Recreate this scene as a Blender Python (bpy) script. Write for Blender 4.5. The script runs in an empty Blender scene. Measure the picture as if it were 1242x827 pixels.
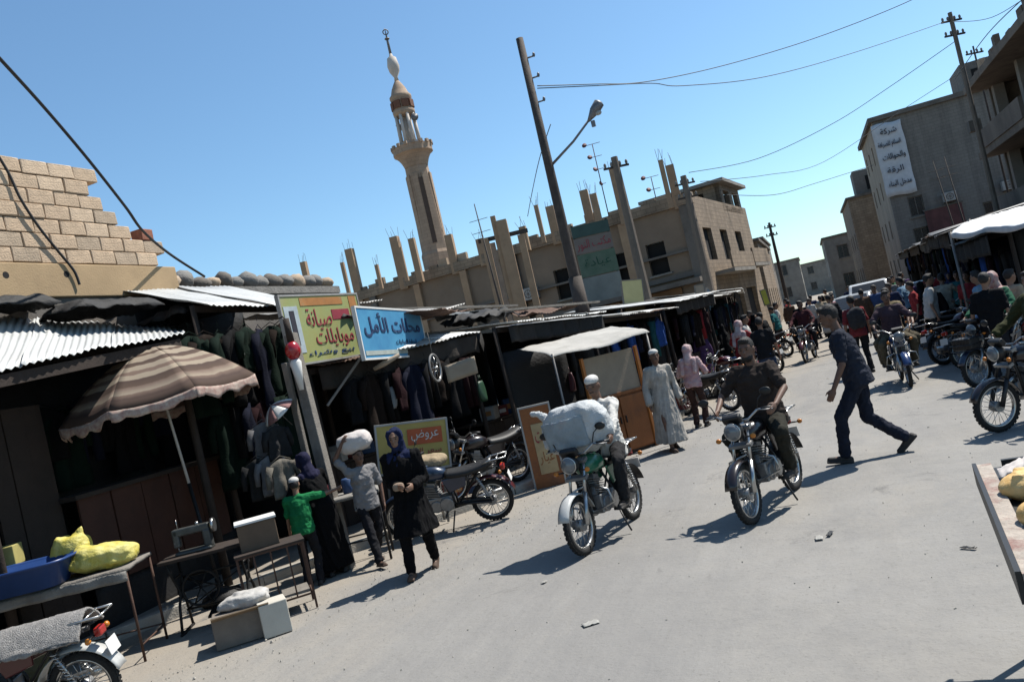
import bpy, bmesh, math, random
from mathutils import Vector, Matrix, Euler, noise
random.seed(7)
R = math.radians
SC = bpy.context.scene
COL = SC.collection

# ------------------------------------------------------------------ camera, sky, sun, exposure
FOC, CAM_H, ROLL, HZ = 1000.0, 2.15, R(13.0), -15.0      # focal length in photo pixels, eye height, tilt, horizon offset
YAW = math.atan2(370, 1000)
cR, sR, cA, sA = math.cos(ROLL), math.sin(ROLL), math.cos(YAW), math.sin(YAW)
cam_d = bpy.data.cameras.new('camera')
cam = bpy.data.objects.new('camera', cam_d); COL.objects.link(cam)
cam_d.sensor_width = 36.0; cam_d.lens = 36.0 * FOC / 1242.0
cam_d.clip_start = 0.05; cam_d.clip_end = 6000
pit = math.atan2(-HZ, FOC)
fwd = Vector((-sA * math.cos(pit), cA * math.cos(pit), math.sin(pit)))
rgt = Vector((cA, sA, 0)); upv = rgt.cross(fwd)
ix = rgt * cR - upv * sR; iy = rgt * sR + upv * cR
cm = Matrix((ix, iy, -fwd)).transposed().to_4x4(); cm.translation = Vector((0, 0, CAM_H))
cam.matrix_world = cm
SC.camera = cam

SUN_AZ = Vector((0.66, 0.72)).normalized(); SUN_EL = R(57)
world = bpy.data.worlds.new('World'); SC.world = world; world.use_nodes = True
nt = world.node_tree; nt.nodes.clear()
wo = nt.nodes.new('ShaderNodeOutputWorld'); wb = nt.nodes.new('ShaderNodeBackground'); sk = nt.nodes.new('ShaderNodeTexSky')
sk.sky_type = 'NISHITA'; sk.sun_disc = False; sk.sun_elevation = SUN_EL
sk.sun_rotation = math.atan2(SUN_AZ.x, SUN_AZ.y)
sk.altitude = 200; sk.air_density = 1.0; sk.dust_density = 0.55; sk.ozone_density = 3.0
wb.inputs['Strength'].default_value = 0.089
wt = nt.nodes.new('ShaderNodeVectorMath'); wt.operation = 'MULTIPLY'; wt.inputs[1].default_value = (.93, 1.12, 1.13)      # the phone's cool white balance
nt.links.new(sk.outputs[0], wt.inputs[0]); nt.links.new(wt.outputs[0], wb.inputs[0]); nt.links.new(wb.outputs[0], wo.inputs[0])
sun_d = bpy.data.lights.new('sun', 'SUN'); sun_d.energy = 5.0; sun_d.angle = R(0.53); sun_d.color = (1.0, 0.955, 0.88)
sun = bpy.data.objects.new('sun', sun_d); COL.objects.link(sun)
sdir = Vector((SUN_AZ.x * math.cos(SUN_EL), SUN_AZ.y * math.cos(SUN_EL), math.sin(SUN_EL)))
sun.rotation_euler = sdir.to_track_quat('Z', 'Y').to_euler(); sun.location = (20, 20, 60)
vs = SC.view_settings; vs.view_transform = 'Standard'; vs.look = 'None'; vs.exposure = 0.75; vs.gamma = 1.0; vs.use_curve_mapping = False
SC.cycles.max_bounces = 5; SC.cycles.diffuse_bounces = 3; SC.cycles.glossy_bounces = 2; SC.cycles.transmission_bounces = 3
SC.cycles.caustics_reflective = False; SC.cycles.caustics_refractive = False

# ------------------------------------------------------------------ survey helpers: a point of the photograph at a known depth or height
def uv(x, y):
    dx, dy = x - 621, y - 413.5
    return dx * cR - dy * sR, -dx * sR - dy * cR - HZ
def at(x, y, Z):
    u, v = uv(x, y); X = u / FOC * Z
    return Vector((X * cA - Z * sA, X * sA + Z * cA, CAM_H + v / FOC * Z))
def gnd(x, y, z=0.0):
    u, v = uv(x, y); p = at(x, y, FOC * (CAM_H - z) / (-v)); p.z = z
    return p
def atx(x, y, lat):
    u, v = uv(x, y); return at(x, y, lat / (u / FOC * cA - sA))
def aty(x, y, al):
    u, v = uv(x, y); return at(x, y, al / (u / FOC * sA + cA))

# ------------------------------------------------------------------ object helpers
LABELS = {}
def tag(o, label=None, cat=None, group=None, kind=None):
    if label:
        o['label'] = label
        if label in LABELS and LABELS[label] != group or (label in LABELS and not group): print('DUPLICATE LABEL', label)
        LABELS[label] = group
    if cat: o['category'] = cat
    if group: o['group'] = group
    if kind: o['kind'] = kind
    return o
def thing(name, label, cat, loc=(0, 0, 0), rz=0.0, group=None):
    o = bpy.data.objects.new(name, None); COL.objects.link(o)
    o.empty_display_size = 0.2; o.location = loc; o.rotation_euler = (0, 0, rz)
    return tag(o, label, cat, group)
def link(name, me, m=None, parent=None, loc=None, rot=None):
    o = bpy.data.objects.new(name, me); COL.objects.link(o)
    if m is not None and not me.materials: me.materials.append(m)
    elif m is not None and me.materials[0] is not m:
        o.material_slots[0].link = 'OBJECT'; o.material_slots[0].material = m
    if parent is not None: o.parent = parent
    if loc is not None: o.location = loc
    if rot is not None: o.rotation_euler = rot
    return o
def dup(root, loc, rz, label, group=None, mats=None, rot=None, scale=1.0):
    r = root.copy(); COL.objects.link(r); r.location = loc; r.rotation_euler = rot if rot else (0, 0, rz)
    r.scale = (scale,) * 3
    if 'group' in r and not group: del r['group']
    tag(r, label, None, group)
    def rec(src, dst):
        for ch in src.children:
            c = ch.copy(); COL.objects.link(c); c.parent = dst
            base = ch.name.split('.')[0]
            if mats and base in mats and c.material_slots:
                c.material_slots[0].link = 'OBJECT'; c.material_slots[0].material = mats[base]
            rec(ch, c)
    rec(root, r)
    return r

class MB:
    def __init__(s): s.v = []; s.f = []; s.sm = []
    def add(s, vs, fs, smooth=False):
        b = len(s.v); s.v += [Vector(p) for p in vs]
        for f in fs: s.f.append([i + b for i in f]); s.sm.append(smooth)
        return s
    def box(s, c, size, rot=None, taper=1.0):
        h = Vector(size) / 2; c = Vector(c)
        M = rot if isinstance(rot, Matrix) else (Euler(rot).to_matrix() if rot else Matrix.Identity(3))
        P = []
        for z in (-1, 1):
            t = taper if z > 0 else 1.0
            for x, y in ((-1, -1), (1, -1), (1, 1), (-1, 1)):
                P.append(c + M @ Vector((x * h.x * t, y * h.y * t, z * h.z)))
        return s.add(P, [(3, 2, 1, 0), (4, 5, 6, 7), (0, 1, 5, 4), (1, 2, 6, 5), (2, 3, 7, 6), (3, 0, 4, 7)])
    def beam(s, a, b, w, h, up=(0, 0, 1)):
        a = Vector(a); b = Vector(b); d = (b - a); L = d.length; d.normalize()
        u = Vector(up)
        if abs(d.dot(u)) > .95: u = Vector((0, 1, 0))
        x = d.cross(u).normalized(); z = x.cross(d)
        return s.box((a + b) / 2, (w, L, h), Matrix((x, d, z)).transposed())
    def tube(s, pts, r, n=8, closed=False, smooth=True, cap=True):
        pts = [Vector(p) for p in pts]; m = len(pts)
        rr = r if isinstance(r, (list, tuple)) else [r] * m
        V = []; prev = None
        for i, p in enumerate(pts):
            if closed: d = pts[(i + 1) % m] - pts[i - 1]
            else: d = pts[min(i + 1, m - 1)] - pts[max(i - 1, 0)]
            if d.length < 1e-9: d = Vector((0, 0, 1))
            d.normalize()
            if prev is None:
                u = Vector((0, 0, 1)) if abs(d.z) < .9 else Vector((0, 1, 0))
                x = d.cross(u).normalized()
            else:
                x = (prev - d * prev.dot(d))
                x = x.normalized() if x.length > 1e-6 else d.orthogonal().normalized()
            prev = x; y = d.cross(x)
            for k in range(n):
                a = 2 * math.pi * k / n
                V.append(p + (x * math.cos(a) + y * math.sin(a)) * rr[i])
        Fc = []
        for i in range(m if closed else m - 1):
            j = (i + 1) % m
            for k in range(n):
                k2 = (k + 1) % n
                Fc.append((i * n + k, i * n + k2, j * n + k2, j * n + k))
        s.add(V, Fc, smooth)
        if cap and not closed:
            b = len(s.v) - len(V)
            s.f.append([b + k for k in range(n)][::-1]); s.sm.append(False)
            s.f.append([b + (m - 1) * n + k for k in range(n)]); s.sm.append(False)
        return s
    def cyl(s, a, b, r0, r1=None, n=12, smooth=True):
        return s.tube([a, b], [r0, r0 if r1 is None else r1], n, smooth=smooth)
    def ell(s, c, r, n=12, m=8, rot=None, smooth=True):
        c = Vector(c); M = rot if isinstance(rot, Matrix) else (Euler(rot).to_matrix() if rot else Matrix.Identity(3))
        V = [c + M @ Vector((0, 0, -r[2]))]
        for i in range(1, m):
            t = -math.pi / 2 + math.pi * i / m
            for k in range(n):
                a = 2 * math.pi * k / n
                V.append(c + M @ Vector((r[0] * math.cos(t) * math.cos(a), r[1] * math.cos(t) * math.sin(a), r[2] * math.sin(t))))
        V.append(c + M @ Vector((0, 0, r[2])))
        Fc = []
        for k in range(n): Fc.append((0, 1 + (k + 1) % n, 1 + k))
        for i in range(m - 2):
            for k in range(n):
                a, b = 1 + i * n + k, 1 + i * n + (k + 1) % n
                Fc.append((a, b, b + n, a + n))
        t = len(V) - 1; o = 1 + (m - 2) * n
        for k in range(n): Fc.append((o + k, o + (k + 1) % n, t))
        return s.add(V, Fc, smooth)
    def cap(s, a, b, r0, r1=None, n=10):            # rounded, tapered limb
        a = Vector(a); b = Vector(b); r1 = r0 if r1 is None else r1
        d = b - a; L = max(d.length, 1e-5); d = d / L
        pts, rs = [], []
        for t in (-90, -55, -20): pts.append(a + d * r0 * math.sin(R(t))); rs.append(max(r0 * math.cos(R(t)), .0008))
        for t in (20, 55, 90): pts.append(b + d * r1 * math.sin(R(t))); rs.append(max(r1 * math.cos(R(t)), .0008))
        return s.tube(pts, rs, n)
    def lathe(s, prof, n=24, c=(0, 0, 0), M=None, smooth=True, closed=False):
        M = M or Matrix.Identity(3); c = Vector(c); V = []; m = len(prof)
        for r_, z in prof:
            for k in range(n):
                a = 2 * math.pi * k / n; V.append(c + M @ Vector((r_ * math.cos(a), r_ * math.sin(a), z)))
        Fc = []
        for i in range(m if closed else m - 1):
            j = (i + 1) % m
            for k in range(n):
                k2 = (k + 1) % n; Fc.append((i * n + k, i * n + k2, j * n + k2, j * n + k))
        if not closed: Fc += [tuple(range(n))[::-1], tuple(range((m - 1) * n, m * n))]
        return s.add(V, Fc, smooth)
    def torus(s, c, Rr, r_, n=28, m=8, M=None, ry=None):
        prof = [(Rr + r_ * math.cos(2 * math.pi * k / m), (ry or r_) * math.sin(2 * math.pi * k / m)) for k in range(m)]
        return s.lathe(prof, n, c, M, True, True)
    def prism(s, poly, ext):
        e = Vector(ext); P = [Vector(p) for p in poly]; n = len(P)
        nr = Vector((0, 0, 0))
        for i in range(n): nr += P[i].cross(P[(i + 1) % n])
        if nr.dot(e) > 0: P = P[::-1]
        V = P + [p + e for p in P]
        return s.add(V, [tuple(range(n)), tuple(range(2 * n - 1, n - 1, -1))] + [(i, i + n, (i + 1) % n + n, (i + 1) % n) for i in range(n)])
    def sheet(s, fn, nu, nv, th=0.003, smooth=True):     # surface with real thickness; fn(u, v) -> point
        G = [[Vector(fn(i / nu, j / nv)) for j in range(nv + 1)] for i in range(nu + 1)]
        N = []
        for i in range(nu + 1):
            row = []
            for j in range(nv + 1):
                a = G[min(i + 1, nu)][j] - G[max(i - 1, 0)][j]; b = G[i][min(j + 1, nv)] - G[i][max(j - 1, 0)]
                n_ = a.cross(b); row.append(n_.normalized() if n_.length > 1e-12 else Vector((0, 0, 1)))
            N.append(row)
        V = [G[i][j] + N[i][j] * th / 2 for i in range(nu + 1) for j in range(nv + 1)]
        V += [G[i][j] - N[i][j] * th / 2 for i in range(nu + 1) for j in range(nv + 1)]
        o = (nu + 1) * (nv + 1); ID = lambda i, j: i * (nv + 1) + j
        Fc = []
        for i in range(nu):
            for j in range(nv):
                q = (ID(i, j), ID(i + 1, j), ID(i + 1, j + 1), ID(i, j + 1)); Fc.append(q); Fc.append(tuple(k + o for k in q[::-1]))
        for i in range(nu):
            Fc.append((ID(i, 0), ID(i, 0) + o, ID(i + 1, 0) + o, ID(i + 1, 0))); Fc.append((ID(i + 1, nv), ID(i + 1, nv) + o, ID(i, nv) + o, ID(i, nv)))
        for j in range(nv):
            Fc.append((ID(0, j + 1), ID(0, j + 1) + o, ID(0, j) + o, ID(0, j))); Fc.append((ID(nu, j), ID(nu, j) + o, ID(nu, j + 1) + o, ID(nu, j + 1)))
        return s.add(V, Fc, smooth)
    def mesh(s, name):
        me = bpy.data.meshes.new(name); me.from_pydata([tuple(p) for p in s.v], [], s.f)
        me.polygons.foreach_set('use_smooth', s.sm); me.update(); return me
    def build(s, name, m, parent=None, loc=None, rot=None):
        return link(name, s.mesh(name), m, parent, loc, rot)

def fbm(p, sc=1.0, oc=3):
    return noise.fractal(Vector(p) * sc, 1.0, 2.0, oc)
def soften(o, w=0.01, seg=2):
    b = o.modifiers.new('bevel', 'BEVEL'); b.width = w; b.segments = seg; b.limit_method = 'ANGLE'; b.angle_limit = R(35)
    return o

# ------------------------------------------------------------------ materials
MATS = {}
def alb(c): f = .55 + .22 * max(c); return tuple(x * f for x in c)      # swatches were read off the sunlit picture: bring them to surface albedo
def mat(name, col, rough=.8, var=.18, scale=6.0, bump=0.0, bscale=60.0, metal=0.0, col2=None, wear=None, wear_amt=.5, spec=.4, coat=0.0, block=0.0, streak=0.0):
    if name in MATS: return MATS[name]
    col = alb(col); col2 = alb(col2) if col2 else None; wear = alb(wear) if wear else None
    m = bpy.data.materials.new(name); m.use_nodes = True; t = m.node_tree; N = t.nodes; L = t.links
    b = N['Principled BSDF']; b.inputs['Roughness'].default_value = rough; b.inputs['Metallic'].default_value = metal
    b.inputs['Specular IOR Level'].default_value = spec
    if coat: b.inputs['Coat Weight'].default_value = coat
    tc = N.new('ShaderNodeTexCoord'); nz = N.new('ShaderNodeTexNoise'); nz.inputs['Scale'].default_value = scale; nz.inputs['Detail'].default_value = 6
    nz.inputs['Roughness'].default_value = .62
    L.new(tc.outputs['Object'], nz.inputs['Vector'])
    rp = N.new('ShaderNodeValToRGB'); rp.color_ramp.elements[0].position = .3; rp.color_ramp.elements[1].position = .7
    c2 = col2 or tuple(min(1, c * (1 + var)) for c in col); c1 = col if col2 else tuple(c * (1 - var) for c in col)
    rp.color_ramp.elements[0].color = (*c1, 1); rp.color_ramp.elements[1].color = (*c2, 1)
    L.new(nz.outputs['Fac'], rp.inputs['Fac']); out = rp.outputs['Color']
    if wear:
        n2 = N.new('ShaderNodeTexNoise'); n2.inputs['Scale'].default_value = scale * .37; n2.inputs['Detail'].default_value = 9; n2.inputs['Roughness'].default_value = .72
        L.new(tc.outputs['Object'], n2.inputs['Vector'])
        r2 = N.new('ShaderNodeValToRGB'); r2.color_ramp.elements[0].position = 1 - wear_amt - .04; r2.color_ramp.elements[1].position = 1 - wear_amt + .1
        L.new(n2.outputs['Fac'], r2.inputs['Fac'])
        mx = N.new('ShaderNodeMix'); mx.data_type = 'RGBA'; L.new(r2.outputs['Color'], mx.inputs[0]); L.new(out, mx.inputs[6]); mx.inputs[7].default_value = (*wear, 1)
        out = mx.outputs[2]
    if streak:                                                   # rain and dirt runs down a wall
        mp = N.new('ShaderNodeMapping'); mp.inputs['Scale'].default_value = (1.6, 1.6, .12); L.new(tc.outputs['Object'], mp.inputs[0])
        n4 = N.new('ShaderNodeTexNoise'); n4.inputs['Scale'].default_value = 1.0; n4.inputs['Detail'].default_value = 8; n4.inputs['Roughness'].default_value = .7; L.new(mp.outputs[0], n4.inputs['Vector'])
        r4 = N.new('ShaderNodeValToRGB'); r4.color_ramp.elements[0].position = .48; r4.color_ramp.elements[1].position = .72; r4.color_ramp.elements[1].color = (streak, streak, streak, 1); L.new(n4.outputs['Fac'], r4.inputs[0])
        m4 = N.new('ShaderNodeMix'); m4.data_type = 'RGBA'; L.new(r4.outputs[0], m4.inputs[0]); L.new(out, m4.inputs[6]); m4.inputs[7].default_value = (*[c * .45 for c in col], 1); out = m4.outputs[2]
    if block:                                                    # block courses on walls too far off to build them one by one
        sp = N.new('ShaderNodeSeparateXYZ'); L.new(tc.outputs['Object'], sp.inputs[0]); sm_ = N.new('ShaderNodeMath'); sm_.operation = 'ADD'; L.new(sp.outputs[0], sm_.inputs[0]); L.new(sp.outputs[1], sm_.inputs[1])
        cb = N.new('ShaderNodeCombineXYZ'); L.new(sm_.outputs[0], cb.inputs[0]); L.new(sp.outputs[2], cb.inputs[1])
        bt = N.new('ShaderNodeTexBrick'); bt.inputs['Scale'].default_value = 1.0; bt.inputs['Brick Width'].default_value = .42; bt.inputs['Row Height'].default_value = .21; bt.inputs['Mortar Size'].default_value = .014
        bt.inputs['Color1'].default_value = (1, 1, 1, 1); bt.inputs['Color2'].default_value = (.78, .78, .78, 1); bt.inputs['Mortar'].default_value = (.5, .5, .5, 1); L.new(cb.outputs[0], bt.inputs['Vector'])
        m5 = N.new('ShaderNodeMix'); m5.data_type = 'RGBA'; m5.blend_type = 'MULTIPLY'; m5.inputs[0].default_value = block; L.new(out, m5.inputs[6]); L.new(bt.outputs['Color'], m5.inputs[7]); out = m5.outputs[2]
    L.new(out, b.inputs['Base Color'])
    if bump:
        n3 = N.new('ShaderNodeTexNoise'); n3.inputs['Scale'].default_value = bscale; n3.inputs['Detail'].default_value = 5
        L.new(tc.outputs['Object'], n3.inputs['Vector'])
        bp = N.new('ShaderNodeBump'); bp.inputs['Strength'].default_value = bump; bp.inputs['Distance'].default_value = .02
        L.new(n3.outputs['Fac'], bp.inputs['Height']); L.new(bp.outputs['Normal'], b.inputs['Normal'])
    MATS[name] = m; return m
# ------------------------------------------------------------------ palette
M_conc = mat('concrete', (.30, .275, .24), .9, .2, 1.3, .35, 30, wear=(.19, .17, .15), wear_amt=.42)
M_concd = mat('concrete_dark', (.20, .175, .15), .92, .22, .9, .4, 26, wear=(.12, .105, .09), wear_amt=.45)
M_tan = mat('tan_render', (.47, .33, .185), .88, .12, 2.2, .2, 40, wear=(.36, .25, .15), wear_amt=.35)
M_block = mat('hollow_block', (.60, .445, .305), .95, .14, 5, .6, 45, wear=(.42, .33, .245), wear_amt=.4)
M_block2 = mat('hollow_block_pale', (.66, .50, .35), .95, .12, 5, .6, 45, wear=(.46, .37, .28), wear_amt=.4)
M_block3 = mat('hollow_block_grey', (.50, .385, .275), .95, .14, 6, .6, 45)
M_mortar = mat('mortar', (.25, .205, .16), .95, .2, 9, .6, 60)
M_redbr = mat('red_brick', (.36, .14, .085), .9, .2, 9, .4, 60)
M_stone = mat('grey_stone', (.27, .255, .235), .95, .25, 5, .7, 30)
M_colm = mat('bare_column', (.44, .30, .19), .92, .14, 2.5, .3, 30, wear=(.33, .22, .14), wear_amt=.4)
M_rust = mat('rusty_steel', (.12, .065, .045), .8, .3, 9, .2, 70, metal=.3)
M_void = mat('dark_opening', (.012, .011, .011), .9, .2, 2)
M_glass = mat('dusty_pane', (.02, .022, .026), .25, .3, 3, spec=.5)
M_minar = mat('minaret_plaster', (.50, .36, .255), .88, .10, .9, .2, 14, wear=(.38, .27, .19), wear_amt=.35, streak=.5, block=.45)
M_minpal = mat('minaret_pale', (.62, .55, .48), .8, .1, 2)
M_polew = mat('pole_dark_wood', (.085, .066, .055), .85, .3, 6, .3, 30)
M_polec = mat('pole_concrete', (.215, .175, .14), .9, .16, 4, .3, 30)
M_wire = mat('cable_black', (.03, .03, .032), .7, .2, 5)
M_wireg = mat('overhead_wire', (.10, .11, .12), .7, .2, 5)
M_lampg = mat('lamp_grey', (.22, .22, .23), .5, .2, 9, metal=.4)
M_white = mat('white_paint', (.74, .73, .70), .6, .08, 7)
M_banner = mat('banner_cloth', (.66, .66, .68), .8, .08, 3)
M_ink = mat('dark_ink', (.03, .028, .045), .7, .2, 9)

# ------------------------------------------------------------------ ground
def ground_material():
    m = bpy.data.materials.new('dusty_asphalt'); m.use_nodes = True; t = m.node_tree; N = t.nodes; L = t.links
    b = N['Principled BSDF']; b.inputs['Roughness'].default_value = .93; b.inputs['Specular IOR Level'].default_value = .25
    tc = N.new('ShaderNodeTexCoord')
    def nz(sc, det=8, rough=.65, stretch=None, dist=0):
        n = N.new('ShaderNodeTexNoise'); n.inputs['Scale'].default_value = sc; n.inputs['Detail'].default_value = det; n.inputs['Roughness'].default_value = rough
        n.inputs['Distortion'].default_value = dist
        if stretch:
            mp = N.new('ShaderNodeMapping'); mp.inputs['Scale'].default_value = stretch; mp.inputs['Rotation'].default_value = (0, 0, R(-20)); L.new(tc.outputs['Object'], mp.inputs[0]); L.new(mp.outputs[0], n.inputs['Vector'])
        else: L.new(tc.outputs['Object'], n.inputs['Vector'])
        return n.outputs['Fac']
    def ramp(f, a, b_, ca=(0, 0, 0), cb=(1, 1, 1)):
        r_ = N.new('ShaderNodeValToRGB'); r_.color_ramp.elements[0].position = a; r_.color_ramp.elements[1].position = b_
        r_.color_ramp.elements[0].color = (*ca, 1); r_.color_ramp.elements[1].color = (*cb, 1); L.new(f, r_.inputs[0]); return r_.outputs[0]
    def mix(f, a, b_):
        x = N.new('ShaderNodeMix'); x.data_type = 'RGBA'; L.new(f, x.inputs[0])
        for k, s in ((6, a), (7, b_)):
            if isinstance(s, tuple): x.inputs[k].default_value = (*s, 1)
            else: L.new(s, x.inputs[k])
        return x.outputs[2]
    base = ramp(nz(.55, 9, .68), .3, .72, (0.150, 0.145, 0.138), (0.232, 0.224, 0.209))
    fine = ramp(nz(3.2, 9, .8), .40, .68); base = mix(fine, base, (0.205, 0.196, 0.180))
    lane = ramp(nz(.45, 9, .74, (1.0, .10, 1)), .46, .62); base = mix(lane, base, (0.166, 0.161, 0.154))
    dust = mix(ramp(nz(.22, 8, .7, (1, .35, 1)), .5, .68), base, (0.239, 0.219, 0.188))           # wind-blown dust streaks
    sx = N.new('ShaderNodeSeparateXYZ'); L.new(tc.outputs['Object'], sx.inputs[0])
    def mth(op, a, b_):
        n = N.new('ShaderNodeMath'); n.operation = op
        for k, s in ((0, a), (1, b_)):
            if isinstance(s, (int, float)): n.inputs[k].default_value = s
            else: L.new(s, n.inputs[k])
        return n.outputs[0]
    shoulder = mth('SUBTRACT', mth('MULTIPLY', sx.outputs['Y'], .30), sx.outputs['X'])    # the sandy shoulder runs beside the stalls
    shoulder = mth('ADD', mth('SUBTRACT', shoulder, 7.1), mth('MULTIPLY', mth('SUBTRACT', nz(1.1, 7, .7), .5), 2.6))
    dust = mix(ramp(mth('MULTIPLY', shoulder, .5), .0, .8), dust, (0.228, 0.202, 0.168))
    stain = mix(ramp(nz(.9, 7, .75, None, .6), .60, .70), dust, (0.117, 0.112, 0.107))           # oil stains and old patches
    grit = mix(ramp(nz(26, 4, .7), .56, .75), stain, (0.142, 0.137, 0.125))
    col = grit
    L.new(col, b.inputs['Base Color'])
    bp = N.new('ShaderNodeBump'); bp.inputs['Strength'].default_value = .45; bp.inputs['Distance'].default_value = .012
    L.new(nz(38, 5, .7), bp.inputs['Height'])
    b2 = N.new('ShaderNodeBump'); b2.inputs['Strength'].default_value = .5; b2.inputs['Distance'].default_value = .05
    L.new(nz(2.2, 5, .6), b2.inputs['Height']); L.new(bp.outputs[0], b2.inputs['Normal']); L.new(b2.outputs[0], b.inputs['Normal'])
    return m
M_ground = ground_material()
M_sandy = mat('sandy_verge', (.43, .375, .30), .96, .14, 1.6, .5, 35, wear=(.33, .28, .225), wear_amt=.42)
M_pave = mat('pavement_dust', (.30, .265, .22), .95, .2, 2, .4, 30)
M_kerb = mat('kerb_concrete', (.43, .40, .35), .92, .16, 5, .5, 40)

g = MB()                                                                     # one sheet to the horizon, finer and gently uneven near the camera
xs = [-2500, -600, -150, -60] + [-30 + i * .75 for i in range(81)] + [60, 150, 600, 2500]
ys = [-600, -100, -20] + [-4 + i * .75 for i in range(81)] + [75, 110, 180, 400, 1000, 3000]
def gz(x, y):
    k = max(0, 1 - max(abs(x) / 28, abs(y - 26) / 30)); return -abs(fbm((x, y, 3), .16, 3)) * .03 * k
g.add([(x, y, gz(x, y)) for x in xs for y in ys], [(i * len(ys) + j, (i + 1) * len(ys) + j, (i + 1) * len(ys) + j + 1, i * len(ys) + j + 1) for i in range(len(xs) - 1) for j in range(len(ys) - 1)], True)
tag(g.build('road', M_ground), None, None, None, 'structure')

kl = [Vector(p) for p in ((-9.4, 3.6), (-8.75, 5.4), (-8.1, 6.9), (-7.7, 7.8), (-6.7, 9.3), (-5.75, 10.9), (-5.0, 12.0), (-4.4, 13.2), (-3.8, 15.0), (-3.2, 18.0), (-2.9, 22.0), (-3.3, 30.0))]
pv = MB()
pv.add([(p.x - .1, p.y, .118) for p in kl] + [(p.x - 7, p.y, .118) for p in kl], [(i, i + 1, i + 1 + len(kl), i + len(kl))[::-1] for i in range(len(kl) - 1)])
pave = tag(pv.build('pavement_left', M_pave), None, None, None, 'structure')
kb = MB(); kb.box((0, 0, 0), (.16, .985, .155)); kme = kb.mesh('kerb_stone'); kme.materials.append(M_kerb)
for i in range(len(kl) - 1):
    a, c = kl[i], kl[i + 1]; L_ = (c - a).length; n = max(1, int(L_ + .5)); ang = math.atan2(-(c.x - a.x), c.y - a.y)
    for k in range(n):
        p = a.lerp(c, (k + .5) / n)
        o = link('kerb_stone', kme, M_kerb, pave, (p.x + random.uniform(-.015, .015), p.y, .052 + random.uniform(-.012, .01)), (random.uniform(-.012, .012), random.uniform(-.03, .03), ang)); o.scale = (1, L_ / n, 1)
        soften(o, .012, 1)

# ------------------------------------------------------------------ walls with real openings
def wall_mb(b, o, ud, w, h, th, ops):
    """wall from point o along unit ud, inward normal n = ud x z rotated; openings (u0, v0, u1, v1) cut through"""
    ud = Vector(ud).normalized(); n = Vector((-ud.y, ud.x, 0)); us = sorted({0, w} | {q for p in ops for q in (p[0], p[2])}); vsx = sorted({0, h} | {q for p in ops for q in (p[1], p[3])})
    M = Matrix((ud, n, Vector((0, 0, 1)))).transposed()
    for i in range(len(us) - 1):
        j0 = None
        for j in range(len(vsx)):
            solid = j < len(vsx) - 1 and not any(p[0] - 1e-6 <= us[i] and us[i + 1] <= p[2] + 1e-6 and p[1] - 1e-6 <= vsx[j] and vsx[j + 1] <= p[3] + 1e-6 for p in ops)
            if solid and j0 is None: j0 = vsx[j]
            if not solid and j0 is not None:
                hh = vsx[j] - j0
                b.box(Vector(o) + ud * (us[i] + us[i + 1]) / 2 + n * th / 2 + Vector((0, 0, j0 + hh / 2)), (us[i + 1] - us[i], th, hh), M); j0 = None
    return b
def wall_windows(parent, o, ud, ops, th, pane=None, sill=None, rng=None, frame=None, depth=.16):
    ud = Vector(ud).normalized(); n = Vector((-ud.y, ud.x, 0)); M = Matrix((ud, n, Vector((0, 0, 1)))).transposed()
    for (u0, v0, u1, v1) in ops:
        c = Vector(o) + ud * (u0 + u1) / 2 + n * depth + Vector((0, 0, (v0 + v1) / 2))
        w = MB().box(c, (u1 - u0 - .012, .04, v1 - v0 - .012), M).build('window', pane or M_void, parent)
        if frame:
            f = MB(); W, Hh = u1 - u0 - .02, v1 - v0 - .02
            for sx in (-1, 1): f.box(c + ud * sx * (W / 2 - .035) - n * .05, (.07, .05, Hh), M)
            for sz in (-1, 1): f.box(c + Vector((0, 0, sz * (Hh / 2 - .035))) - n * .047, (W - .14, .044, .07), M)
            f.box(c - n * .045, (.05, .036, Hh - .14), M)
            f.build('frame', frame, w)
        if sill: MB().box(Vector(o) + ud * (u0 + u1) / 2 + Vector((0, 0, v0 - .06)) - n * .03, (u1 - u0 + .2, .16, .08), M).build('sill', sill, w)

# ------------------------------------------------------------------ near left: block wall building
bb = thing('block_wall_building', 'low building with bare hollow block wall above a tan rendered band', 'building', (-9, 3, 0))
XW = -9.0; Y0, Y1 = 2.6, 10.3
b = MB(); b.box((-2.5, (Y1 - Y0) / 2 - .4, 2.1), (4.96, Y1 - Y0, 4.2)); b.build('wall', M_concd, bb)
b = MB(); b.box((-2.48, (Y1 - Y0) / 2 - .4, 4.42), (5.0, Y1 - Y0 + .02, .45)); soften(b.build('rendered_band', M_tan, bb), .015)
b = MB()
def top_at(y): return 6.05 if y < 9.06 else (6.05 - (y - 9.06) / .74 * .85 if y < 9.8 else 5.05)
bw, bh = .405, .2
b.box((-.115, 3.1 - .4 + .0, 5.25), (.16, 6.3, 1.16)); b.box((-.115, 6.0 + .52, 4.83), (.16, .9, .36))
b.build('wall_core', M_mortar, bb)
bmsh = []
for k in range(4):
    q = MB(); q.box((0, 0, 0), (.2, bw - .012, bh - .012)); me = q.mesh('block')
    bm = bmesh.new(); bm.from_mesh(me); bmesh.ops.bevel(bm, geom=bm.edges[:], offset=.009, segments=1, affect='EDGES')
    for v in bm.verts: v.co += Vector([random.uniform(-.005, .005) for _ in range(3)])
    bm.to_mesh(me); bm.free(); me.materials.append(M_block); bmsh.append(me)
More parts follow.
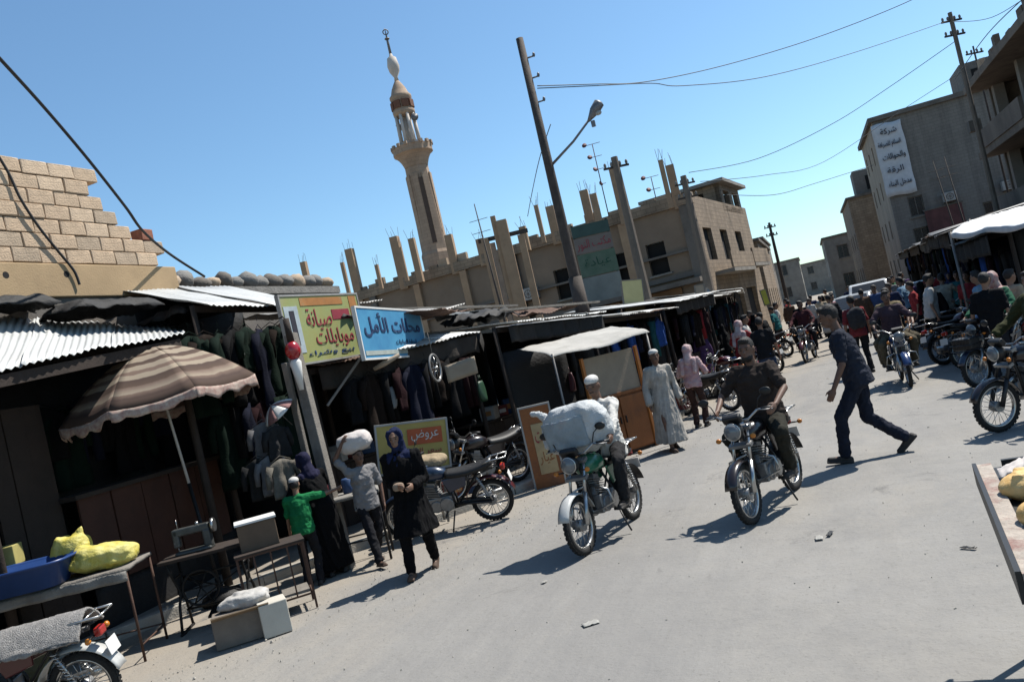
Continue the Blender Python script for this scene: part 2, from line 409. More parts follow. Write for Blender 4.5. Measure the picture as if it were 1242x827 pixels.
for r_ in range(7):
    y = Y0 - .1 + (bw / 2 if r_ % 2 else 0)
    while y < Y1:
        z = 4.65 + bh * r_ + bh / 2
        if z + .05 < top_at(y + .1) and y + bw / 2 < Y1 + .04:
            link('block', random.choice(bmsh), random.choice([M_block, M_block, M_block2, M_block3]), bb, (-.1 + random.uniform(-.012, .012), y - 3 + random.uniform(-.006, .006), z + random.uniform(-.004, .004)), (random.uniform(-.012, .012), random.uniform(-.012, .012), random.uniform(-.012, .012)))
        y += bw
for y, z in ((9.9, 5.14),):
    link('brick', bmsh[0], M_redbr, bb, (-.1, y - 3, z), (0, 0, random.uniform(-.2, .2))).scale = (1, .62, .9)
for y, z in ((8.28, 4.5), (7.4, 4.48)): MB().cyl((.021, y - 3, z), (-.1, y - 3, z), .045, .045, 10).build('drain_hole', M_void, bb)

lb = thing('low_stone_topped_building', 'low grey building edged with loose rough stones beyond the block wall', 'building', (-9.6, 10.7, 0))
b = MB(); b.box((-2, 2.6, 2.24), (4, 5.2, 4.48)); b.build('wall', M_concd, lb)
y = .05
while y < 5.1:
    w_ = random.uniform(.28, .5); h_ = random.uniform(.16, .3)
    q = MB(); q.ell((0, 0, 0), (.2, w_ / 2, h_ / 2 + .03), 9, 6)
    for v in q.v: v += Vector([fbm(v + Vector((y, k, 0)), 6) * .035 for k in (0, 5, 9)])
    q.build('stone', random.choice([M_stone, M_block3, M_concd]), lb, (-.2 + random.uniform(-.05, .05), y + w_ / 2, 4.48 + h_ / 2))
    y += w_ * .93
b = MB(); b.box((-.16, 2.6, 4.40), (.36, 5.24, .14)); b.build('coping', M_stone, lb)

# ------------------------------------------------------------------ unfinished corner building with the roof columns
A = Vector((-4.4, 38.9, 0)); B = Vector((-29.0, 42.1, 0)); D = Vector((-2.7, 52.0, 0))
def face_hit(x, y, P, Q, off=0):
    d = (Q - P).normalized(); n = Vector((-d.y, d.x, 0)); o = Vector((0, 0, CAM_H)); r_ = at(x, y, 1.0) - o
    t = (n.dot(P - o) + off) / n.dot(r_); return o + r_ * t
ub = thing('unfinished_corner_building', 'unfinished brown two storey building with bare roof columns at the street corner', 'building')
HB = 7.55
dAB = (B - A).normalized(); LAB = (B - A).length
def fu(x, y): p = face_hit(x, y, B, A); return (p - B).dot(-dAB), p.z
ops = []
for (x0, y0, x1, y1) in ((671, 331, 697, 357), (746, 312, 768, 338), (783, 300, 813, 327)):
    u0, z1 = fu(x0, y0); u1, z0 = fu(x1, y1); zc = (z0 + z1) / 2 ; ops.append((u0, zc - .75, u1, zc + .75))
ops2 = [(LAB - 1.2 - 3.1 * k - 2.3, 0.1, LAB - 1.2 - 3.1 * k, 2.6) for k in range(4)]
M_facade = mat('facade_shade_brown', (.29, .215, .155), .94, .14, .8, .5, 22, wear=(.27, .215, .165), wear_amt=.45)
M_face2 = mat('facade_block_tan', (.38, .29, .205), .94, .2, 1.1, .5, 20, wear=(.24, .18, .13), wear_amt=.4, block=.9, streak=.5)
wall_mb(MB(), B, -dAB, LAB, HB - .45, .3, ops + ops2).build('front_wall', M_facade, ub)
wall_windows(ub, B, -dAB, ops, .3, M_void, M_conc, depth=.26); wall_windows(ub, B, -dAB, ops2, .3, M_void, depth=.22)
b = MB(); b.beam(B + Vector((0, 0, HB - .24)) + dAB * .3, A + Vector((0, 0, HB - .24)) - dAB * .25, .42, .5); b.build('roof_beam', M_face2, ub)
b = MB(); nAB = Vector((-dAB.y, dAB.x, 0)); nAB = nAB if nAB.y < 0 else -nAB
b.beam(A + Vector((0, 0, 3.55)) + nAB * .25 + dAB * .1, A + dAB * 13 + Vector((0, 0, 3.55)) + nAB * .25, .9, .22); b.build('canopy_slab', M_concd, ub)
M_shop = mat('shop_board_brown', (.28, .15, .07), .8, .3, 1.1, .2, 20)
for k in range(4):
    p = A + dAB * (1.2 + 3.1 * k + 1.15) + Vector((0, 0, 3.05)) + nAB * .06
    q = MB(); q.beam(p - dAB * 1.15, p + dAB * 1.15, .1, .7); q.build('shop_board', M_shop, ub)
for k in range(9):
    p = A + dAB * (.25 + 3.05 * k) + nAB * .03; q = MB(); q.box((0, 0, (HB - .5) / 2), (.4, .36, HB - .52 - .02 * (k % 3)), (0, 0, math.atan2(dAB.y, dAB.x))); q.build('frame_column', M_colm if k % 3 else M_concd, ub, p)
for z in (3.9, 5.0):
    q = MB(); q.beam(A + nAB * .02 + Vector((0, 0, z)) + dAB * .1, A + dAB * 24 + nAB * .02 + Vector((0, 0, z)), .36, .22 if z < 4.5 else .1); q.build('frame_beam', M_concd, ub)
for k in range(34):
    u_ = .6 + k * .62 + random.uniform(-.1, .1); h_ = random.choice([0, 0, .2, .2, .4])
    if h_: q = MB(); q.box((0, 0, h_ / 2), (.58, .2, h_), (0, 0, math.atan2(dAB.y, dAB.x))); q.build('parapet_block', M_block3 if k % 2 else M_face2, ub, A + dAB * u_ + nAB * -.1 + Vector((0, 0, HB + .012)))
dAD = (D - A).normalized(); LAD = (D - A).length
ops3 = [(1.5, 4.4, 3.2, 6.0), (5.0, 4.4, 6.6, 6.0), (8.6, 4.4, 10.2, 6.0), (1.0, .1, 3.6, 2.8), (4.6, .1, 7.2, 2.8), (8.2, .1, 10.8, 2.8)]
wall_mb(MB(), A + dAD * .02, dAD, LAD, HB - .02, .3, ops3).build('side_wall', M_face2, ub)
wall_windows(ub, A + dAD * .02, dAD, ops3, .3, M_void, depth=.24)
b = MB(); nAD = Vector((dAD.y, -dAD.x, 0))
for k, (u, z, l) in enumerate(((4.6, 3.7, 5.2), (9.6, 3.9, 4.4))):
    p = A + dAD * u + nAD * .45 + Vector((0, 0, z)); q = MB(); q.beam(p - dAD * l / 2, p + dAD * l / 2, 1.0, .18); q.build('balcony_slab', M_conc, ub)
    if k < 2:
        q = MB(); q.beam(p - dAD * l / 2 + nAD * .44 + Vector((0, 0, .5)), p + dAD * l / 2 + nAD * .44 + Vector((0, 0, .5)), .1, .78); q.build('balcony_parapet', M_face2, ub)
q = MB(); C4 = B + (D - A); q.add([B + Vector((0, 0, HB - .46)) + dAB * -.4, A + Vector((-.35, .35, HB - .46)), D + Vector((-.35, 0, HB - .46)), C4 + Vector((0, 0, HB - .46))], [(0, 1, 2, 3)]); q.v += []
q.build('roof_slab', M_conc, ub)
# rooftop room over the street side
rp = A + dAD * 9.2 - nAD * 2.0
q = MB(); M2 = Matrix((nAD, dAD, Vector((0, 0, 1)))).transposed()
wall_mb(q, rp - dAD * 2 - nAD * 1.8 + Vector((0, 0, HB - .45)), nAD, 3.8, 1.5, .25, [(1.5, .3, 2.9, 1.2)])
wall_mb(q, rp - dAD * 2 + nAD * 2.0 + Vector((0, 0, HB - .45)), dAD, 5.0, 1.5, .25, [(.8, .3, 2.2, 1.2), (3.0, .3, 4.4, 1.2)])
q.build('rooftop_room_wall', M_face2, ub)
q = MB(); q.box(rp + dAD * .5 + Vector((0, 0, HB - .45 + .6)), (3.2, 4.3, 1.1), M2); q.build('room_interior', M_void, ub)
q = MB(); q.box(rp + dAD * .5 + Vector((0, 0, HB + 1.15)), (4.8, 6.0, .18), M2); q.build('rooftop_room_slab', M_conc, ub)
# roof columns: (x top, y top, x base, y base, width px, how far behind the front)
cols = [(366, 318, 376, 356, 8, 1), (415, 318, 421, 347, 5, 3), (420, 303, 433, 346, 11, 0), (456, 321, 460, 338, 5, 3), (475, 288, 488, 333, 12, 0), (484, 300, 492, 332, 5, 3), (496, 290, 507, 326, 9, 1),
        (543, 285, 550, 313, 11, 0), (581, 290, 589, 322, 11, 0), (633, 275, 641, 308, 10, 1), (649, 249, 658, 284, 6, 2), (664, 251, 674, 282, 12, 0), (704, 232, 717, 271, 12, 0), (716, 236, 727, 269, 10, 1),
        (741, 206, 757, 258, 14, 0), (801, 194, 813, 245, 7, 1), (810, 201, 822, 243, 12, 0)]
for (xt, yt, xb, yb, w_, off) in cols:
    t = face_hit(xt, yt, A, B, -off * -1.0); base = face_hit(xb, yb, A, B, off)
    s_ = (base - Vector((0, 0, CAM_H))).length * .95 / FOC * w_
    q = MB(); q.box((0, 0, 0), (s_ * .86, s_ * .86, t.z - HB + .6), (0, 0, R(8)))
    c_ = q.build('roof_column', M_colm, ub, Vector((base.x, base.y, (t.z + HB - .6) / 2)))
    q = MB()
    for sx in (-1, 1):
        for sy in (-1, 1): q.cyl((sx * s_ * .35, sy * s_ * .35, (t.z - HB) / 2 + .25), (sx * s_ * .38 + random.uniform(-.15, .15), sy * s_ * .36 + random.uniform(-.1, .1), (t.z - HB) / 2 + .55 + random.uniform(0, .35)), .009, .009, 4)
    q.build('rebar', M_rust, c_)
# ------------------------------------------------------------------ bare frame of columns in front of that building
fr = thing('bare_column_frame', 'pair of tall bare concrete columns with a pale panel behind the shack roofs', 'column frame')
Zf = 34.0
for (xt, yt, xb, yb, w_) in ((598, 262, 619, 356, 6), (609, 267, 628, 356, 13), (584, 290, 603, 356, 9), (634, 284, 648, 356, 8)):
    t = at(xt, yt, Zf); base = at(xb, yb, Zf); s_ = w_ * Zf / FOC
    q = MB(); q.box((0, 0, (t.z) / 2), (s_, s_, t.z), (0, 0, R(15))); q.build('column', M_colm, fr, (base.x, base.y, 0))
p0, p1 = at(590, 296, Zf + .3), at(612, 345, Zf + .3)
q = MB(); q.beam(Vector((p0.x, p0.y, (p0.z + 2.6) / 2)), Vector((p1.x, p1.y, (p0.z + 2.6) / 2)), .08, p0.z - 2.6); q.build('pale_panel', mat('pale_board', (.6, .55, .48), .8), fr)
q = MB(); q.beam(at(580, 293, Zf), at(640, 279, Zf), .16, .16); q.build('tie_beam', M_polew, fr)

# ------------------------------------------------------------------ minaret
mz = 50.0; mb_ = at(531, 316, mz); mt_ = at(462, 33, mz)
mn = thing('minaret', 'tall tan minaret with round balcony and open columned lantern under a finial', 'minaret', (mb_.x, mb_.y, 0), math.atan2(-mb_.x, mb_.y) + .12)
zr = lambda x, y: at(x, y, mz).z
z_base = zr(531, 316); z_bal = zr(505, 186); z_balt = zr(500, 176); z_lan = zr(487, 140); z_d = zr(477, 108); z_tip = mt_.z
ws = mz / FOC
q = MB(); q.box((0, 0, (z_base - .6) / 2), (2.6, 2.6, z_base - .6)); soften(q.build('base', M_minar, mn), .06)
n8 = 8
q = MB(); q.lathe([(18.5 * ws, z_base - 1), (18.5 * ws, z_base + .4), (17.0 * ws, z_base + .6), (14.2 * ws, z_bal - .75)], n8, smooth=False); q.build('shaft', M_minar, mn)
q = MB()
for k in range(8):
    a = math.pi / 8 + k * math.pi / 4
    q.box((math.cos(a) * 14.6 * ws, math.sin(a) * 14.6 * ws, (z_base + z_bal) / 2 - .2), (.10, .36, z_bal - z_base - 2.2), (0, R(0), a))
q.build('shaft_rib', M_minar, mn)['kind'] = 'stuff'
q = MB(); q.box((-.02, -14.8 * ws, (z_base + z_bal) / 2 - .3), (.26, .22, z_bal - z_base - 2.6)); q.build('stair_slit', mat('slit_grille', (.12, .08, .06), .9), mn)
q = MB(); q.lathe([(14.2 * ws, z_bal - .8), (15.5 * ws, z_bal - .6), (17.5 * ws, z_bal - .35), (20 * ws, z_bal - .15), (22 * ws, z_bal - .05), (24.5 * ws, z_bal + .02), (24.5 * ws, z_bal + .15)], 16, smooth=False); q.build('balcony', M_minar, mn)
q = MB(); q.lathe([(24.2 * ws, z_bal + .15), (24.8 * ws, z_bal + .45), (23.0 * ws, z_bal + .45), (22.6 * ws, z_bal + .15)], 16, smooth=False, closed=True); q.build('balcony_rail', M_minar, mn)
for k in range(16):
    a = k * math.pi / 8; q = MB(); q.box((math.cos(a) * 24.4 * ws, math.sin(a) * 24.4 * ws, z_bal + .5), (.16, .2, .2), (0, 0, a)); q.build('merlon', M_minar, mn)
q = MB(); q.cyl((0, 0, z_bal + .3), (0, 0, z_lan), .12, .12, 8); q.build('lantern_core', M_minpal, mn)
for k in range(8):
    a = k * math.pi / 4 + .2; q = MB(); q.cyl((math.cos(a) * 12 * ws, math.sin(a) * 12 * ws, z_bal + .3), (math.cos(a) * 11 * ws, math.sin(a) * 11 * ws, z_lan + .1), .11, .1, 8)
    q.box((math.cos(a) * 12 * ws, math.sin(a) * 12 * ws, z_bal + .5), (.34, .34, .4), (0, 0, a)); q.build('lantern_column', M_minpal, mn)
q = MB(); q.lathe([(9 * ws, z_lan - .05), (13.2 * ws, z_lan), (13.8 * ws, z_lan + .25), (12.6 * ws, z_lan + .32), (12.4 * ws, z_lan + .95), (13.6 * ws, z_lan + 1.05), (13.4 * ws, z_lan + 1.2), (11 * ws, z_d - .35), (8.6 * ws, z_d), (5 * ws, z_d + .32), (2.6 * ws, z_d + .5)], 16); q.build('lantern_dome', M_minar, mn)
q = MB()
for k in range(8):
    a = k * math.pi / 4 + .2; q.box((math.cos(a) * 12.5 * ws, math.sin(a) * 12.5 * ws, z_lan + .62), (.12, .42, .46), (0, 0, a))
q.build('dome_niche', mat('niche_rust', (.22, .10, .06), .9), mn)
z1 = zr(474, 100); z2 = zr(472, 85); z3 = zr(468, 68)
q = MB(); q.lathe([(2.6 * ws, z_d + .45), (3.0 * ws, z1), (2.2 * ws, z1 + .3), (6.2 * ws, z2 - .1), (7.4 * ws, z2 + .25), (5.6 * ws, z2 + .75), (2.4 * ws, z3), (1.4 * ws, z3 + .2)], 14); q.build('bulb', M_minpal, mn)
q = MB(); q.lathe([(1.7 * ws, z3 + .1), (1.5 * ws, z3 + .9), (.9 * ws, z3 + 1.3), (.3 * ws, z_tip)], 8); q.torus((0, 0, z3 + 1.1), .11, .05, 12, 6); q.torus((0, 0, z_tip - .25), .16, .035, 14, 6, Euler((R(90), 0, 0)).to_matrix()); q.build('finial', mat('finial_metal', (.22, .2, .19), .5, metal=.3), mn)
for a in (-.3, 2.6): MB().lathe([(.06, 0), (.1, .2), (.24, .55)], 10, (math.cos(a) * 13.5 * ws, math.sin(a) * 13.5 * ws, z_lan - .4), Euler((R(90), 0, a)).to_matrix()).build('loudspeaker', M_lampg, mn)

# ------------------------------------------------------------------ right side buildings
M_rb1 = mat('right_concrete_brown', (.235, .185, .145), .93, .25, .7, .5, 16, wear=(.14, .11, .09), wear_amt=.45, streak=.7)
M_rbcol = mat('right_column_pale', (.33, .29, .25), .93, .2, 1.2, .4, 20)
def frame_building():
    t = thing('concrete_frame_building', 'brown concrete frame building with deep dark floors nearest on the right', 'building', (9.4, 25, 0))
    Lb, Wd, hs = 19.0, 9.0, 3.1
    for k in range(1, 4):
        q = MB(); q.box((Wd / 2 - .5, Lb / 2, hs * k), (Wd + 1.0, Lb + .3, .32)); soften(q.build('floor_slab', M_rb1, t), .02)
    for k in range(3):
        for j in range(5):
            for i in range(2):
                q = MB(); q.box((.3 + i * 4.2, .3 + j * (Lb - .6) / 4, hs * k + hs / 2), (.45, .45, hs - .32)); q.build('column', M_rbcol, t)
        q = MB(); wall_mb(q, Vector((1.5, Lb - .55, hs * k)), (0, -1, 0), Lb - 1.1, hs - .17, .2, []); 
        q.build('inner_wall', M_rb1, t)
        for j in range(4):
            y = .3 + (j + .5) * (Lb - .6) / 4
            q = MB(); q.box((1.36, y, hs * k + 1.45), (.08, 1.9, 1.7)); q.build('window', M_void, t)
        if k:
            for (y0, y1) in ((.3, 8.5), (10.2, 18.0)):
                q = MB(); q.box((-1.0, (y0 + y1) / 2, hs * k + .55), (.12, y1 - y0, .8)); q.build('balcony_parapet', M_rb1, t)
    q = MB(); wall_mb(q, Vector((.0, Lb - .001, 0)), (1, 0, 0), Wd, hs * 3, .2, []); q.build('end_wall', M_rb1, t)
    q = MB(); wall_mb(q, Vector((2.0, .02, 0)), (1, 0, 0), Wd - 2, hs * 3 - .16, .2, []); q.build('near_end_wall', M_rb1, t)
    q = MB(); q.box((2.6, 13.2, hs * 3 + .7), (2.4, 5.2, 1.1)); q.box((2.6, 14.6, hs * 3 + 1.5), (1.6, 1.6, .6)); q.build('roof_parapet', M_rb1, t)
    for (x, y, h) in ((.4, 17.6, 1.2), (3, 9, 1.0), (.5, 4, 1.4)):
        q = MB(); q.box((x, y, hs * 3 + .16 + h / 2), (.4, .4, h)); q.build('roof_column', M_rbcol, t)
    for k in range(26):
        h_ = random.choice([.2, .2, .4, .4, .6]); q = MB(); q.box((-.7 + random.uniform(-.1, .1), .8 + k * .7, hs * 3 + .165 + h_ / 2), (.22, .66 * random.uniform(.6, 1), h_), (0, 0, random.uniform(-.08, .08)))
        if k % 4: q.build('parapet_block', M_rb1 if k % 3 else M_block3, t)
    q = MB(); q.box((-.95, Lb - .2, hs * 3 - 1.7), (.5, .6, .5)); q.build('meter_box', M_concd, t)
    return t
frame_building()
M_rb2 = mat('grey_plaster_block', (.285, .255, .225), .93, .14, .5, .4, 16, wear=(.21, .19, .17), wear_amt=.42, block=.5, streak=.7)
M_rb2s = mat('plaster_sand', (.44, .36, .275), .93, .14, .8, .3, 16, streak=.6)
t = thing('banner_building', 'grey four storey building carrying a long white cloth banner', 'building', (6, 61, 0))
q = MB(); q.box((9.05, 6.2, 5.75), (17.5, 11.6, 11.5)); q.build('core', M_rb2, t)
ops = [(1.0, 5.0, 1.9, 6.3), (.9, 2.6, 1.9, 4.2), (5.2, 3.3, 6.3, 4.8), (7.5, 8.2, 8.7, 9.5), (10.5, 8.2, 11.7, 9.5), (8.4, 3.3, 9.6, 4.8)]
wall_mb(MB(), Vector((0, 0, 0)), (1, 0, 0), 18, 11.8, .25, ops).build('front_wall', M_rb2, t); wall_windows(t, Vector((0, 0, 0)), (1, 0, 0), ops, .25, M_glass, M_conc, depth=.18, frame=M_concd)
ops = [(u, z, u + .8, z + 1.3) for z in (1.2, 4.0, 6.8, 9.4) for u in (1.2, 4.2, 7.4)]
wall_mb(MB(), Vector((-.0, 12, 0)), (0, -1, 0), 11.7, 11.8, .25, ops).build('street_wall', M_rb2s, t); wall_windows(t, Vector((0, 12, 0)), (0, -1, 0), ops, .25, M_void, depth=.2)
q = MB(); q.box((8.95, 6, 11.95), (18.4, 12.5, .3)); q.build('roof_cornice', M_concd, t)
for (x, y, w_, h) in ((8.0, 3.5, 4, 2.0), (13.5, 3, 5, 3.0)):
    q = MB(); q.box((x, y, 12.1 + h / 2), (w_, 4, h)); q.build('rooftop_room', M_rb2, t)
    q = MB(); q.box((x - w_ * .2, y - 2.0, 12.1 + h * .5), (w_ * .3, .08, h * .5)); q.build('room_opening', M_void, t)
bn = thing('cloth_banner', 'long white cloth banner with dark script hung down the grey building', 'banner', (aty(1083, 185, 60.8).x, 60.8, 0))
q = MB(); q.sheet(lambda u, v: (-.92 + 1.84 * u + .05 * fbm((u * 3, v * 5, 2)), -.06 + .05 * fbm((u * 2, v * 4, 1)), 6.6 + 4.9 * v + .06 * math.sin(u * 6)), 8, 14, .012); bcl = q.build('cloth', M_banner, bn)
# ------------------------------------------------------------------ lettering (flat print): Arabic letters are joined by their shaped forms
FORMS = {}
def _forms():
    base = [('ا', 'FE8D FE8E'), ('ب', 'FE8F FE90 FE91 FE92'), ('ت', 'FE95 FE96 FE97 FE98'), ('ث', 'FE99 FE9A FE9B FE9C'), ('ج', 'FE9D FE9E FE9F FEA0'), ('ح', 'FEA1 FEA2 FEA3 FEA4'), ('خ', 'FEA5 FEA6 FEA7 FEA8'),
            ('د', 'FEA9 FEAA'), ('ذ', 'FEAB FEAC'), ('ر', 'FEAD FEAE'), ('ز', 'FEAF FEB0'), ('س', 'FEB1 FEB2 FEB3 FEB4'), ('ش', 'FEB5 FEB6 FEB7 FEB8'), ('ص', 'FEB9 FEBA FEBB FEBC'), ('ض', 'FEBD FEBE FEBF FEC0'),
            ('ط', 'FEC1 FEC2 FEC3 FEC4'), ('ع', 'FEC9 FECA FECB FECC'), ('غ', 'FECD FECE FECF FED0'), ('ف', 'FED1 FED2 FED3 FED4'), ('ق', 'FED5 FED6 FED7 FED8'), ('ك', 'FED9 FEDA FEDB FEDC'), ('ل', 'FEDD FEDE FEDF FEE0'),
            ('م', 'FEE1 FEE2 FEE3 FEE4'), ('ن', 'FEE5 FEE6 FEE7 FEE8'), ('ه', 'FEE9 FEEA FEEB FEEC'), ('و', 'FEED FEEE'), ('ي', 'FEF1 FEF2 FEF3 FEF4'), ('ة', 'FE93 FE94'), ('أ', 'FE83 FE84')]
    for ch, f in base: FORMS[ch] = [chr(int(x, 16)) for x in f.split()]
_forms()
def arabic(s):
    out = []
    for i, ch in enumerate(s):
        if ch not in FORMS: out.append(ch); continue
        f = FORMS[ch]; pj = i > 0 and s[i - 1] in FORMS and len(FORMS[s[i - 1]]) == 4; nj = i < len(s) - 1 and s[i + 1] in FORMS and len(f) == 4
        out.append(f[3] if pj and nj and len(f) == 4 else f[2] if nj else f[1] if pj else f[0])
    return ''.join(out[::-1])
def lettering(text, w, h, m, parent, loc, rot, name='lettering', th=.004, bold=0.0):
    c = bpy.data.curves.new('lettering', 'FONT'); c.body = text; c.align_x = 'CENTER'; c.align_y = 'CENTER'; c.extrude = th; c.offset = bold; c.resolution_u = 2
    o = bpy.data.objects.new('tmp', c); COL.objects.link(o); dg = bpy.context.evaluated_depsgraph_get()
    me = bpy.data.meshes.new_from_object(o.evaluated_get(dg)); bpy.data.objects.remove(o)
    xs_ = [v.co.x for v in me.vertices]; ys_ = [v.co.y for v in me.vertices]
    if not xs_: return None
    sx = w / (max(xs_) - min(xs_)); sy = h / (max(ys_) - min(ys_)); cx, cy = (max(xs_) + min(xs_)) / 2, (max(ys_) + min(ys_)) / 2
    for v in me.vertices: v.co = Vector(((v.co.x - cx) * sx, (v.co.y - cy) * sy, v.co.z))
    me.materials.clear()
    return link(name, me, m, parent, loc, rot)
FR = (R(90), 0, 0)                      # upright, readable from -Y
for k, (s_, z) in enumerate((('شركة', 10.9), ('السلام للصرافة', 10.05), ('والحوالات', 9.2), ('الرقة', 8.3), ('مدخل البناء', 7.4))):
    lettering(arabic(s_), 1.0 + .4 * (len(s_) > 6), .5, M_ink, bn, (.05 - .1 * k % .2, -.15, z), FR, 'printed_line', .02)

# ------------------------------------------------------------------ farther buildings along the street
def far_building(label, x0, x1, y0, y1, h, m, wins, extra=None, name='far_building'):
    t = thing(name, label, 'building', (x0, y0, 0)); w_, d_ = x1 - x0, y1 - y0
    ops = []
    nx = max(1, int(w_ / 3))
    for fl in range(wins):
        for i in range(nx): ops.append((w_ * (i + .5) / nx - .55, 1.1 + fl * 3.1, w_ * (i + .5) / nx + .55, 2.5 + fl * 3.1))
    wall_mb(MB(), Vector((0, 0, 0)), (1, 0, 0), w_, h, .25, ops).build('front_wall', m, t); wall_windows(t, Vector((0, 0, 0)), (1, 0, 0), ops, .25, M_glass, M_conc, depth=.18, frame=M_concd)
    side = -1 if x0 > 0 else 1
    ny = max(1, int(d_ / 3)); ops = []
    for fl in range(wins):
        for i in range(ny): ops.append((d_ * (i + .5) / ny - .5, 1.1 + fl * 3.1, d_ * (i + .5) / ny + .5, 2.5 + fl * 3.1))
    if side < 0: o, ud = Vector((0.002, d_, 0)), (0, -1, 0)
    else: o, ud = Vector((w_ - .002, 0, 0)), (0, 1, 0)
    q = wall_mb(MB(), o + Vector(ud) * .26, ud, d_ - .3, h - .01, .25, [(a - .26, b_, c - .26, d) for a, b_, c, d in ops]); q.build('street_wall', m, t)
    wall_windows(t, o, ud, ops, .25, M_void, depth=.18)
    q = MB(); q.box((w_ / 2, d_ / 2, h + .09), (w_ + .3, d_ + .3, .2)); q.build('roof_slab', M_concd, t)
    q = MB(); q.box((w_ / 2, d_ / 2 + .3, h / 2), (w_ - .7, d_ - .7, h - .05)); q.build('core', m, t)
    if extra: extra(t, w_, d_, h)
    return t
def tank(t, w_, d_, h):
    q = MB(); q.cyl((w_ * .5, 1.2, h + .6), (w_ * .5, 1.2, h + 1.7), .6, .6, 14); q.box((w_ * .5, 1.2, h + .4), (1.2, 1.2, .4)); q.build('water_tank', mat('tank_blue', (.05, .08, .13), .6), t)
def room(t, w_, d_, h):
    q = MB(); q.box((w_ * .4, 2, h + 1.2), (w_ * .5, 3, 2.2)); q.build('rooftop_room', M_rb2, t)
    q = MB(); q.box((w_ * .4, .48, h + 1.1), (.9, .06, 1.2)); q.build('room_window', M_void, t)
far_building('small sandy block house at the far right end of the street', 2.1, 9.0, 96, 110, 6.6, M_conc, 2, tank)
far_building('narrow tan house squeezed between the banner building and the far houses', 4.4, 10.0, 78, 92, 8.6, M_face2, 2, room)
far_building('pale low house closing the far end of the street', -5.5, -1.0, 120, 132, 6.0, M_conc, 2)
far_building('grey far house on the left of the street gap', -9.0, -3.1, 74, 88, 6.9, M_rb2, 2, room)
far_building('low beige shop house just past the unfinished corner building', -8.0, -2.6, 54.5, 70, 5.6, M_face2, 1)
far_building('distant dusty hill house seen through the street gap', -1.5, 9.5, 170, 182, 6.2, M_conc, 2)

# ------------------------------------------------------------------ poles and wires
pl = at(630, 45, 19.8); pole1 = thing('street_lamp_pole', 'tall dark pole with a street lamp on an angled arm', 'street lamp', (pl.x, pl.y, 0))
q = MB(); q.tube([(0, 0, 0), (0, 0, 3), (0, 0, 6), (0, 0, pl.z)], [.15, .135, .115, .09], 12); q.build('pole', M_polew, pole1)
q = MB(); q.cyl((0, 0, 2.2), (0, 0, 3.6), .19, .17, 12); q.build('pole_sleeve', M_polew, pole1)
a0 = at(676, 198, 19.8) - Vector((pl.x, pl.y, 0)); a1 = at(716, 143, 19.4) - Vector((pl.x, pl.y, 0)); a2 = at(727, 124, 19.3) - Vector((pl.x, pl.y, 0))
q = MB(); q.tube([(0, 0, a0.z - .05), a0.lerp(a1, .5), a1], [.035, .03, .028], 8); q.build('arm', M_lampg, pole1)
d_ = (a2 - a1).normalized(); q = MB()
q.tube([a1 - d_ * .08, a1 + d_ * .05, a1 + d_ * .2, a1 + d_ * .42, a2 + d_ * .05], [.03, .07, .12, .125, .05], 10); hd = q.build('lamp_head', M_lampg, pole1)
q = MB(); q.ell(a1 + d_ * .26 + Vector((.03, 0, -.11)), (.09, .09, .06), 10, 6); q.build('lamp_glass', mat('lamp_glass', (.4, .42, .42), .2), hd)
q = MB(); q.box(a1 + Vector((.05, .0, -.14)), (.09, .08, .14)); q.build('control_box', M_lampg, pole1)
for z in (7.9, 8.5, 9.0): q = MB(); q.cyl((.08, 0, z), (.24, .06, z + .02), .02, .02, 6); q.ell((.24, .06, z + .05), (.035, .035, .06), 8, 6); q.build('insulator', M_lampg, pole1)

def conc_pole(xt, yt, Z, label, r0=.17, r1=.1, arms=2, name='utility_pole', m=None):
    p = at(xt, yt, Z); t = thing(name, label, 'utility pole', (p.x, p.y, 0), 0, None)
    q = MB(); q.tube([(0, 0, 0), (0, 0, p.z * .5), (0, 0, p.z)], [r0, (r0 + r1) / 2, r1], 8, smooth=False); q.build('pole', m or M_polec, t)
    for k in range(arms):
        q = MB(); q.box((0, 0, p.z - .35 - .6 * k), (.9, .07, .07), (0, 0, R(25))); ar = q.build('cross_arm', M_polew, t)
        for x in (-.38, -.15, .15, .38): MB().ell((x * math.cos(R(25)), x * math.sin(R(25)), p.z - .24 - .6 * k), (.05, .05, .09), 8, 6).build('insulator', M_stone, ar)
    return p
P1 = Vector((pl.x, pl.y, 0))
P2 = conc_pole(745, 190, 28.3, 'concrete utility pole rising just right of the hanging signs', .21, .12, 1)
P3 = conc_pole(829, 213, 35.5, 'concrete utility pole at the corner of the unfinished building', .24, .13, 2)
P4 = conc_pole(933, 270, 60, 'thin dark utility pole far down the left side', .16, .09, 2, m=M_polew)
P5 = conc_pole(1154, 14, 34, 'pale utility pole in front of the brown frame building', .11, .085, 2)
conc_pole(1182, 55, 40, 'thin steel mast beside the pale utility pole on the right', .06, .04, 1, 'steel_mast', M_polew)
for (xt, yt, xb, yb, Z, lb_) in ((575, 247, 605, 362, 33, 'thin leaning steel rod with wire before the bare columns'), (1132, 195, 1165, 300, 46, 'slim dark mast against the grey banner building'), (1146, 190, 1175, 290, 44, 'second slim mast right of the banner building corner')):
    p0, p1 = at(xt, yt, Z), at(xb, yb, Z); d = (p0 - p1).normalized(); base = p1 - d * (p1.z / d.z)
    t = thing('thin_mast', lb_, 'mast', base)
    q = MB(); q.tube([(0, 0, 0), p1 - base, p0 - base], [.06, .05, .02], 6); q.build('rod', M_polew, t)
    q = MB()
    for k in (.86, .92): q.cyl((p0 - base) * k + Vector((-.4, 0, 0)), (p0 - base) * k + Vector((.4, 0, 0)), .012, .012, 5)
    q.build('aerial_bar', M_polew, t)
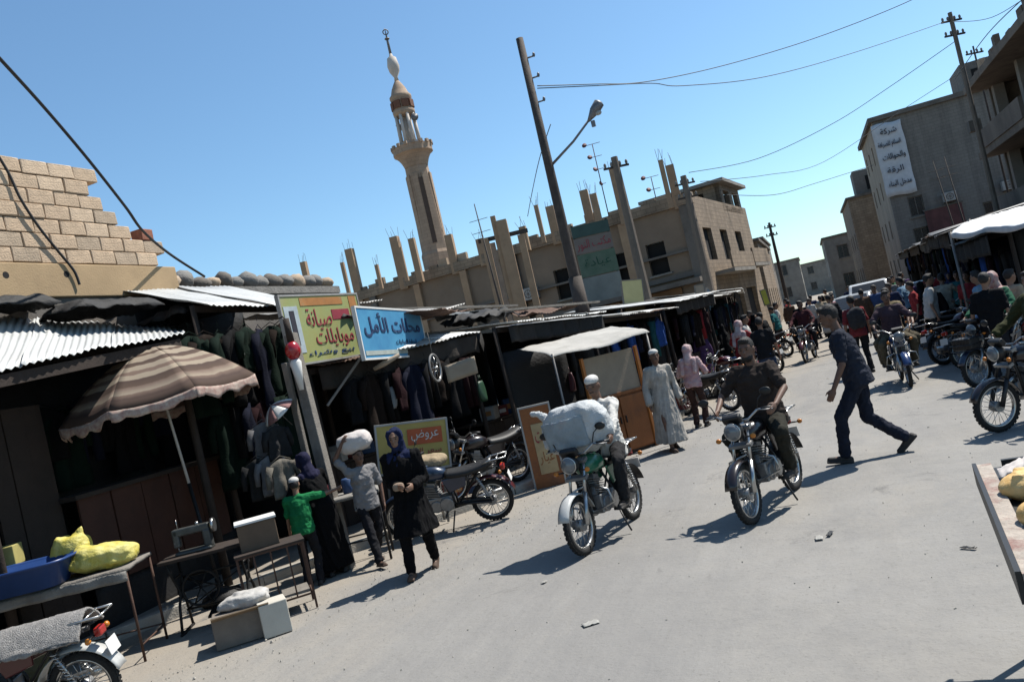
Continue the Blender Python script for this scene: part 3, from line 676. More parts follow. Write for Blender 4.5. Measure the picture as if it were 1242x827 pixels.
def antenna(xb, yb, xt, yt, Z, label):
    p0, p1 = at(xt, yt, Z), at(xb, yb, Z); t = thing('roof_antenna', label, 'antenna', (p1.x, p1.y, p1.z - .5))
    h = p0.z - p1.z + .5; q = MB(); q.cyl((0, 0, 0), (0, 0, h), .025, .02, 6); q.build('mast', M_rust, t)
    for k, z in enumerate((h, h - .6, h - 1.2, h - 1.9)):
        q = MB(); q.cyl((-.35 + .1 * k, 0, z), (.35 - .05 * k, .1, z), .014, .014, 5); ar = q.build('crossbar', M_rust, t)
        q = MB(); q.lathe([(.05, 0), (.09, .03), (.12, .07)], 10, (-.36 + .1 * k, 0, z), Euler((R(70), 0, .4 * k)).to_matrix()); q.build('dish', mat('dish_red', (.17, .075, .075), .7), ar)
antenna(736, 250, 727, 172, 38, 'roof mast with small reddish dishes above the unfinished building')
antenna(797, 245, 790, 214, 39, 'short roof aerial between the taller roof columns')

def cable(label, pts, r_=.014, m=None, group=None, sag=True, name='overhead_wire'):
    pts = [Vector(p) for p in pts]; out = []
    for i in range(len(pts) - 1):                              # Catmull-Rom through the points
        p0, p1, p2, p3 = pts[max(i - 1, 0)], pts[i], pts[i + 1], pts[min(i + 2, len(pts) - 1)]
        for k in range(8):
            t = k / 8; out.append(.5 * (2 * p1 + (p2 - p0) * t + (2 * p0 - 5 * p1 + 4 * p2 - p3) * t * t + (3 * p1 - p0 - 3 * p2 + p3) * t ** 3))
    out.append(pts[-1]); o = MB().tube(out, r_, 6).build(name, m or M_wireg)
    return tag(o, label, 'wire' if name == 'overhead_wire' else 'cable', group)
cable('upper wire from the lamp pole curving up over the street', [at(652, 103, 19.8), at(720, 101, 21), at(785, 98, 22), at(880, 78, 24), at(990, 45, 25), at(1100, 2, 25), at(1180, -40, 25)], .012)
cable('lower wire of the pair running from the lamp pole to the right', [at(652, 106, 19.8), at(720, 103, 21), at(790, 100, 22), at(830, 103, 23.5), at(930, 92, 26), at(1040, 62, 30), P5 + Vector((0, 0, -.3))], .012)
cable('wire crossing the sky from the corner pole to the right buildings', [at(836, 209, 35.5), at(920, 192, 36), at(1010, 150, 36), at(1080, 105, 36), at(1162, 48, 34)], .015)
cable('low wire above the street from the corner pole toward the banner', [at(850, 220, 35.5), at(930, 212, 40), at(1000, 196, 45), at(1100, 130, 46), at(1170, 85, 44)], .014)
cable('lowest sagging wire over the far street', [at(880, 236, 45), at(940, 236, 48), at(990, 222, 50), at(1060, 200, 54)], .018)
cable('short wire hanging slack below the lamp pole', [at(668, 150, 19.8), at(655, 190, 21), at(646, 230, 24), at(640, 262, 28)], .012)
cable('wire running off above the brown frame building', [at(1160, 95, 34), at(1200, 40, 27), at(1262, -20, 20)], .014)
cable('wire strung from the pale pole across the roof edge', [P5 + Vector((0, 0, -.4)), at(1205, 20, 30), at(1262, -15, 27)], .012)
cable('thick black cable slanting down past the block wall', [at(-60, 10, 7.4), at(0, 74, 8.2), at(52, 131, 9.1), at(104, 192, 10.0), at(150, 250, 11.0), at(172, 280, 11.6), at(205, 308, 12.7), at(247, 335, 14.2)], .021, M_wire, name='black_cable')
cable('black cable fixed across the face of the block wall', [atx(-30, 150, -8.96), atx(5, 205, -8.96), atx(22, 240, -8.95), atx(45, 275, -8.95), atx(70, 306, -8.95), atx(88, 328, -8.94), atx(95, 345, -8.94)], .018, M_wire, name='black_cable')

# ------------------------------------------------------------------ rooftop clutter: water tanks, dishes, coolers
def cooler(label, p, ud):
    t = thing('air_cooler', label, 'air cooler', p, math.atan2(ud[1], ud[0])); q = MB(); q.box((0, -.28, .3), (.8, .5, .6)); bd_ = soften(q.build('case', mat('cooler_case', (.45, .43, .40), .7, .15, 4, streak=.5), t), .02); q = MB(); q.torus((0, -.535, .3), .2, .015, 18, 6, Euler((R(90), 0, 0)).to_matrix())
    for k in range(4): q.box((0, -.535, .3), (.4, .012, .012), (0, k * math.pi / 4, 0))
    q.build('fan_grille', M_rust, bd_); q = MB(); q.box((0, -.25, -.03), (.7, .5, .04)); q.build('bracket', M_rust, t)
for k, (u, z) in enumerate(((3.4, 5.4), (9.9, 5.5), (6.8, 5.2))): cooler(('air cooler box left of the banner building windows', 'air cooler box high on the banner building', 'air cooler box in the middle of the banner building')[k], Vector((6 + u, 60.98, z)), (1, 0))
cooler('air cooler box on the upper floor of the unfinished corner building', A + dAB * 8.8 + nAB * .02 + Vector((0, 0, 4.6)), (-dAB.x, -dAB.y))

t = thing('red_shop_board', 'dull red shop board low on the front of the banner building', 'sign', (6, 60.85, 0)); p = aty(1148, 268, 60.7)
q = MB(); q.box((p.x - 6, -.06, p.z), (2.2, .08, 1.9)); q.build('panel', mat('shop_red_dull', (.17, .065, .06), .8, .25, 1.5, streak=.6), t)
q = MB(); q.box((p.x - 6, -.05, p.z + 1.0), (2.4, .14, .1)); q.build('rail', M_concd, t)
# ------------------------------------------------------------------ people
TEX = {}
def cloud_tex(sz):
    if sz not in TEX:
        t = bpy.data.textures.new('folds_%g' % sz, 'CLOUDS'); t.noise_scale = sz; t.noise_depth = 2; TEX[sz] = t
    return TEX[sz]
def fuse(mb, vox, it=4, disp=0.0, dsz=.12, name='body', fold=None):
    """one continuous surface grown round the given limbs"""
    o = bpy.data.objects.new('tmp', mb.mesh('tmp')); COL.objects.link(o)
    r_ = o.modifiers.new('r', 'REMESH'); r_.mode = 'VOXEL'; r_.voxel_size = vox; r_.use_smooth_shade = True
    s_ = o.modifiers.new('s', 'SMOOTH'); s_.factor = .5; s_.iterations = it
    if disp:
        d = o.modifiers.new('d', 'DISPLACE'); d.texture = cloud_tex(dsz); d.texture_coords = 'LOCAL'; d.strength = disp; d.mid_level = .5
    me = bpy.data.meshes.new_from_object(o.evaluated_get(bpy.context.evaluated_depsgraph_get())); me.name = name
    old = o.data; bpy.data.objects.remove(o); bpy.data.meshes.remove(old)
    if fold:                                                     # creases: sharp ridges in folded cloth
        amp, sc, sd_ = fold; new = []
        for v in me.vertices:
            p = v.co; q = Vector((p.x * sc[0] + p.z * 2.5 + sd_, p.y * sc[1] + p.x * 2, p.z * sc[2] + p.y * 2.0))
            n1 = noise.noise(q); n2 = noise.noise(q * 2.3); new.append(p + v.normal * amp * ((1 - 2.2 * abs(n1)) * .7 + .45 * (1 - 2 * abs(n2)) - .55))
        for v, c in zip(me.vertices, new): v.co = c
        me.update()
    return me
def ik(a, t, l1, l2, pole):
    a, t = Vector(a), Vector(t); d = t - a; L = min(d.length, (l1 + l2) * .999); d.normalize(); t = a + d * L
    x = (l1 * l1 - l2 * l2 + L * L) / (2 * L); h = math.sqrt(max(l1 * l1 - x * x, 0)); p = Vector(pole); p = p - d * p.dot(d)
    p = p.normalized() if p.length > 1e-6 else d.orthogonal().normalized()
    return a + d * x + p * h, t
SKIN = mat('skin_tan', (.30, .165, .105), .6, .12, 18)
SKIND = mat('skin_brown', (.19, .10, .066), .6, .12, 18)
SKINL = mat('skin_light', (.40, .235, .16), .6, .12, 18)
HAIRM = mat('black_hair', (.014, .011, .010), .7, .3, 40, .5, 90)
M_eye = mat('eye_dark', (.015, .012, .011), .3)
def cloth(name, col, **k): return mat('cloth_' + name, col, k.get('rough', .92), k.get('var', .2), k.get('scale', 9), .3, 40, col2=k.get('col2'), spec=.12)
M_shoe = mat('shoe_dark', (.03, .026, .024), .7, .3, 20)
M_sandal = mat('sandal_brown', (.10, .06, .04), .8, .3, 20)

def person(label, loc, rz, h=1.72, pel=None, lean=6, side=0, wr=None, wl=None, ar=None, al=None, head=(0, 0), skin=None, top=None, top_kind='shirt', sleeve='short', legs=None, leg_kind='trousers', hair='short', hair_m=None,
           shoe=None, vox=.011, fat=1.0, foot=(0, 0), group=None, scarf=None, knee_out=0.12, parent_rot=None, hem=.0, elbow_out=.35, toe=(0, 0), beard=False):
    """local frame: facing +Y, X right, feet on z = 0; wr/wl wrist targets, ar/al ankle targets"""
    s = h / 1.72; skin = skin or SKIN; shoe = shoe or M_shoe
    root = thing('person', label, 'person', loc, rz, group)
    if parent_rot: root.rotation_euler = parent_rot
    V3 = lambda x, y, z: Vector((x, y, z)) * s
    pel = Vector(pel) if pel is not None else V3(0, 0, .92)
    ln, sd = R(lean), R(side)
    up = Vector((math.sin(sd), math.sin(ln) * math.cos(sd), math.cos(ln) * math.cos(sd))).normalized(); fw = Vector((0, math.cos(ln), -math.sin(ln))); rt = fw.cross(up).normalized(); fw = up.cross(rt)
    T = lambda x, y, z: pel + (rt * x + fw * y + up * z) * s          # torso frame
    neck = T(0, -.005, .52); hy, hp = R(head[0]), R(head[1])
    hf = Vector((math.sin(-hy), math.cos(hy), 0)); hup = Vector((0, 0, 1)); hr = hf.cross(hup)
    hf2 = hf * math.cos(hp) - hup * math.sin(hp); hu2 = hr.cross(hf2); MH = Matrix((hr, hf2, hu2)).transposed()
    hc = neck + up * .10 * s + fw * .025 * s + hu2 * .06 * s
    Hd = lambda x, y, z: hc + MH @ (Vector((x, y, z)) * s)
    shR, shL = T(.175, 0, .455), T(-.175, 0, .455)
    hipR, hipL = pel + rt * .088 * s - up * .03 * s, pel - rt * .088 * s - up * .03 * s
    wr = Vector(wr) if wr is not None else T(.27, .06, -.07); wl = Vector(wl) if wl is not None else T(-.27, .06, -.07)
    ar = Vector(ar) if ar is not None else V3(.10, -.02, .085); al = Vector(al) if al is not None else V3(-.10, -.02, .085)
    elR, wr = ik(shR, wr, .29 * s, .26 * s, rt * elbow_out - fw * .8 - up * .2); elL, wl = ik(shL, wl, .29 * s, .26 * s, -rt * elbow_out - fw * .8 - up * .2)
    knR, ar = ik(hipR, ar, .43 * s, .41 * s, Vector((knee_out, 1, .1))); knL, al = ik(hipL, al, .43 * s, .41 * s, Vector((-knee_out, 1, .1)))
    # --- body, one continuous mesh
    b = MB(); f = fat
    b.ell(Hd(0, -.004, .012), (.074 * s, .094 * s, .108 * s), 14, 10, MH); b.ell(Hd(0, .03, -.055), (.056 * s, .062 * s, .062 * s), 12, 8, MH)
    b.cap(Hd(0, .088, .012), Hd(0, .108, -.022), .010 * s, .016 * s, 8); b.ell(Hd(0, .083, .03), (.05 * s, .014 * s, .012 * s), 10, 6, MH); b.ell(Hd(0, .087, -.058), (.024 * s, .012 * s, .012 * s), 10, 6, MH)
    for q in (-1, 1): b.ell(Hd(q * .076, -.005, -.005), (.012 * s, .022 * s, .032 * s), 8, 6, MH)
    b.cap(Hd(0, -.02, -.05), neck - up * .03 * s, .052 * s, .058 * s)
    b.cap(T(-.13, 0, .45), T(.13, 0, .45), .062 * s); b.ell(T(0, .005, .33), (.155 * s * f, .104 * s * f, .17 * s), 14, 10, Matrix((rt, fw, up)).transposed())
    b.ell(T(0, .005, .12), (.132 * s * f, .098 * s * f, .17 * s), 14, 10, Matrix((rt, fw, up)).transposed()); b.ell(T(0, -.005, -.02), (.145 * s * f, .104 * s * f, .12 * s), 14, 10, Matrix((rt, fw, up)).transposed())
    for (sh, el, w, sg) in ((shR, elR, wr, 1), (shL, elL, wl, -1)):
        b.cap(sh, el, .05 * s * f, .039 * s); b.cap(el, w, .040 * s, .027 * s)
        d = (w - el).normalized(); inn = (rt * -sg - d * (rt * -sg).dot(d)); inn = inn.normalized() if inn.length > .1 else fw.copy()
        nrm = d.cross(inn).normalized(); palm = w + d * .05 * s
        b.ell(palm, (.018 * s, .040 * s, .052 * s), 10, 8, Matrix((inn, nrm, d)).transposed())
        for k in range(4):                                                 # four fingers, slightly curled, unequal
            o_ = palm + nrm * (k - 1.5) * .0195 * s + d * .036 * s; l = (.062, .072, .068, .052)[k] * s
            m1 = o_ + d * l * .55 + inn * .010 * s; m2 = m1 + d * l * .30 + inn * l * .38
            b.cap(o_, m1, .0098 * s, .0092 * s, 6); b.cap(m1, m2, .0092 * s, .008 * s, 6)
        th0 = palm - nrm * .030 * s - d * .018 * s; th1 = th0 - nrm * .022 * s + d * .034 * s + inn * .018 * s; th2 = th1 + d * .03 * s + inn * .012 * s
        b.cap(th0, th1, .012 * s, .0105 * s, 6); b.cap(th1, th2, .0105 * s, .009 * s, 6)
    for (hp_, kn, an) in ((hipR, knR, ar), (hipL, knL, al)):
        b.cap(hp_, kn, .082 * s * f, .055 * s); b.cap(kn, kn.lerp(an, .35), .053 * s, .056 * s); b.cap(kn.lerp(an, .35), an, .056 * s, .036 * s)
    fd = []
    for (an, kn, ang, sg, tp) in ((ar, knR, foot[0], 1, toe[0]), (al, knL, foot[1], -1, toe[1])):
        a_ = R(ang); d = Vector((math.sin(a_) * sg, math.cos(a_), 0)); d = (d * math.cos(R(tp)) - Vector((0, 0, 1)) * math.sin(R(tp))).normalized(); fu_ = Vector((0, 0, 1)); x_ = d.cross(fu_).normalized(); u_ = x_.cross(d); fd.append((an, d, x_, u_))
        b.cap(an - u_ * .03 * s - d * .02 * s, an - u_ * .048 * s + d * .13 * s, .035 * s, .03 * s)
    link('body', fuse(b, vox, 3), skin, root)
    # --- eyes and brows
    e = MB()
    for q in (-1, 1):
        e.ell(Hd(q * .031, .083, .012), (.014 * s, .007 * s, .0075 * s), 8, 6, MH); e.box(Hd(q * .032, .088, .034), (.034 * s, .010 * s, .009 * s), MH)
    e.build('eyes', M_eye, root)['kind'] = 'stuff'
    if beard:
        e = MB(); e.ell(Hd(0, .035, -.075), (.058 * s, .064 * s, .05 * s), 12, 8, MH); link('beard', fuse(e, .012, 1, .01, .03), HAIRM, root)
    # --- hair or head cover
    e = MB(); hm = hair_m or HAIRM; hn = 'hair'; dsp = .008
    if hair == 'short':
        e.ell(Hd(0, -.018, .032), (.081 * s, .096 * s, .104 * s), 14, 10, MH); e.ell(Hd(0, .045, .095), (.058 * s, .045 * s, .032 * s), 10, 8, MH)
    elif hair == 'cap':
        e.ell(Hd(0, -.008, .072), (.084 * s, .101 * s, .062 * s), 14, 10, MH); e.ell(Hd(0, .085, .06), (.06 * s, .06 * s, .012 * s), 10, 6, MH); hn = 'cap'; dsp = 0
    elif hair == 'skullcap':
        e.ell(Hd(0, -.012, .068), (.083 * s, .099 * s, .06 * s), 14, 10, MH); hn = 'cap'; dsp = .004
    elif hair in ('hijab', 'keffiyeh'):
        hn = 'head_scarf'; dsp = .018
        e.ell(Hd(0, -.03, .02), (.094 * s, .105 * s, .118 * s), 14, 10, MH)
        e.cap(Hd(-.07, .035, -.03), Hd(0, .055, -.11), .03 * s, .035 * s); e.cap(Hd(.07, .035, -.03), Hd(0, .055, -.11), .03 * s, .035 * s)
        e.cap(Hd(-.055, .03, .085), Hd(.055, .03, .085), .034 * s); e.cap(Hd(-.078, .03, .06), Hd(-.078, .03, -.04), .022 * s); e.cap(Hd(.078, .03, .06), Hd(.078, .03, -.04), .022 * s)
        e.cap(Hd(0, -.05, -.05), T(0, -.05, .44), .085 * s, .11 * s); e.cap(T(-.1, 0, .45), T(.1, 0, .45), .088 * s); e.ell(T(0, .06, .38), (.11 * s, .07 * s, .12 * s), 10, 8)
        if hair == 'keffiyeh': e.cap(T(-.12, -.06, .45), T(-.14, -.1, .2), .07 * s, .05 * s); e.cap(T(.12, -.06, .45), T(.13, -.1, .22), .07 * s, .05 * s)
    link(hn, fuse(e, vox * .9, 3, dsp, .05), hm, root)
    if hair in ('cap', 'skullcap'):
        e = MB(); e.ell(Hd(0, -.03, .018), (.0785 * s, .084 * s, .085 * s), 14, 10, MH); link('hair', fuse(e, vox * .9, 2, .006, .04), HAIRM, root)
    if hair != 'hijab' and not beard:
        e = MB(); e.ell(Hd(0, .094, -.045), (.026 * s, .008 * s, .006 * s), 8, 5, MH); e.build('moustache', HAIRM, root)
    # --- upper garment
    tm = top or cloth('plain', (.2, .2, .2)); MT = Matrix((rt, fw, up)).transposed(); g = .016
    e = MB()
    if top_kind in ('shirt', 'jacket'):
        g = .016 if top_kind == 'shirt' else .028
        e.cap(T(-.135, 0, .452), T(.135, 0, .452), (.062 + g) * s); e.ell(T(0, .005, .33), ((.168 * f + g) * s, (.118 * f + g) * s, .18 * s), 14, 10, MT); e.cap(T(0, -.01, .45), T(0, -.008, .5), .07 * s, .06 * s)
        n = 18; tr = [(.158 * f + g, .116 * f + g, .36), (.158 * f + g, .118 * f + g, .22), (.156 * f + g, .122 * f + g, .10), (.166 * f + g, .13 * f + g, 0.0), (.172 * f + g, .136 * f + g, -.10 - hem)]
        e.add([T(rx * math.cos(2 * math.pi * k / n), ry * math.sin(2 * math.pi * k / n), zz) for rx, ry, zz in tr for k in range(n)], [(i * n + (k + 1) % n, i * n + k, (i + 1) * n + k, (i + 1) * n + (k + 1) % n) for i in range(4) for k in range(n)] + [tuple(range(n)), tuple(range(4 * n, 5 * n))[::-1]], True)
        for (sh, el, w) in ((shR, elR, wr), (shL, elL, wl)):
            if sleeve == 'short': e.cap(sh, sh.lerp(el, .78), (.054 * f + g) * s, (.045 + g) * s)
            else: e.cap(sh, el, (.052 * f + g) * s, (.042 + g) * s); e.cap(el, el.lerp(w, .93), (.042 + g) * s, (.030 + g) * s)
        link('shirt' if top_kind == 'shirt' else 'jacket', fuse(e, vox, 2, .010, .12, fold=(.017, (7, 7, 10), loc[0] * 7)), tm, root)
    else:                                                                  # long robe: folded skirt from shoulders to ankle
        n = 26; z_h = hem or .12
        e.cap(T(-.135, 0, .452), T(.135, 0, .452), .082 * s); e.ell(T(0, .005, .33), (.188 * s * f, .14 * s * f, .18 * s), 14, 10, MT); e.cap(T(0, -.01, .45), T(0, -.008, .51), .07 * s, .062 * s)
        prof = [(0, .178, .14, .30), (0, .165, .135, .16), (0, .19, .155, -.02)]
        rows = [[T(0, 0, zz) + rt * rx * s * f * math.cos(2 * math.pi * k / n) + fw * ry * s * f * math.sin(2 * math.pi * k / n) for k in range(n)] for _, rx, ry, zz in prof]
        bx, by = (ar.x + al.x) / 2, (ar.y + al.y) / 2; sx = abs(ar.x - al.x) / 2 + .15 * s; sy = abs(ar.y - al.y) / 2 + .13 * s
        for j in range(1, 8):
            t = j / 7; cz = pel.z * (1 - t) + z_h * s * t - .02 * s
            rows.append([Vector((pel.x * (1 - t) + bx * t, pel.y * (1 - t) + by * t, cz)) + Vector(((.19 * s * f * (1 - t) + sx * t) * math.cos(2 * math.pi * k / n), (.155 * s * f * (1 - t) + sy * t) * math.sin(2 * math.pi * k / n), 0)) * (1 + .09 * t * math.sin(k * 5 * 2 * math.pi / n + j * .3 + loc[0] * 9)) for k in range(n)])
        Vv = [p for r_ in rows for p in r_]; m_ = len(rows)
        Ff = [(i * n + (k + 1) % n, i * n + k, (i + 1) * n + k, (i + 1) * n + (k + 1) % n) for i in range(m_ - 1) for k in range(n)] + [tuple(range(n)), tuple(range((m_ - 1) * n, m_ * n))[::-1]]
        e.add(Vv, Ff, True)
        for (sh, el, w) in ((shR, elR, wr), (shL, elL, wl)): e.cap(sh, el, .072 * s, .062 * s); e.cap(el, el.lerp(w, .95), .062 * s, .062 * s)
        link('robe', fuse(e, vox * 1.1, 2, .010, .15, fold=(.020, (11, 11, 1.8), loc[0] * 5)), tm, root)
    # --- legs
    if leg_kind:
        lm = legs or cloth('dark_trousers', (.03, .032, .04)); e = MB()
        e.ell(T(0, -.005, -.03), (.164 * s * f, .124 * s * f, .115 * s), 14, 10, MT); e.cap(T(-.05, 0, .03), T(.05, 0, .03), .104 * s * f)
        for (hp_, kn, an) in ((hipR, knR, ar), (hipL, knL, al)):
            end = .96 if leg_kind == 'trousers' else .5
            e.cap(hp_, kn, .098 * s * f, .074 * s); e.cap(kn, kn.lerp(an, end), .074 * s, .064 * s)
        link('trousers', fuse(e, vox, 2, .008, .12, fold=(.016, (8, 8, 7), loc[1] * 7)), lm, root)
    for (an, d, x_, u_) in fd:
        e = MB(); MF = Matrix((x_, d, u_)).transposed()
        e.cap(an - u_ * .045 * s - d * .045 * s, an - u_ * .05 * s + d * .15 * s, .040 * s, .034 * s); e.box(an - u_ * .072 * s + d * .05 * s, (.085 * s, .27 * s, .022 * s), MF); e.cap(an - u_ * .03 * s - d * .01 * s, an - u_ * .045 * s + d * .06 * s, .042 * s, .036 * s)
        link('shoe', fuse(e, vox * .9, 2), shoe, root)
    root['_j'] = [*wr, *wl]
    return root
# ------------------------------------------------------------------ motorcycles
M_tyre = mat('tyre_rubber', (.018, .018, .018), .85, .25, 30, .4, 90)
M_chrome = mat('chrome_dull', (.55, .55, .54), .28, .15, 14, metal=.9)
M_alu = mat('cast_aluminium', (.34, .34, .34), .5, .2, 16, metal=.7)
M_blk = mat('black_plastic', (.014, .014, .015), .5, .25, 12)
M_frame = mat('frame_black_paint', (.016, .016, .018), .45, .25, 12)
M_seat = mat('seat_vinyl', (.02, .019, .019), .55, .25, 14, .15, 120)
M_lens = mat('headlight_lens', (.20, .21, .22), .10, .08, 20, spec=.6)
M_red = mat('tail_lens_red', (.42, .02, .015), .2, .1, 20, spec=.6)
M_amber = mat('indicator_amber', (.6, .2, .02), .25, .1, 20)
def wheel(parent, y, rad, name):
    w = MB(); MX = Euler((0, R(90), 0)).to_matrix()
    w.torus((0, y, rad), rad - .038, .036, 36, 10, MX, .034)
    for k in range(36):
        a = 2 * math.pi * k / 36                                          # tread knobs
        for sx in (-1, 1): w.box((sx * .016, y + math.cos(a) * (rad - .0045), rad + math.sin(a) * (rad - .0045)), (.017, .034, .006), (a - math.pi / 2, 0, 0))
    t = w.build(name, M_tyre, parent)
    q = MB(); q.lathe([(rad - .066, -.024), (rad - .084, -.02), (rad - .084, .02), (rad - .066, .024), (rad - .058, .02), (rad - .058, -.02)], 36, (0, y, rad), MX, True, True); q.build('rim', M_chrome, t)
    q = MB()
    for k in range(24):
        a = 2 * math.pi * k / 24; sx = .03 if k % 2 else -.03; a2 = a + (.35 if (k // 2) % 2 else -.35)
        q.cyl((sx, y + math.cos(a2) * .05, rad + math.sin(a2) * .05), (0, y + math.cos(a) * (rad - .080), rad + math.sin(a) * (rad - .080)), .0035, .0035, 4)
    q.build('spokes', M_chrome, t)['kind'] = 'stuff'
    q = MB(); q.cyl((-.055, y, rad), (.055, y, rad), .062, .062, 16); q.cyl((-.09, y, rad), (.09, y, rad), .014, .014, 8); q.build('hub', M_alu, t)
    return t
def motorcycle(label, paint, rack=True, crash=True):
    t = thing('motorcycle', label, 'motorcycle'); fr_ = .30; yf, yr = .63, -.62
    wheel(t, yf, fr_, 'front_wheel'); wheel(t, yr, fr_ - .008, 'rear_wheel')
    top = Vector((0, .36, .93)); low = Vector((0, yf, fr_)); ax = (top - low).normalized()
    for s in (-1, 1):
        q = MB(); q.cyl((s * .085, *(low)[1:]), (s * .085, *(low + ax * .32)[1:]), .027, .026, 10); q.cyl((s * .085, *(low + ax * .3)[1:]), (s * .085, *(top)[1:]), .017, .017, 10); q.build('fork_leg', M_chrome, t)
    q = MB(); q.box(Vector(top) - ax * .02, (.24, .07, .035), (R(-22), 0, 0)); q.box(Vector(top) - ax * .2, (.24, .07, .035), (R(-22), 0, 0)); q.build('fork_yoke', M_alu, t)
    q = MB()                                                                 # front fender arcs over the tyre
    def fend(u, v): a = R(20 + 140 * u); w_ = (v - .5) * .13; return (w_, yf + math.cos(a) * (fr_ + .035 - abs(v - .5) * .05), fr_ + math.sin(a) * (fr_ + .035 - abs(v - .5) * .05))
    q.sheet(fend, 14, 4, .005); q.build('front_fender', paint, t)
    q = MB(); q.ell((0, .49, .90), (.088, .095, .088), 16, 10); hl = q.build('headlight', M_blk, t)
    q = MB(); q.ell((0, .55, .90), (.082, .045, .082), 16, 8); q.build('lens', M_lens, hl)
    q = MB(); q.torus((0, .548, .90), .083, .008, 20, 6, Euler((R(90), 0, 0)).to_matrix()); q.build('bezel', M_chrome, hl)
    q = MB(); q.box((0, .47, 1.02), (.2, .07, .09), (R(-35), 0, 0)); soften(q.build('instrument_cowl', M_blk, t), .02)
    for s in (-1, 1):
        q = MB(); q.cyl((s * .1, .50, .83), (s * .17, .51, .83), .009, .009, 6); st = q.build('front_indicator', M_blk, t); q = MB(); q.ell((s * .185, .515, .83), (.03, .022, .026), 10, 6); q.build('lens', M_amber, st)
    q = MB(); q.tube([(-.36, .24, 1.04), (-.22, .33, 1.05), (-.12, .36, .98), (0, .36, .97), (.12, .36, .98), (.22, .33, 1.05), (.36, .24, 1.04)], .0115, 8); hb = q.build('handlebar', M_chrome, t)
    for s in (-1, 1):
        q = MB(); q.cyl((s * .25, .312, 1.047), (s * .37, .235, 1.04), .018, .018, 10); q.build('grip', M_blk, hb)
        q = MB(); q.tube([(s * .23, .34, 1.05), (s * .3, .345, 1.04), (s * .37, .30, 1.03)], .006, 5); q.build('lever', M_alu, hb)
        q = MB(); q.tube([(s * .22, .33, 1.06), (s * .26, .32, 1.16), (s * .31, .30, 1.2)], .006, 5); q.ell((s * .34, .30, 1.215), (.062, .014, .04), 12, 8); q.build('mirror', M_blk, hb)
    # tank: swept sections
    q = MB(); sec = [(.32, .05, .80, .05), (.27, .10, .825, .085), (.15, .135, .835, .105), (.02, .13, .82, .10), (-.07, .09, .795, .07), (-.1, .05, .785, .045)]
    V = []; n = 14
    for (y, w_, z, hh) in sec: V += [(w_ * math.copysign(abs(math.cos(2 * math.pi * k / n)) ** .7, math.cos(2 * math.pi * k / n)), y, z + hh * math.copysign(abs(math.sin(2 * math.pi * k / n)) ** .8, math.sin(2 * math.pi * k / n))) for k in range(n)]
    q.add(V, [(i * n + k, i * n + (k + 1) % n, (i + 1) * n + (k + 1) % n, (i + 1) * n + k) for i in range(len(sec) - 1) for k in range(n)] + [tuple(range(n))[::-1], tuple(range((len(sec) - 1) * n, len(sec) * n))], True)
    tk = q.build('fuel_tank', paint, t); q = MB(); q.cyl((0, .15, .93), (0, .15, .955), .032, .03, 12); q.build('filler_cap', M_chrome, tk)
    q = MB()
    def seat(u, v):
        y = -.08 - .66 * u; hw = .115 + .035 * math.sin(math.pi * min(1, u * 1.1)) - .05 * (u > .93); z = .80 + .03 * u * u * 1.6 - .018 * math.sin(math.pi * u)
        a = math.pi * v; return (-hw * math.cos(a), y, z - .055 + .085 * math.sin(a) ** .55)
    q.sheet(seat, 14, 10, .012); q.box((0, -.42, .757), (.22, .64, .03)); q.build('seat', M_seat, t)
    for s in (-1, 1):
        q = MB(); q.prism([(s * .10, -.02, .74), (s * .10, -.36, .76), (s * .10, -.34, .60), (s * .10, -.1, .54)], (s * .03, 0, 0)); soften(q.build('side_panel', paint, t), .012)
    q = MB(); q.tube([(0, .34, .88), (0, .27, .62), (0, .24, .36), (0, -.1, .31)], .02, 8); q.tube([(0, .33, .84), (0, .1, .74), (0, -.3, .72), (0, -.78, .76)], .02, 8)
    for s in (-1, 1): q.tube([(s * .04, -.02, .72), (s * .09, -.12, .45), (s * .07, -.14, .33)], .016, 6); q.tube([(s * .1, -.15, .36), (s * .1, -.4, .33), (s * .085, yr, .295)], .018, 6); q.tube([(s * .1, -.2, .38), (s * .1, -.5, .70), (s * .09, -.78, .77)], .012, 6)
    q.build('frame', M_frame, t)
    q = MB(); q.box((0, .06, .40), (.2, .34, .2)); q.cyl((-.13, -.02, .39), (.13, -.02, .39), .10, .10, 16); q.cyl((-.12, .13, .38), (.12, .13, .38), .085, .085, 16); en = soften(q.build('engine', M_alu, t), .015)
    q = MB()
    for k in range(7): q.box((0, .13 + .03 * k * .35, .51 + .027 * k), (.2, .19, .009), (R(14), 0, 0))
    q.box((0, .165, .6), (.12, .11, .22), (R(14), 0, 0)); q.build('cooling_fins', M_alu, en)['kind'] = 'stuff'
    q = MB(); q.tube([(.05, .26, .58), (.09, .36, .5), (.12, .30, .3), (.13, .0, .255), (.15, -.25, .27)], .02, 8); q.tube([(.15, -.22, .27), (.16, -.4, .29), (.17, -.86, .36)], [.03, .042, .038], 10); q.build('exhaust', M_chrome, t)
    for s in (-1, 1):
        q = MB(); q.cyl((s * .115, -.5, .68), (s * .115, yr - .02, .33), .012, .012, 6)
        for k in range(9): q.torus((s * .115, -.51 - k * .011, .65 - k * .031), .027, .006, 12, 5, Euler((R(18), 0, 0)).to_matrix())
        q.build('shock_absorber', M_chrome, t)
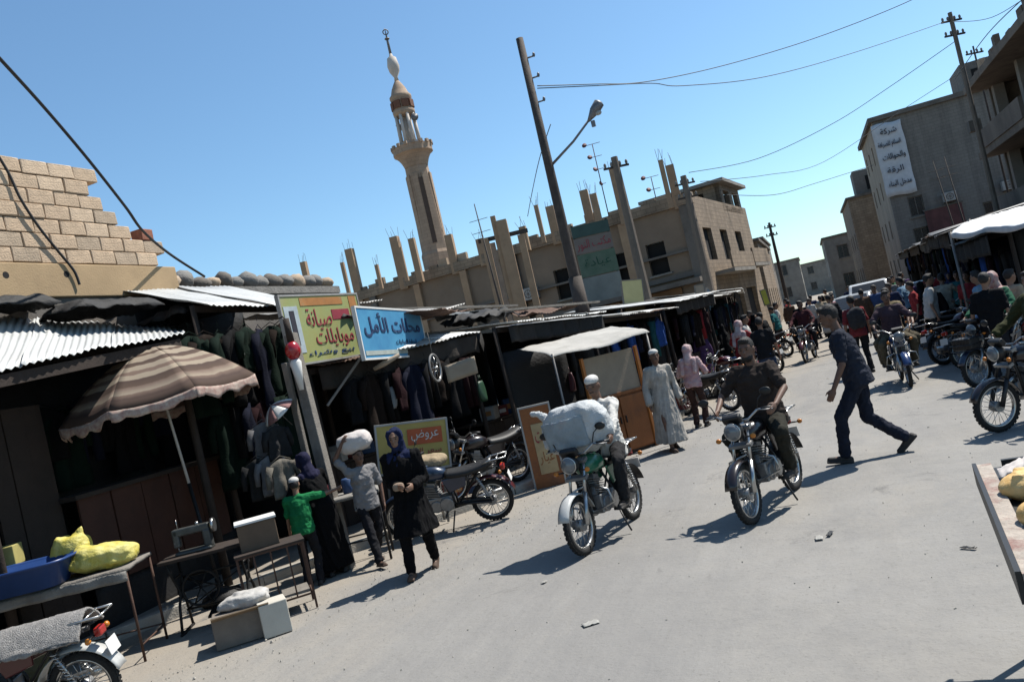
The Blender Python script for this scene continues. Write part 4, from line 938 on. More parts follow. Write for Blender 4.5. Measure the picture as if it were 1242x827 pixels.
    q = MB(); q.sheet(lambda u, v: ((v - .5) * .15, yr + math.cos(R(40 + 130 * u)) * -1 * (fr_ + .05), fr_ + math.sin(R(40 + 130 * u)) * (fr_ + .05 - abs(v - .5) * .05)) if False else ((v - .5) * .15, yr - math.cos(R(165 - 150 * u)) * (fr_ + .05), fr_ + math.sin(R(165 - 150 * u)) * (fr_ + .05 - abs(v - .5) * .05)), 14, 4, .006); q.build('rear_fender', M_blk, t)
    q = MB(); q.box((0, -.86, .72), (.11, .06, .075)); tl = soften(q.build('tail_light', M_red, t), .015)
    q = MB(); q.box((0, -.93, .58), (.17, .006, .12), (R(-12), 0, 0)); q.build('number_plate', M_white, tl)
    for s in (-1, 1):
        q = MB(); q.cyl((s * .05, -.83, .70), (s * .15, -.83, .70), .009, .009, 6); st = q.build('rear_indicator', M_blk, t); q = MB(); q.ell((s * .165, -.835, .70), (.03, .024, .026), 10, 6); q.build('lens', M_amber, st)
    if rack:
        q = MB()
        for s in (-1, 1): q.tube([(s * .1, -.55, .80), (s * .12, -.7, .86), (s * .12, -.95, .87)], .009, 6)
        for y in (-.72, -.82, -.94): q.cyl((-.12, y, .865), (.12, y, .865), .008, .008, 6)
        q.build('rear_rack', M_chrome, t)
    if crash: q = MB(); q.tube([(-.04, .27, .62), (-.24, .3, .56), (-.27, .28, .42), (-.05, .24, .34), (.05, .24, .34), (.27, .28, .42), (.24, .3, .56), (.04, .27, .62)], .012, 6); q.build('crash_bar', M_chrome, t)
    for s in (-1, 1): q = MB(); q.cyl((s * .1, .0, .28), (s * .29, -.01, .285), .016, .016, 8); q.build('footpeg', M_blk, t)
    q = MB(); q.tube([(-.1, -.1, .28), (-.16, -.06, .14), (-.22, -.03, .02)], .011, 6); q.build('side_stand', M_frame, t)
    q = MB(); q.sheet(lambda u, v: (-.07, -.1 - .55 * u, .33 + .06 * (v - .5) + .02 * math.sin(math.pi * u)), 6, 2, .02); q.build('chain_guard', M_blk, t)
    return t
P_green = mat('paint_green', (.02, .20, .11), .3, .2, 9, coat=.4, wear=(.03, .08, .055), wear_amt=.3)
P_black = mat('paint_black_red', (.02, .012, .013), .3, .2, 9, coat=.4)
P_maroon = mat('paint_maroon', (.10, .012, .016), .32, .2, 9, coat=.4)
P_blue = mat('paint_blue', (.018, .05, .17), .3, .2, 9, coat=.4)
P_red = mat('paint_red', (.27, .02, .02), .32, .2, 9, coat=.4)
P_navy = mat('paint_navy', (.018, .035, .075), .3, .2, 9, coat=.4)
P_whit = mat('paint_white_fender', (.55, .55, .53), .4, .1, 9)
PAINTED = ('front_fender', 'fuel_tank', 'side_panel')
def bike_mats(p): return {k: p for k in PAINTED}
def heading(dx, dy): return math.atan2(-dx, dy)          # rotation that turns local +Y to (dx, dy)
# ------------------------------------------------------------------ motorcycles and riders on the road
def ride_at(front, hd):
    h = Vector(hd).normalized(); return Vector((front.x - h.x * .63, front.y - h.y * .63, 0)), heading(h.x, h.y)
RP = dict(pel=(0, -.24, .93), wr=(.315, .20, 1.075), wl=(-.315, .20, 1.075), ar=(.23, -.02, .385), al=(-.23, -.02, .385), knee_out=.45, elbow_out=.7)
hA = (-.20, -.98); cA_, rA = ride_at(gnd(712, 671), hA)
bikeA = motorcycle('green motorcycle ridden toward the camera with a big sack on its tank', P_green, True, True); bikeA.location = cA_; bikeA.rotation_euler = (0, R(2), rA)
for ch in bikeA.children:
    if ch.name.startswith('front_fender'): ch.material_slots[0].link = 'OBJECT'; ch.material_slots[0].material = P_whit
person('rider in white shirt and white skullcap hugging a big sack on the green motorcycle', cA_, rA, 1.70, lean=4, head=(8, 12), top=cloth('white_cotton', (.66, .64, .60)), sleeve='long', legs=cloth('charcoal', (.035, .034, .036)), hair='skullcap', hair_m=cloth('white_cap', (.62, .60, .57)), skin=SKIND, vox=.010, hem=.05, **{**RP, 'pel': (-.02, -.36, .93), 'wr': (.33, .16, 1.075), 'wl': (-.33, .16, 1.075)})
def sack(name, label, c, size, m, rz=0, tilt=(0, 0), seed=1, cat='sack', vox=.02, neck=None, lump=.12):
    e = MB(); e.ell((0, 0, 0), Vector(size) * .5, 20, 14)
    for v in e.v:
        for k in range(3): v[k] = math.copysign(abs(v[k] / (size[k] / 2)) ** .72, v[k]) * size[k] / 2
        n_ = fbm((v.x * 4 + seed, v.y * 4, v.z * 4), 1.6); v *= 1 + lump * n_
    if neck: e.cap((0, 0, size[2] * .18), Vector(neck), size[0] * .34, size[0] * .04)
    o = link(name, fuse(e, vox, 3, .03 * min(1, max(size) / .5), .16, name, fold=(.009 * min(1, max(size) / .5), (6, 6, 13), seed * 3.0)), m, None, c, (R(tilt[0]), R(tilt[1]), rz)); return tag(o, label, cat)
M_sackw = mat('woven_sack_white', (.56, .58, .585), .7, .12, 5, .5, 70, wear=(.45, .49, .52), wear_amt=.4)
fw_ = Vector((hA[0], hA[1], 0)).normalized()
sack('white_sack', 'bulging pale grey woven sack held in front of the white-shirted rider', cA_ + fw_ * .14 + Vector((-.06, 0, 1.22)), (.80, .36, .54), M_sackw, rA, (-8, 4), 3, vox=.014, lump=.12)
sk_ = [o for o in COL.objects if o.name.startswith('white_sack')][0]
q = MB(); q.sheet(lambda u, v: (-.20 + .50 * u, .175 + .03 * math.sin(math.pi * u) + .012 * fbm((u * 6, v * 6, 2)), -.16 + .32 * v + .02 * fbm((u * 4, v * 4, 8))), 14, 12, .006); q.build('printed_panel', mat('sack_print', (.33, .39, .43), .75, .15, 8, .4, 60, wear=(.46, .40, .42), wear_amt=.4), sk_)
e = MB(); e.cap((.30, 0, .17), (.38, .0, .25), .06, .035); e.cap((.38, .0, .25), (.45, .01, .27), .035, .03); link('tied_corner', fuse(e, .012, 1, fold=(.012, (30, 30, 30), 2)), M_sackw, sk_)

hB = (-.30, -.95); cB, rB = ride_at(gnd(914, 634), hB)
dup(bikeA, cB, rB, 'black motorcycle ridden toward the camera by the man in a dark brown shirt', None, bike_mats(P_black), (0, R(3), rB))
person('broad bearded man in dark brown t-shirt riding the black motorcycle', cB, rB, 1.80, lean=6, head=(6, 4), fat=1.18, top=cloth('brown_black', (.050, .038, .033)), legs=cloth('dark_olive', (.038, .036, .028)), skin=SKIND, vox=.010, beard=True, **RP)

# parked motorcycle by the stalls, seen from its side with the tail to the right
rw = gnd(604, 629); hP = Vector((-.97, -.24, 0)).normalized(); cP = rw + hP * .62; rP_ = heading(hP.x, hP.y)
b2 = dup(bikeA, cP, rP_, 'parked dark motorcycle with red tail and tan cover on its tank beside the stalls', None, {**bike_mats(P_navy), 'rear_fender': P_maroon}, (0, R(-9), rP_))
sack('folded_cover', 'tan cloth cover folded over the tank of the parked dark motorcycle', cP + hP * .12 + Vector((0, 0, .97)), (.34, .46, .16), cloth('tan_cover', (.40, .31, .20)), rP_, (4, -9), 5, 'cloth cover', .016)
rw2 = gnd(598, 575); 
dup(bikeA, Vector((-5.35, 11.9, .12)), heading(-.55, -.83), 'second parked motorcycle half hidden with bars raised behind the first', None, bike_mats(P_black), (0, R(-8), heading(-.55, -.83)))

# corner motorcycle, bottom left, with a fleece seat cover
rwl = gnd(118, 868); hL = Vector((-.93, -.36, 0)).normalized(); cL = rwl + hL * .62; rL = heading(hL.x, hL.y)
dup(bikeA, cL, rL, 'motorcycle in the bottom left corner wearing a grey fleece seat cover', None, {**bike_mats(P_maroon), 'rear_fender': P_whit}, (0, R(-7), rL))
e = MB()
e.sheet(lambda u, v: ((v - .5) * .02 - .21 * math.cos(math.pi * v), .12 - .92 * u, .885 - .17 * abs(math.cos(math.pi * v)) ** 1.7 + .03 * u + .012 * fbm((u * 9, v * 7, 1), 2) - .03 * fbm((u * 3, v * 12, 4)) * (abs(v - .5) > .35)), 40, 26, .02)
M_fleece = mat('grey_fleece', (.40, .38, .36), 1.0, .25, 30, 1.0, 120, wear=(.24, .22, .21), wear_amt=.35)
fl = e.build('fleece_cover', M_fleece, None, cL, (0, R(-7), rL)); tag(fl, 'shaggy grey fleece draped over the seat of the corner motorcycle', 'seat cover')

# two people on a blue motorcycle coming up the street
hC = (.02, -1); cC, rC = ride_at(gnd(1104, 469), hC)
dup(bikeA, cC, rC, 'blue motorcycle carrying two people up the middle of the street', None, bike_mats(P_blue))
person('front rider in plum shirt steering the blue motorcycle', cC, rC, 1.74, lean=8, top=cloth('plum', (.075, .05, .065)), legs=cloth('khaki_dark', (.13, .11, .075)), skin=SKIND, vox=.015, **RP)
person('passenger in khaki behind the plum-shirted rider with bare forearms', cC, rC, 1.72, lean=4, top=cloth('khaki', (.25, .20, .12)), legs=cloth('khaki_dark', (.13, .11, .075)), vox=.015, pel=(-.05, -.62, .97), wr=(.28, -.3, 1.0), wl=(-.3, -.3, 1.0), ar=(.26, -.42, .40), al=(-.26, -.42, .40), knee_out=.8, elbow_out=.8, head=(-20, 0), scarf=None)

# rider going away on the right
hD = Vector((.25, 1, 0)).normalized(); pD = gnd(1157, 421); cD = pD + hD * .62; rD = heading(hD.x, hD.y)
dup(bikeA, cD, rD, 'dark motorcycle going away down the right side of the street', None, bike_mats(P_black))
person('rider in beige shirt seen from behind on the right of the street', cD, rD, 1.74, lean=14, top=cloth('beige', (.47, .42, .33)), sleeve='long', legs=cloth('night', (.02, .02, .025)), vox=.016, **{**RP, 'pel': (0, -.28, .93)})

# motorcycle cut by the right edge with its rider in olive
hE = Vector((-.86, -.5, 0)).normalized(); fE = gnd(1213, 523); cE = fE - hE * .63; rE = heading(hE.x, hE.y)
dup(bikeA, cE, rE, 'black motorcycle at the right edge with its front wheel turned to the road', None, {**bike_mats(P_black), 'fork_leg': M_frame, 'crash_bar': M_frame}, (0, R(-3), rE))
person('rider in olive green sitting on the motorcycle at the right edge', cE, rE, 1.74, lean=3, top=cloth('olive', (.055, .058, .025)), top_kind='jacket', sleeve='long', legs=cloth('black_wool', (.016, .016, .018)), vox=.013, head=(15, 0), **{**RP, 'wr': (.30, .16, 1.07)})
# one behind it, with a crate on its front
hF = Vector((-.75, -.66, 0)).normalized(); fF = gnd(1188, 470); cF = fF - hF * .63; rF = heading(hF.x, hF.y)
dup(bikeA, cF, rF, 'dark blue motorcycle with a wire basket in front behind the olive rider', None, bike_mats(P_navy))
person('rider in green shirt and red scarf behind the olive rider', cF, rF, 1.70, lean=10, top=cloth('bottle_green', (.03, .13, .075)), sleeve='long', legs=cloth('jean_dark', (.035, .05, .085)), vox=.016, hair='keffiyeh', hair_m=cloth('red_white_check', (.42, .16, .15), col2=(.55, .5, .48)), **RP)
bk = thing('wire_basket', 'black wire basket hung on the front of the dark blue motorcycle', 'basket', cF + hF * .72 + Vector((0, 0, .62)), rF)
for z in (0, .09, .18, .27): q = MB(); q.tube([(-.19, -.13, z), (.19, -.13, z), (.19, .13, z), (-.19, .13, z)], .007, 5, True); q.build('hoop', M_frame, bk)
for k in range(7):
    for sy in (-1, 1): q = MB(); q.cyl((-.18 + .06 * k, sy * .13, 0), (-.18 + .06 * k, sy * .13, .27), .004, .004, 4); q.build('upright_wire', M_frame, bk)
q = MB(); q.box((0, 0, .1), (.34, .22, .18)); soften(q.build('lining', M_blk, bk), .02)

# motorcycle and rider farther left of the street
hG = Vector((-.2, -1, 0)).normalized(); fG = gnd(978, 440); cG = fG - hG * .63; rG = heading(hG.x, hG.y)
dup(bikeA, cG, rG, 'distant motorcycle stopped at the left of the street behind the walking man', None, bike_mats(P_maroon))
person('distant rider in maroon top on the stopped motorcycle', cG, rG, 1.78, lean=2, top=cloth('maroon', (.09, .03, .035)), sleeve='long', legs=cloth('night', (.02, .02, .025)), vox=.018, skin=SKIND, **RP)
hH = Vector((.3, 1, 0)).normalized(); pH = gnd(905, 478); cH = pH + hH * .62
dup(bikeA, cH, heading(hH.x, hH.y), 'red motorcycle standing by the left stalls behind the bearded rider', None, bike_mats(P_red))
person('person with white and red scarf sitting on the standing red motorcycle', cH, heading(hH.x, hH.y), 1.70, lean=6, top=cloth('crimson', (.30, .035, .04)), sleeve='long', legs=cloth('night', (.02, .02, .025)), hair='keffiyeh', hair_m=cloth('white_red_scarf', (.6, .56, .54), col2=(.42, .2, .2)), vox=.018, **RP)

# ------------------------------------------------------------------ people on foot
def stand(px_, py_): return gnd(px_, py_)
w_ = gnd(512, 697); rzw = heading(.35, -1)
person('woman in black coat and navy headscarf walking by the stalls', (w_.x - .02, w_.y + .16, 0), rzw, 1.64, lean=5, ar=(.13, .17, .085), al=(-.09, -.20, .10), wr=(.06, .24, 1.02), wl=(-.12, .26, 1.0), top=cloth('black_coat', (.006, .006, .007)), top_kind='robe', hem=.50, legs=cloth('black_leg', (.006, .006, .007)), hair='hijab', hair_m=cloth('navy_scarf', (.018, .026, .075)), skin=SKIN, vox=.010, head=(-6, 4), toe=(0, 18), shoe=M_sandal)
sack('purse', 'small pale purse held in the hands of the woman in black', (w_.x + .02, w_.y - .10, 1.02), (.13, .08, .09), cloth('purse_tan', (.36, .27, .2)), rzw, (0, 0), 4, 'purse', .009)
k_ = gnd(384, 708)
person('small boy in green t-shirt and white cap standing with his back turned', (k_.x, k_.y, 0), heading(-.35, .93), 1.30, lean=4, wr=(.42, .30, 1.02), wl=(-.2, .1, .6), top=cloth('kelly_green', (.02, .22, .075)), legs=cloth('black_jean', (.022, .022, .026)), hair='cap', hair_m=cloth('white_cap', (.62, .60, .57)), vox=.011)
k2 = gnd(404, 702)
person('figure in black robe and dark blue scarf bending beside the boy in green', (k2.x - .1, k2.y + .25, 0), heading(-.7, .4), 1.58, lean=22, wr=(.2, .5, .95), wl=(-.2, .5, .95), top=cloth('black_robe', (.006, .006, .007)), top_kind='robe', hem=.10, leg_kind=None, hair='hijab', hair_m=cloth('indigo_scarf', (.022, .022, .055)), vox=.013)
bx_ = gnd(462, 682)
person('thin boy in grey t-shirt walking past with a white bundle on his head', (bx_.x, bx_.y, 0), heading(.62, -.45), 1.46, lean=5, ar=(.1, .24, .085), al=(-.1, -.26, .11), wr=(.17, .06, 1.55), wl=(-.2, .05, .72), elbow_out=1.0, top=cloth('grey_tee', (.27, .26, .26)), legs=cloth('black_jean', (.022, .022, .026)), leg_kind='trousers', skin=SKIND, vox=.011, toe=(-6, 25), shoe=M_sandal)
sack('white_bundle', 'white and red cloth bundle carried on the head of the thin boy', (bx_.x + .02, bx_.y - .0, 1.53), (.42, .30, .25), cloth('bundle_white', (.60, .57, .54), col2=(.62, .55, .52)), .4, (8, -6), 8, 'bundle', .014)
th_ = gnd(818, 545)
person('man in long pale grey robe and white cap walking by the orange cupboard', (th_.x, th_.y, 0), heading(.5, -.85), 1.70, lean=3, ar=(.1, .18, .085), al=(-.1, -.2, .1), top=cloth('thobe_grey', (.42, .39, .35)), top_kind='robe', hem=.17, leg_kind=None, hair='skullcap', hair_m=cloth('white_cap', (.62, .60, .57)), skin=SKIND, vox=.012, shoe=M_sandal, toe=(0, 20))
pk = gnd(852, 517)
person('person in pink checked headscarf with hands full behind the man in the grey robe', (pk.x, pk.y, 0), heading(.2, .95), 1.58, lean=8, top=cloth('pink_check', (.50, .25, .27), col2=(.58, .47, .46)), sleeve='long', legs=cloth('brown_leg', (.06, .035, .03)), hair='keffiyeh', hair_m=cloth('pink_white_scarf', (.52, .30, .31), col2=(.6, .52, .5)), vox=.014, wr=(.2, .3, 1.0), wl=(-.2, .3, 1.0))
wf, wbk = gnd(1022, 560), gnd(1096, 549); mid = (wf + wbk) / 2; hw = (wf - wbk).normalized()
person('man in navy shirt and dark jeans striding across the road', (mid.x, mid.y, 0), heading(hw.x, hw.y), 1.93, pel=(0, -.02, .985), lean=10, al=(-.07, .30, .095), ar=(.09, -.38, .17), wr=(.24, .06, .86), wl=(-.30, .24, .92), top=cloth('navy_shirt', (.032, .037, .055)), legs=cloth('dark_jeans', (.022, .027, .045)), skin=SKIND, vox=.010, head=(4, 10), toe=(42, -8), elbow_out=.2)
jn = gnd(940, 479)
person('slim man in jeans and dark top walking away on the left', (jn.x, jn.y, 0), heading(.1, 1), 1.72, lean=4, ar=(.1, .15, .085), al=(-.1, -.2, .1), top=cloth('black_tee', (.02, .02, .022)), legs=cloth('blue_jeans', (.04, .065, .13)), vox=.016, toe=(0, 20))
rd = gnd(1052, 452)
person('man in red shirt with dark backpack partly hidden by the striding man', (rd.x, rd.y, 0), heading(-.3, 1), 1.72, lean=3, top=cloth('brick_red', (.24, .04, .045)), legs=cloth('black_jean', (.022, .022, .026)), vox=.016)
sack('backpack', 'dark grey backpack worn by the man in the red shirt', (rd.x + .02, rd.y - .2, 1.22), (.36, .2, .48), cloth('pack_grey', (.05, .05, .055)), heading(-.3, 1), (5, 0), 2, 'backpack', .02)

# crowd farther off: three figures, each copy dressed on its own
c1 = gnd(1075, 412)
arch = [person('far shopper in blue shirt standing near the parked cars', (c1.x, c1.y, 0), 2.6, 1.72, top=cloth('c_blue', (.06, .10, .22)), vox=.026, group='far shoppers'),
        person('far walker in dark jacket crossing behind the red-shirted man', gnd(1020, 425), .4, 1.74, ar=(.1, .2, .085), al=(-.1, -.22, .1), top=cloth('c_dark', (.025, .025, .03)), top_kind='jacket', sleeve='long', vox=.026, group='far shoppers'),
        person('far woman in black robe near the left stalls', gnd(890, 458), 1.0, 1.62, top=cloth('black_robe', (.006, .006, .007)), top_kind='robe', leg_kind=None, hair='hijab', hair_m=cloth('c_black', (.01, .01, .012)), vox=.026, group='far shoppers')]
CC = {'white': (.55, .53, .5), 'red': (.30, .04, .045), 'teal': (.03, .16, .17), 'sand': (.42, .34, .24), 'grey': (.2, .2, .21), 'navy': (.03, .04, .09), 'brown': (.12, .07, .045), 'rose': (.42, .2, .22), 'green': (.04, .16, .07), 'black': (.012, .012, .014), 'violet': (.11, .06, .15), 'sky': (.2, .33, .47)}
crowd = [(0, 872, 452, 'teal', 'shopper in teal shirt beside the hanging blue cloth on the left'), (1, 885, 440, 'grey', 'shopper in grey jacket behind the far left stall front'), (2, 862, 470, 'violet', 'woman in violet robe in the shade of the left stalls'),
         (0, 925, 440, 'red', 'shopper in red shirt between the left stalls and the motorcycle'), (0, 950, 425, 'white', 'shopper in white shirt beyond the stopped motorcycle'), (1, 965, 412, 'brown', 'walker in brown jacket far down the left side'),
         (0, 1005, 408, 'sand', 'walker in sand shirt in the far middle of the street'), (1, 992, 404, 'navy', 'walker in navy jacket in the far middle of the street'), (0, 1020, 401, 'white', 'far walker in white shirt left of the pale sedan'),
         (0, 1110, 404, 'brown', 'shopper in brown shirt right of the white pickup'), (2, 1128, 410, 'black', 'woman in black robe by the right stalls ahead of the beige rider'), (0, 1142, 400, 'red', 'shopper in red shirt in the shade under the right stalls'),
         (1, 1178, 408, 'teal', 'shopper in teal jacket by the right stalls'), (0, 1192, 418, 'red', 'shopper in red shirt behind the green-shirted rider'), (0, 1206, 408, 'rose', 'shopper in rose shirt under the white canopy'), (1, 1222, 420, 'white', 'shopper in white jacket under the white canopy edge'),
         (0, 1238, 412, 'grey', 'shopper in grey shirt at the right edge under the canopy'), (2, 1165, 398, 'navy', 'woman in navy robe deep in the right stalls'), (0, 1213, 440, 'sky', 'shopper in light blue shirt close behind the motorcycles on the right'), (1, 1092, 392, 'green', 'walker in green jacket far down the right side')]
for (k, x, y, c, lb_) in crowd:
    p = gnd(x, y); m_ = cloth('c_' + c, CC[c])
    dup(arch[k], (p.x, p.y, 0), random.uniform(0, 6.28), lb_, 'far shoppers', {'shirt': m_, 'jacket': m_, 'robe': m_, 'head_scarf': cloth('c_' + c, CC[c])}, None, random.uniform(.95, 1.06))

PB = [(3.1, 14.3, 1.1, P_red, 'parked red motorcycle in the second row behind the olive rider'), (2.75, 17.4, -.9, P_blue, 'parked blue motorcycle under the front of the white canopy'), (2.6, 18.6, -1.0, P_maroon, 'parked maroon motorcycle beside the canopy pole'),
      (2.95, 20.2, -1.2, P_black, 'parked black motorcycle before the right stalls past the canopy'), (2.75, 23.6, -.8, P_green, 'parked green motorcycle before the second right stall'), (2.9, 25.0, -1.1, P_navy, 'parked navy motorcycle before the third right stall'), (3.0, 27.6, -1.0, P_red, 'parked red motorcycle before the third right stall'), (3.2, 30.5, -.9, P_black, 'parked black motorcycle before the fourth right stall'),
      (-2.55, 17.6, 1.0, P_black, 'parked black motorcycle before the first far left stall'), (-2.2, 20.6, 1.2, P_maroon, 'parked maroon motorcycle before the second far left stall'), (-1.9, 24.0, 1.0, P_blue, 'parked blue motorcycle before the third far left stall'), (-1.7, 29.0, .9, P_red, 'parked red motorcycle before the fourth far left stall')]
for (x, y, a_, p_, lb_) in PB: dup(bikeA, (x, y, 0), a_, lb_, None, {**bike_mats(p_)}, (0, R(-7), a_))
extra = [(0, 2.4, 14.4, 'black', 'shopper in black shirt among the parked motorcycles on the right'), (1, 2.9, 15.4, 'sand', 'shopper in sand jacket under the near end of the canopy'), (0, 2.2, 19.6, 'white', 'shopper in white shirt beside the maroon motorcycle'), (2, 2.5, 21.4, 'black', 'woman in black robe before the second right stall'), (0, 2.3, 22.9, 'red', 'shopper in red shirt before the second right stall'), (1, 1.9, 24.4, 'navy', 'walker in navy jacket passing the green motorcycle'), (0, 2.4, 26.4, 'sky', 'shopper in light blue shirt before the third right stall'), (1, 1.3, 27.4, 'brown', 'walker in brown jacket in mid street ahead of the cars'), (0, .4, 28.6, 'rose', 'walker in rose shirt in mid street ahead of the cars'), (2, 2.8, 29.2, 'violet', 'woman in violet robe before the fourth right stall'), (0, 2.5, 31.6, 'grey', 'shopper in grey shirt near the white pickup'), (1, -.6, 30.5, 'black', 'walker in black jacket left of the silver sedan'),
         (0, -.2, 34.5, 'white', 'far walker in white shirt left of the pickup'), (2, .3, 38.0, 'black', 'far woman in black robe in the street gap'), (0, -1.2, 40.0, 'red', 'far walker in red shirt in the street gap'), (1, 1.5, 42.0, 'navy', 'far walker in navy jacket beyond the cars'), (0, .6, 46.0, 'sand', 'farthest walker in sand shirt in the street gap'), (1, 3.3, 37.0, 'grey', 'far walker in grey jacket along the right stalls'),
         (0, -1.9, 22.4, 'white', 'shopper in white shirt by the maroon motorcycle on the left'), (1, -1.6, 26.2, 'black', 'walker in black jacket by the blue motorcycle on the left'), (2, -2.0, 27.6, 'black', 'woman in black robe by the third far left stall'), (0, -1.5, 31.8, 'teal', 'shopper in teal shirt by the fourth far left stall')]
for (k, x, y, c, lb_) in extra:
    m_ = cloth('c_' + c, CC[c]); dup(arch[k], (x, y, 0), random.uniform(0, 6.28), lb_, 'far shoppers', {'shirt': m_, 'jacket': m_, 'robe': m_, 'head_scarf': m_}, None, random.uniform(.95, 1.06))

# ------------------------------------------------------------------ cars
M_carw = mat('car_white', (.66, .66, .65), .3, .06, 4, coat=.4); M_cars = mat('car_silver', (.40, .40, .39), .35, .08, 4, coat=.3, wear=(.33, .31, .28), wear_amt=.3)
def car(label, loc, rz, paint, pick, name):
    t = thing(name, label, 'car', loc, rz); L_, W = (5.0, 1.75) if pick else (4.4, 1.68); z0 = .32 if pick else .25
    q = MB(); n = []
    if pick: prof = [(2.5, .45), (2.5, .85), (2.35, 1.02), (1.15, 1.1), (.95, 1.1), (-2.45, 1.1), (-2.5, .5)]
    else: prof = [(2.2, .4), (2.18, .68), (1.95, .78), (.95, .92), (-1.5, .95), (-2.1, .9), (-2.2, .45)]
    prof = [(a, b_ ) for a, b_ in prof]; low = [(-1.9, z0), (1.9, z0)]
    q.prism([(-W / 2, a, b_) for a, b_ in prof + low], (W, 0, 0)); soften(q.build('body', paint, t), .07, 3)
    if pick: cab = [(1.1, 1.1), (.45, 1.72), (-.75, 1.74), (-.95, 1.1)]
    else: cab = [(1.0, .92), (.25, 1.40), (-1.0, 1.42), (-1.65, .95)]
    q = MB(); V = []; ins = .16
    for s in (-1, 1): V += [(s * (W / 2 - .04), cab[0][0], cab[0][1]), (s * (W / 2 - ins), cab[1][0], cab[1][1]), (s * (W / 2 - ins), cab[2][0], cab[2][1]), (s * (W / 2 - .04), cab[3][0], cab[3][1])]
    q.add(V, [(3, 2, 1, 0), (4, 5, 6, 7), (0, 1, 5, 4), (1, 2, 6, 5), (2, 3, 7, 6), (0, 4, 7, 3)]); cb = soften(q.build('cabin', paint, t), .05, 2)
    def quad(P, nm, m_=M_glass):
        c_ = sum((Vector(p) for p in P), Vector()) / 4; P2 = [c_ + (Vector(p) - c_) * .84 for p in P]; nn = (P2[1] - P2[0]).cross(P2[2] - P2[0]).normalized()
        if nn.dot(c_ - Vector((0, -.2, 1.2))) < 0: nn = -nn
        q = MB(); q.prism([p - nn * .01 for p in P2], nn * .022); q.build(nm, m_, cb)
    quad([V[0], V[1], V[5], V[4]], 'windscreen'); quad([V[3], V[2], V[6], V[7]], 'rear_window'); quad([V[0], V[1], V[2], V[3]], 'side_window'); quad([V[4], V[5], V[6], V[7]], 'side_window')
    fy = prof[0][0]
    for s in (-1, 1):
        q = MB(); q.box((s * (W / 2 - .26), fy - .01, .74 if pick else .6), (.34, .06, .16)); soften(q.build('headlight', M_lens, t), .02)
        q = MB(); q.box((s * (W / 2 - .12), -fy + .02, .8 if pick else .72), (.18, .06, .2)); q.build('tail_light', M_red, t)
        q = MB(); q.box((s * (W / 2 + .09), .85 if pick else .75, 1.15 if pick else .98), (.16, .08, .12)); soften(q.build('mirror', M_blk, t), .02)
    q = MB(); q.box((0, fy + .0, .72 if pick else .58), (W - .95, .05, .14)); q.build('grille', M_blk, t)
    q = MB(); q.box((0, fy + .03, .46 if pick else .38), (W - .06, .14, .16)); soften(q.build('bumper', M_alu if pick else paint, t), .04)
    q = MB(); q.box((0, fy + .105, .47 if pick else .38), (.5, .012, .11)); q.build('number_plate', M_white, t)
    for s in (-1, 1):
        for y in (L_ * .31, -L_ * .3):
            rad = .36 if pick else .31; q = MB(); q.lathe([(rad * .6, -.1), (rad * .93, -.1), (rad, -.06), (rad, .06), (rad * .93, .1), (rad * .6, .1)], 24, (s * (W / 2 - .06), y, rad), Euler((0, R(90), 0)).to_matrix(), True, True); w = q.build('wheel', M_tyre, t)
            q = MB(); q.cyl((s * (W / 2 - .12), y, rad), (s * (W / 2 + .02), y, rad), rad * .6, rad * .56, 18); q.build('hubcap', M_alu, w)
    return t
p = gnd(1047, 404); car('dusty silver sedan parked far up the street', (p.x, p.y + 1.8, 0), heading(-.25, -1), M_cars, False, 'parked_sedan')
p = gnd(1078, 398); car('white pickup truck facing the camera far up the street', (p.x - .1, p.y + 4.5, 0), heading(-.05, -1), M_carw, True, 'pickup_truck')
p = gnd(1128, 396); car('second white car in the shade near the right stalls', (p.x + .2, p.y + 4.0, 0), heading(.05, 1), M_carw, False, 'parked_sedan')
# ------------------------------------------------------------------ market stalls
M_tin = mat('tin_pale', (.58, .59, .58), .55, .12, 2.2, .2, 30, metal=.15, wear=(.46, .44, .40), wear_amt=.35)
M_tin2 = mat('tin_grey', (.40, .39, .37), .6, .2, 2.0, .2, 30, metal=.2, wear=(.22, .16, .12), wear_amt=.38)
M_tinr = mat('tin_rusty', (.17, .10, .07), .8, .3, 3, .3, 40, metal=.2, wear=(.26, .23, .2), wear_amt=.36)
M_tarpk = mat('tarp_shade_black', (.014, .013, .013), .75, .3, 4, .4, 25)  # black tarps; as stall walls it also stands for the darkness inside
M_tarpb = mat('tarp_brown', (.05, .038, .03), .9, .3, 4, .4, 25)
M_sackc = mat('sackcloth_grey', (.28, .265, .24), .95, .2, 6, .5, 50)
M_wood = mat('old_timber', (.17, .115, .075), .88, .3, 5, .4, 40, wear=(.10, .07, .05), wear_amt=.4)
M_woodg = mat('weathered_timber', (.25, .225, .195), .9, .2, 7, .5, 50, wear=(.15, .13, .11), wear_amt=.4)
M_woodd = mat('dark_timber', (.045, .030, .022), .85, .3, 5, .3, 40)  # near black on stall counters and posts: roof shade put into the colour
M_ply = mat('rust_painted_board', (.085, .030, .016), .75, .22, 2.5, .2, 30, wear=(.045, .02, .013), wear_amt=.42)  # rust-brown paint, darkened further for the shade of the stall
M_orange = mat('orange_board', (.33, .115, .032), .65, .18, 2.5, .2, 30, wear=(.19, .075, .035), wear_amt=.44)
M_tanb = mat('tan_board', (.40, .32, .235), .8, .12, 3, .2, 30, wear=(.30, .235, .17), wear_amt=.36)
M_iron = mat('iron_black', (.022, .021, .021), .6, .3, 12, .2, 60, metal=.4)
M_steelp = mat('steel_pipe_grey', (.22, .21, .20), .5, .25, 14, metal=.5)
def lerp2(a, b, t): return Vector(a).lerp(Vector(b), t)
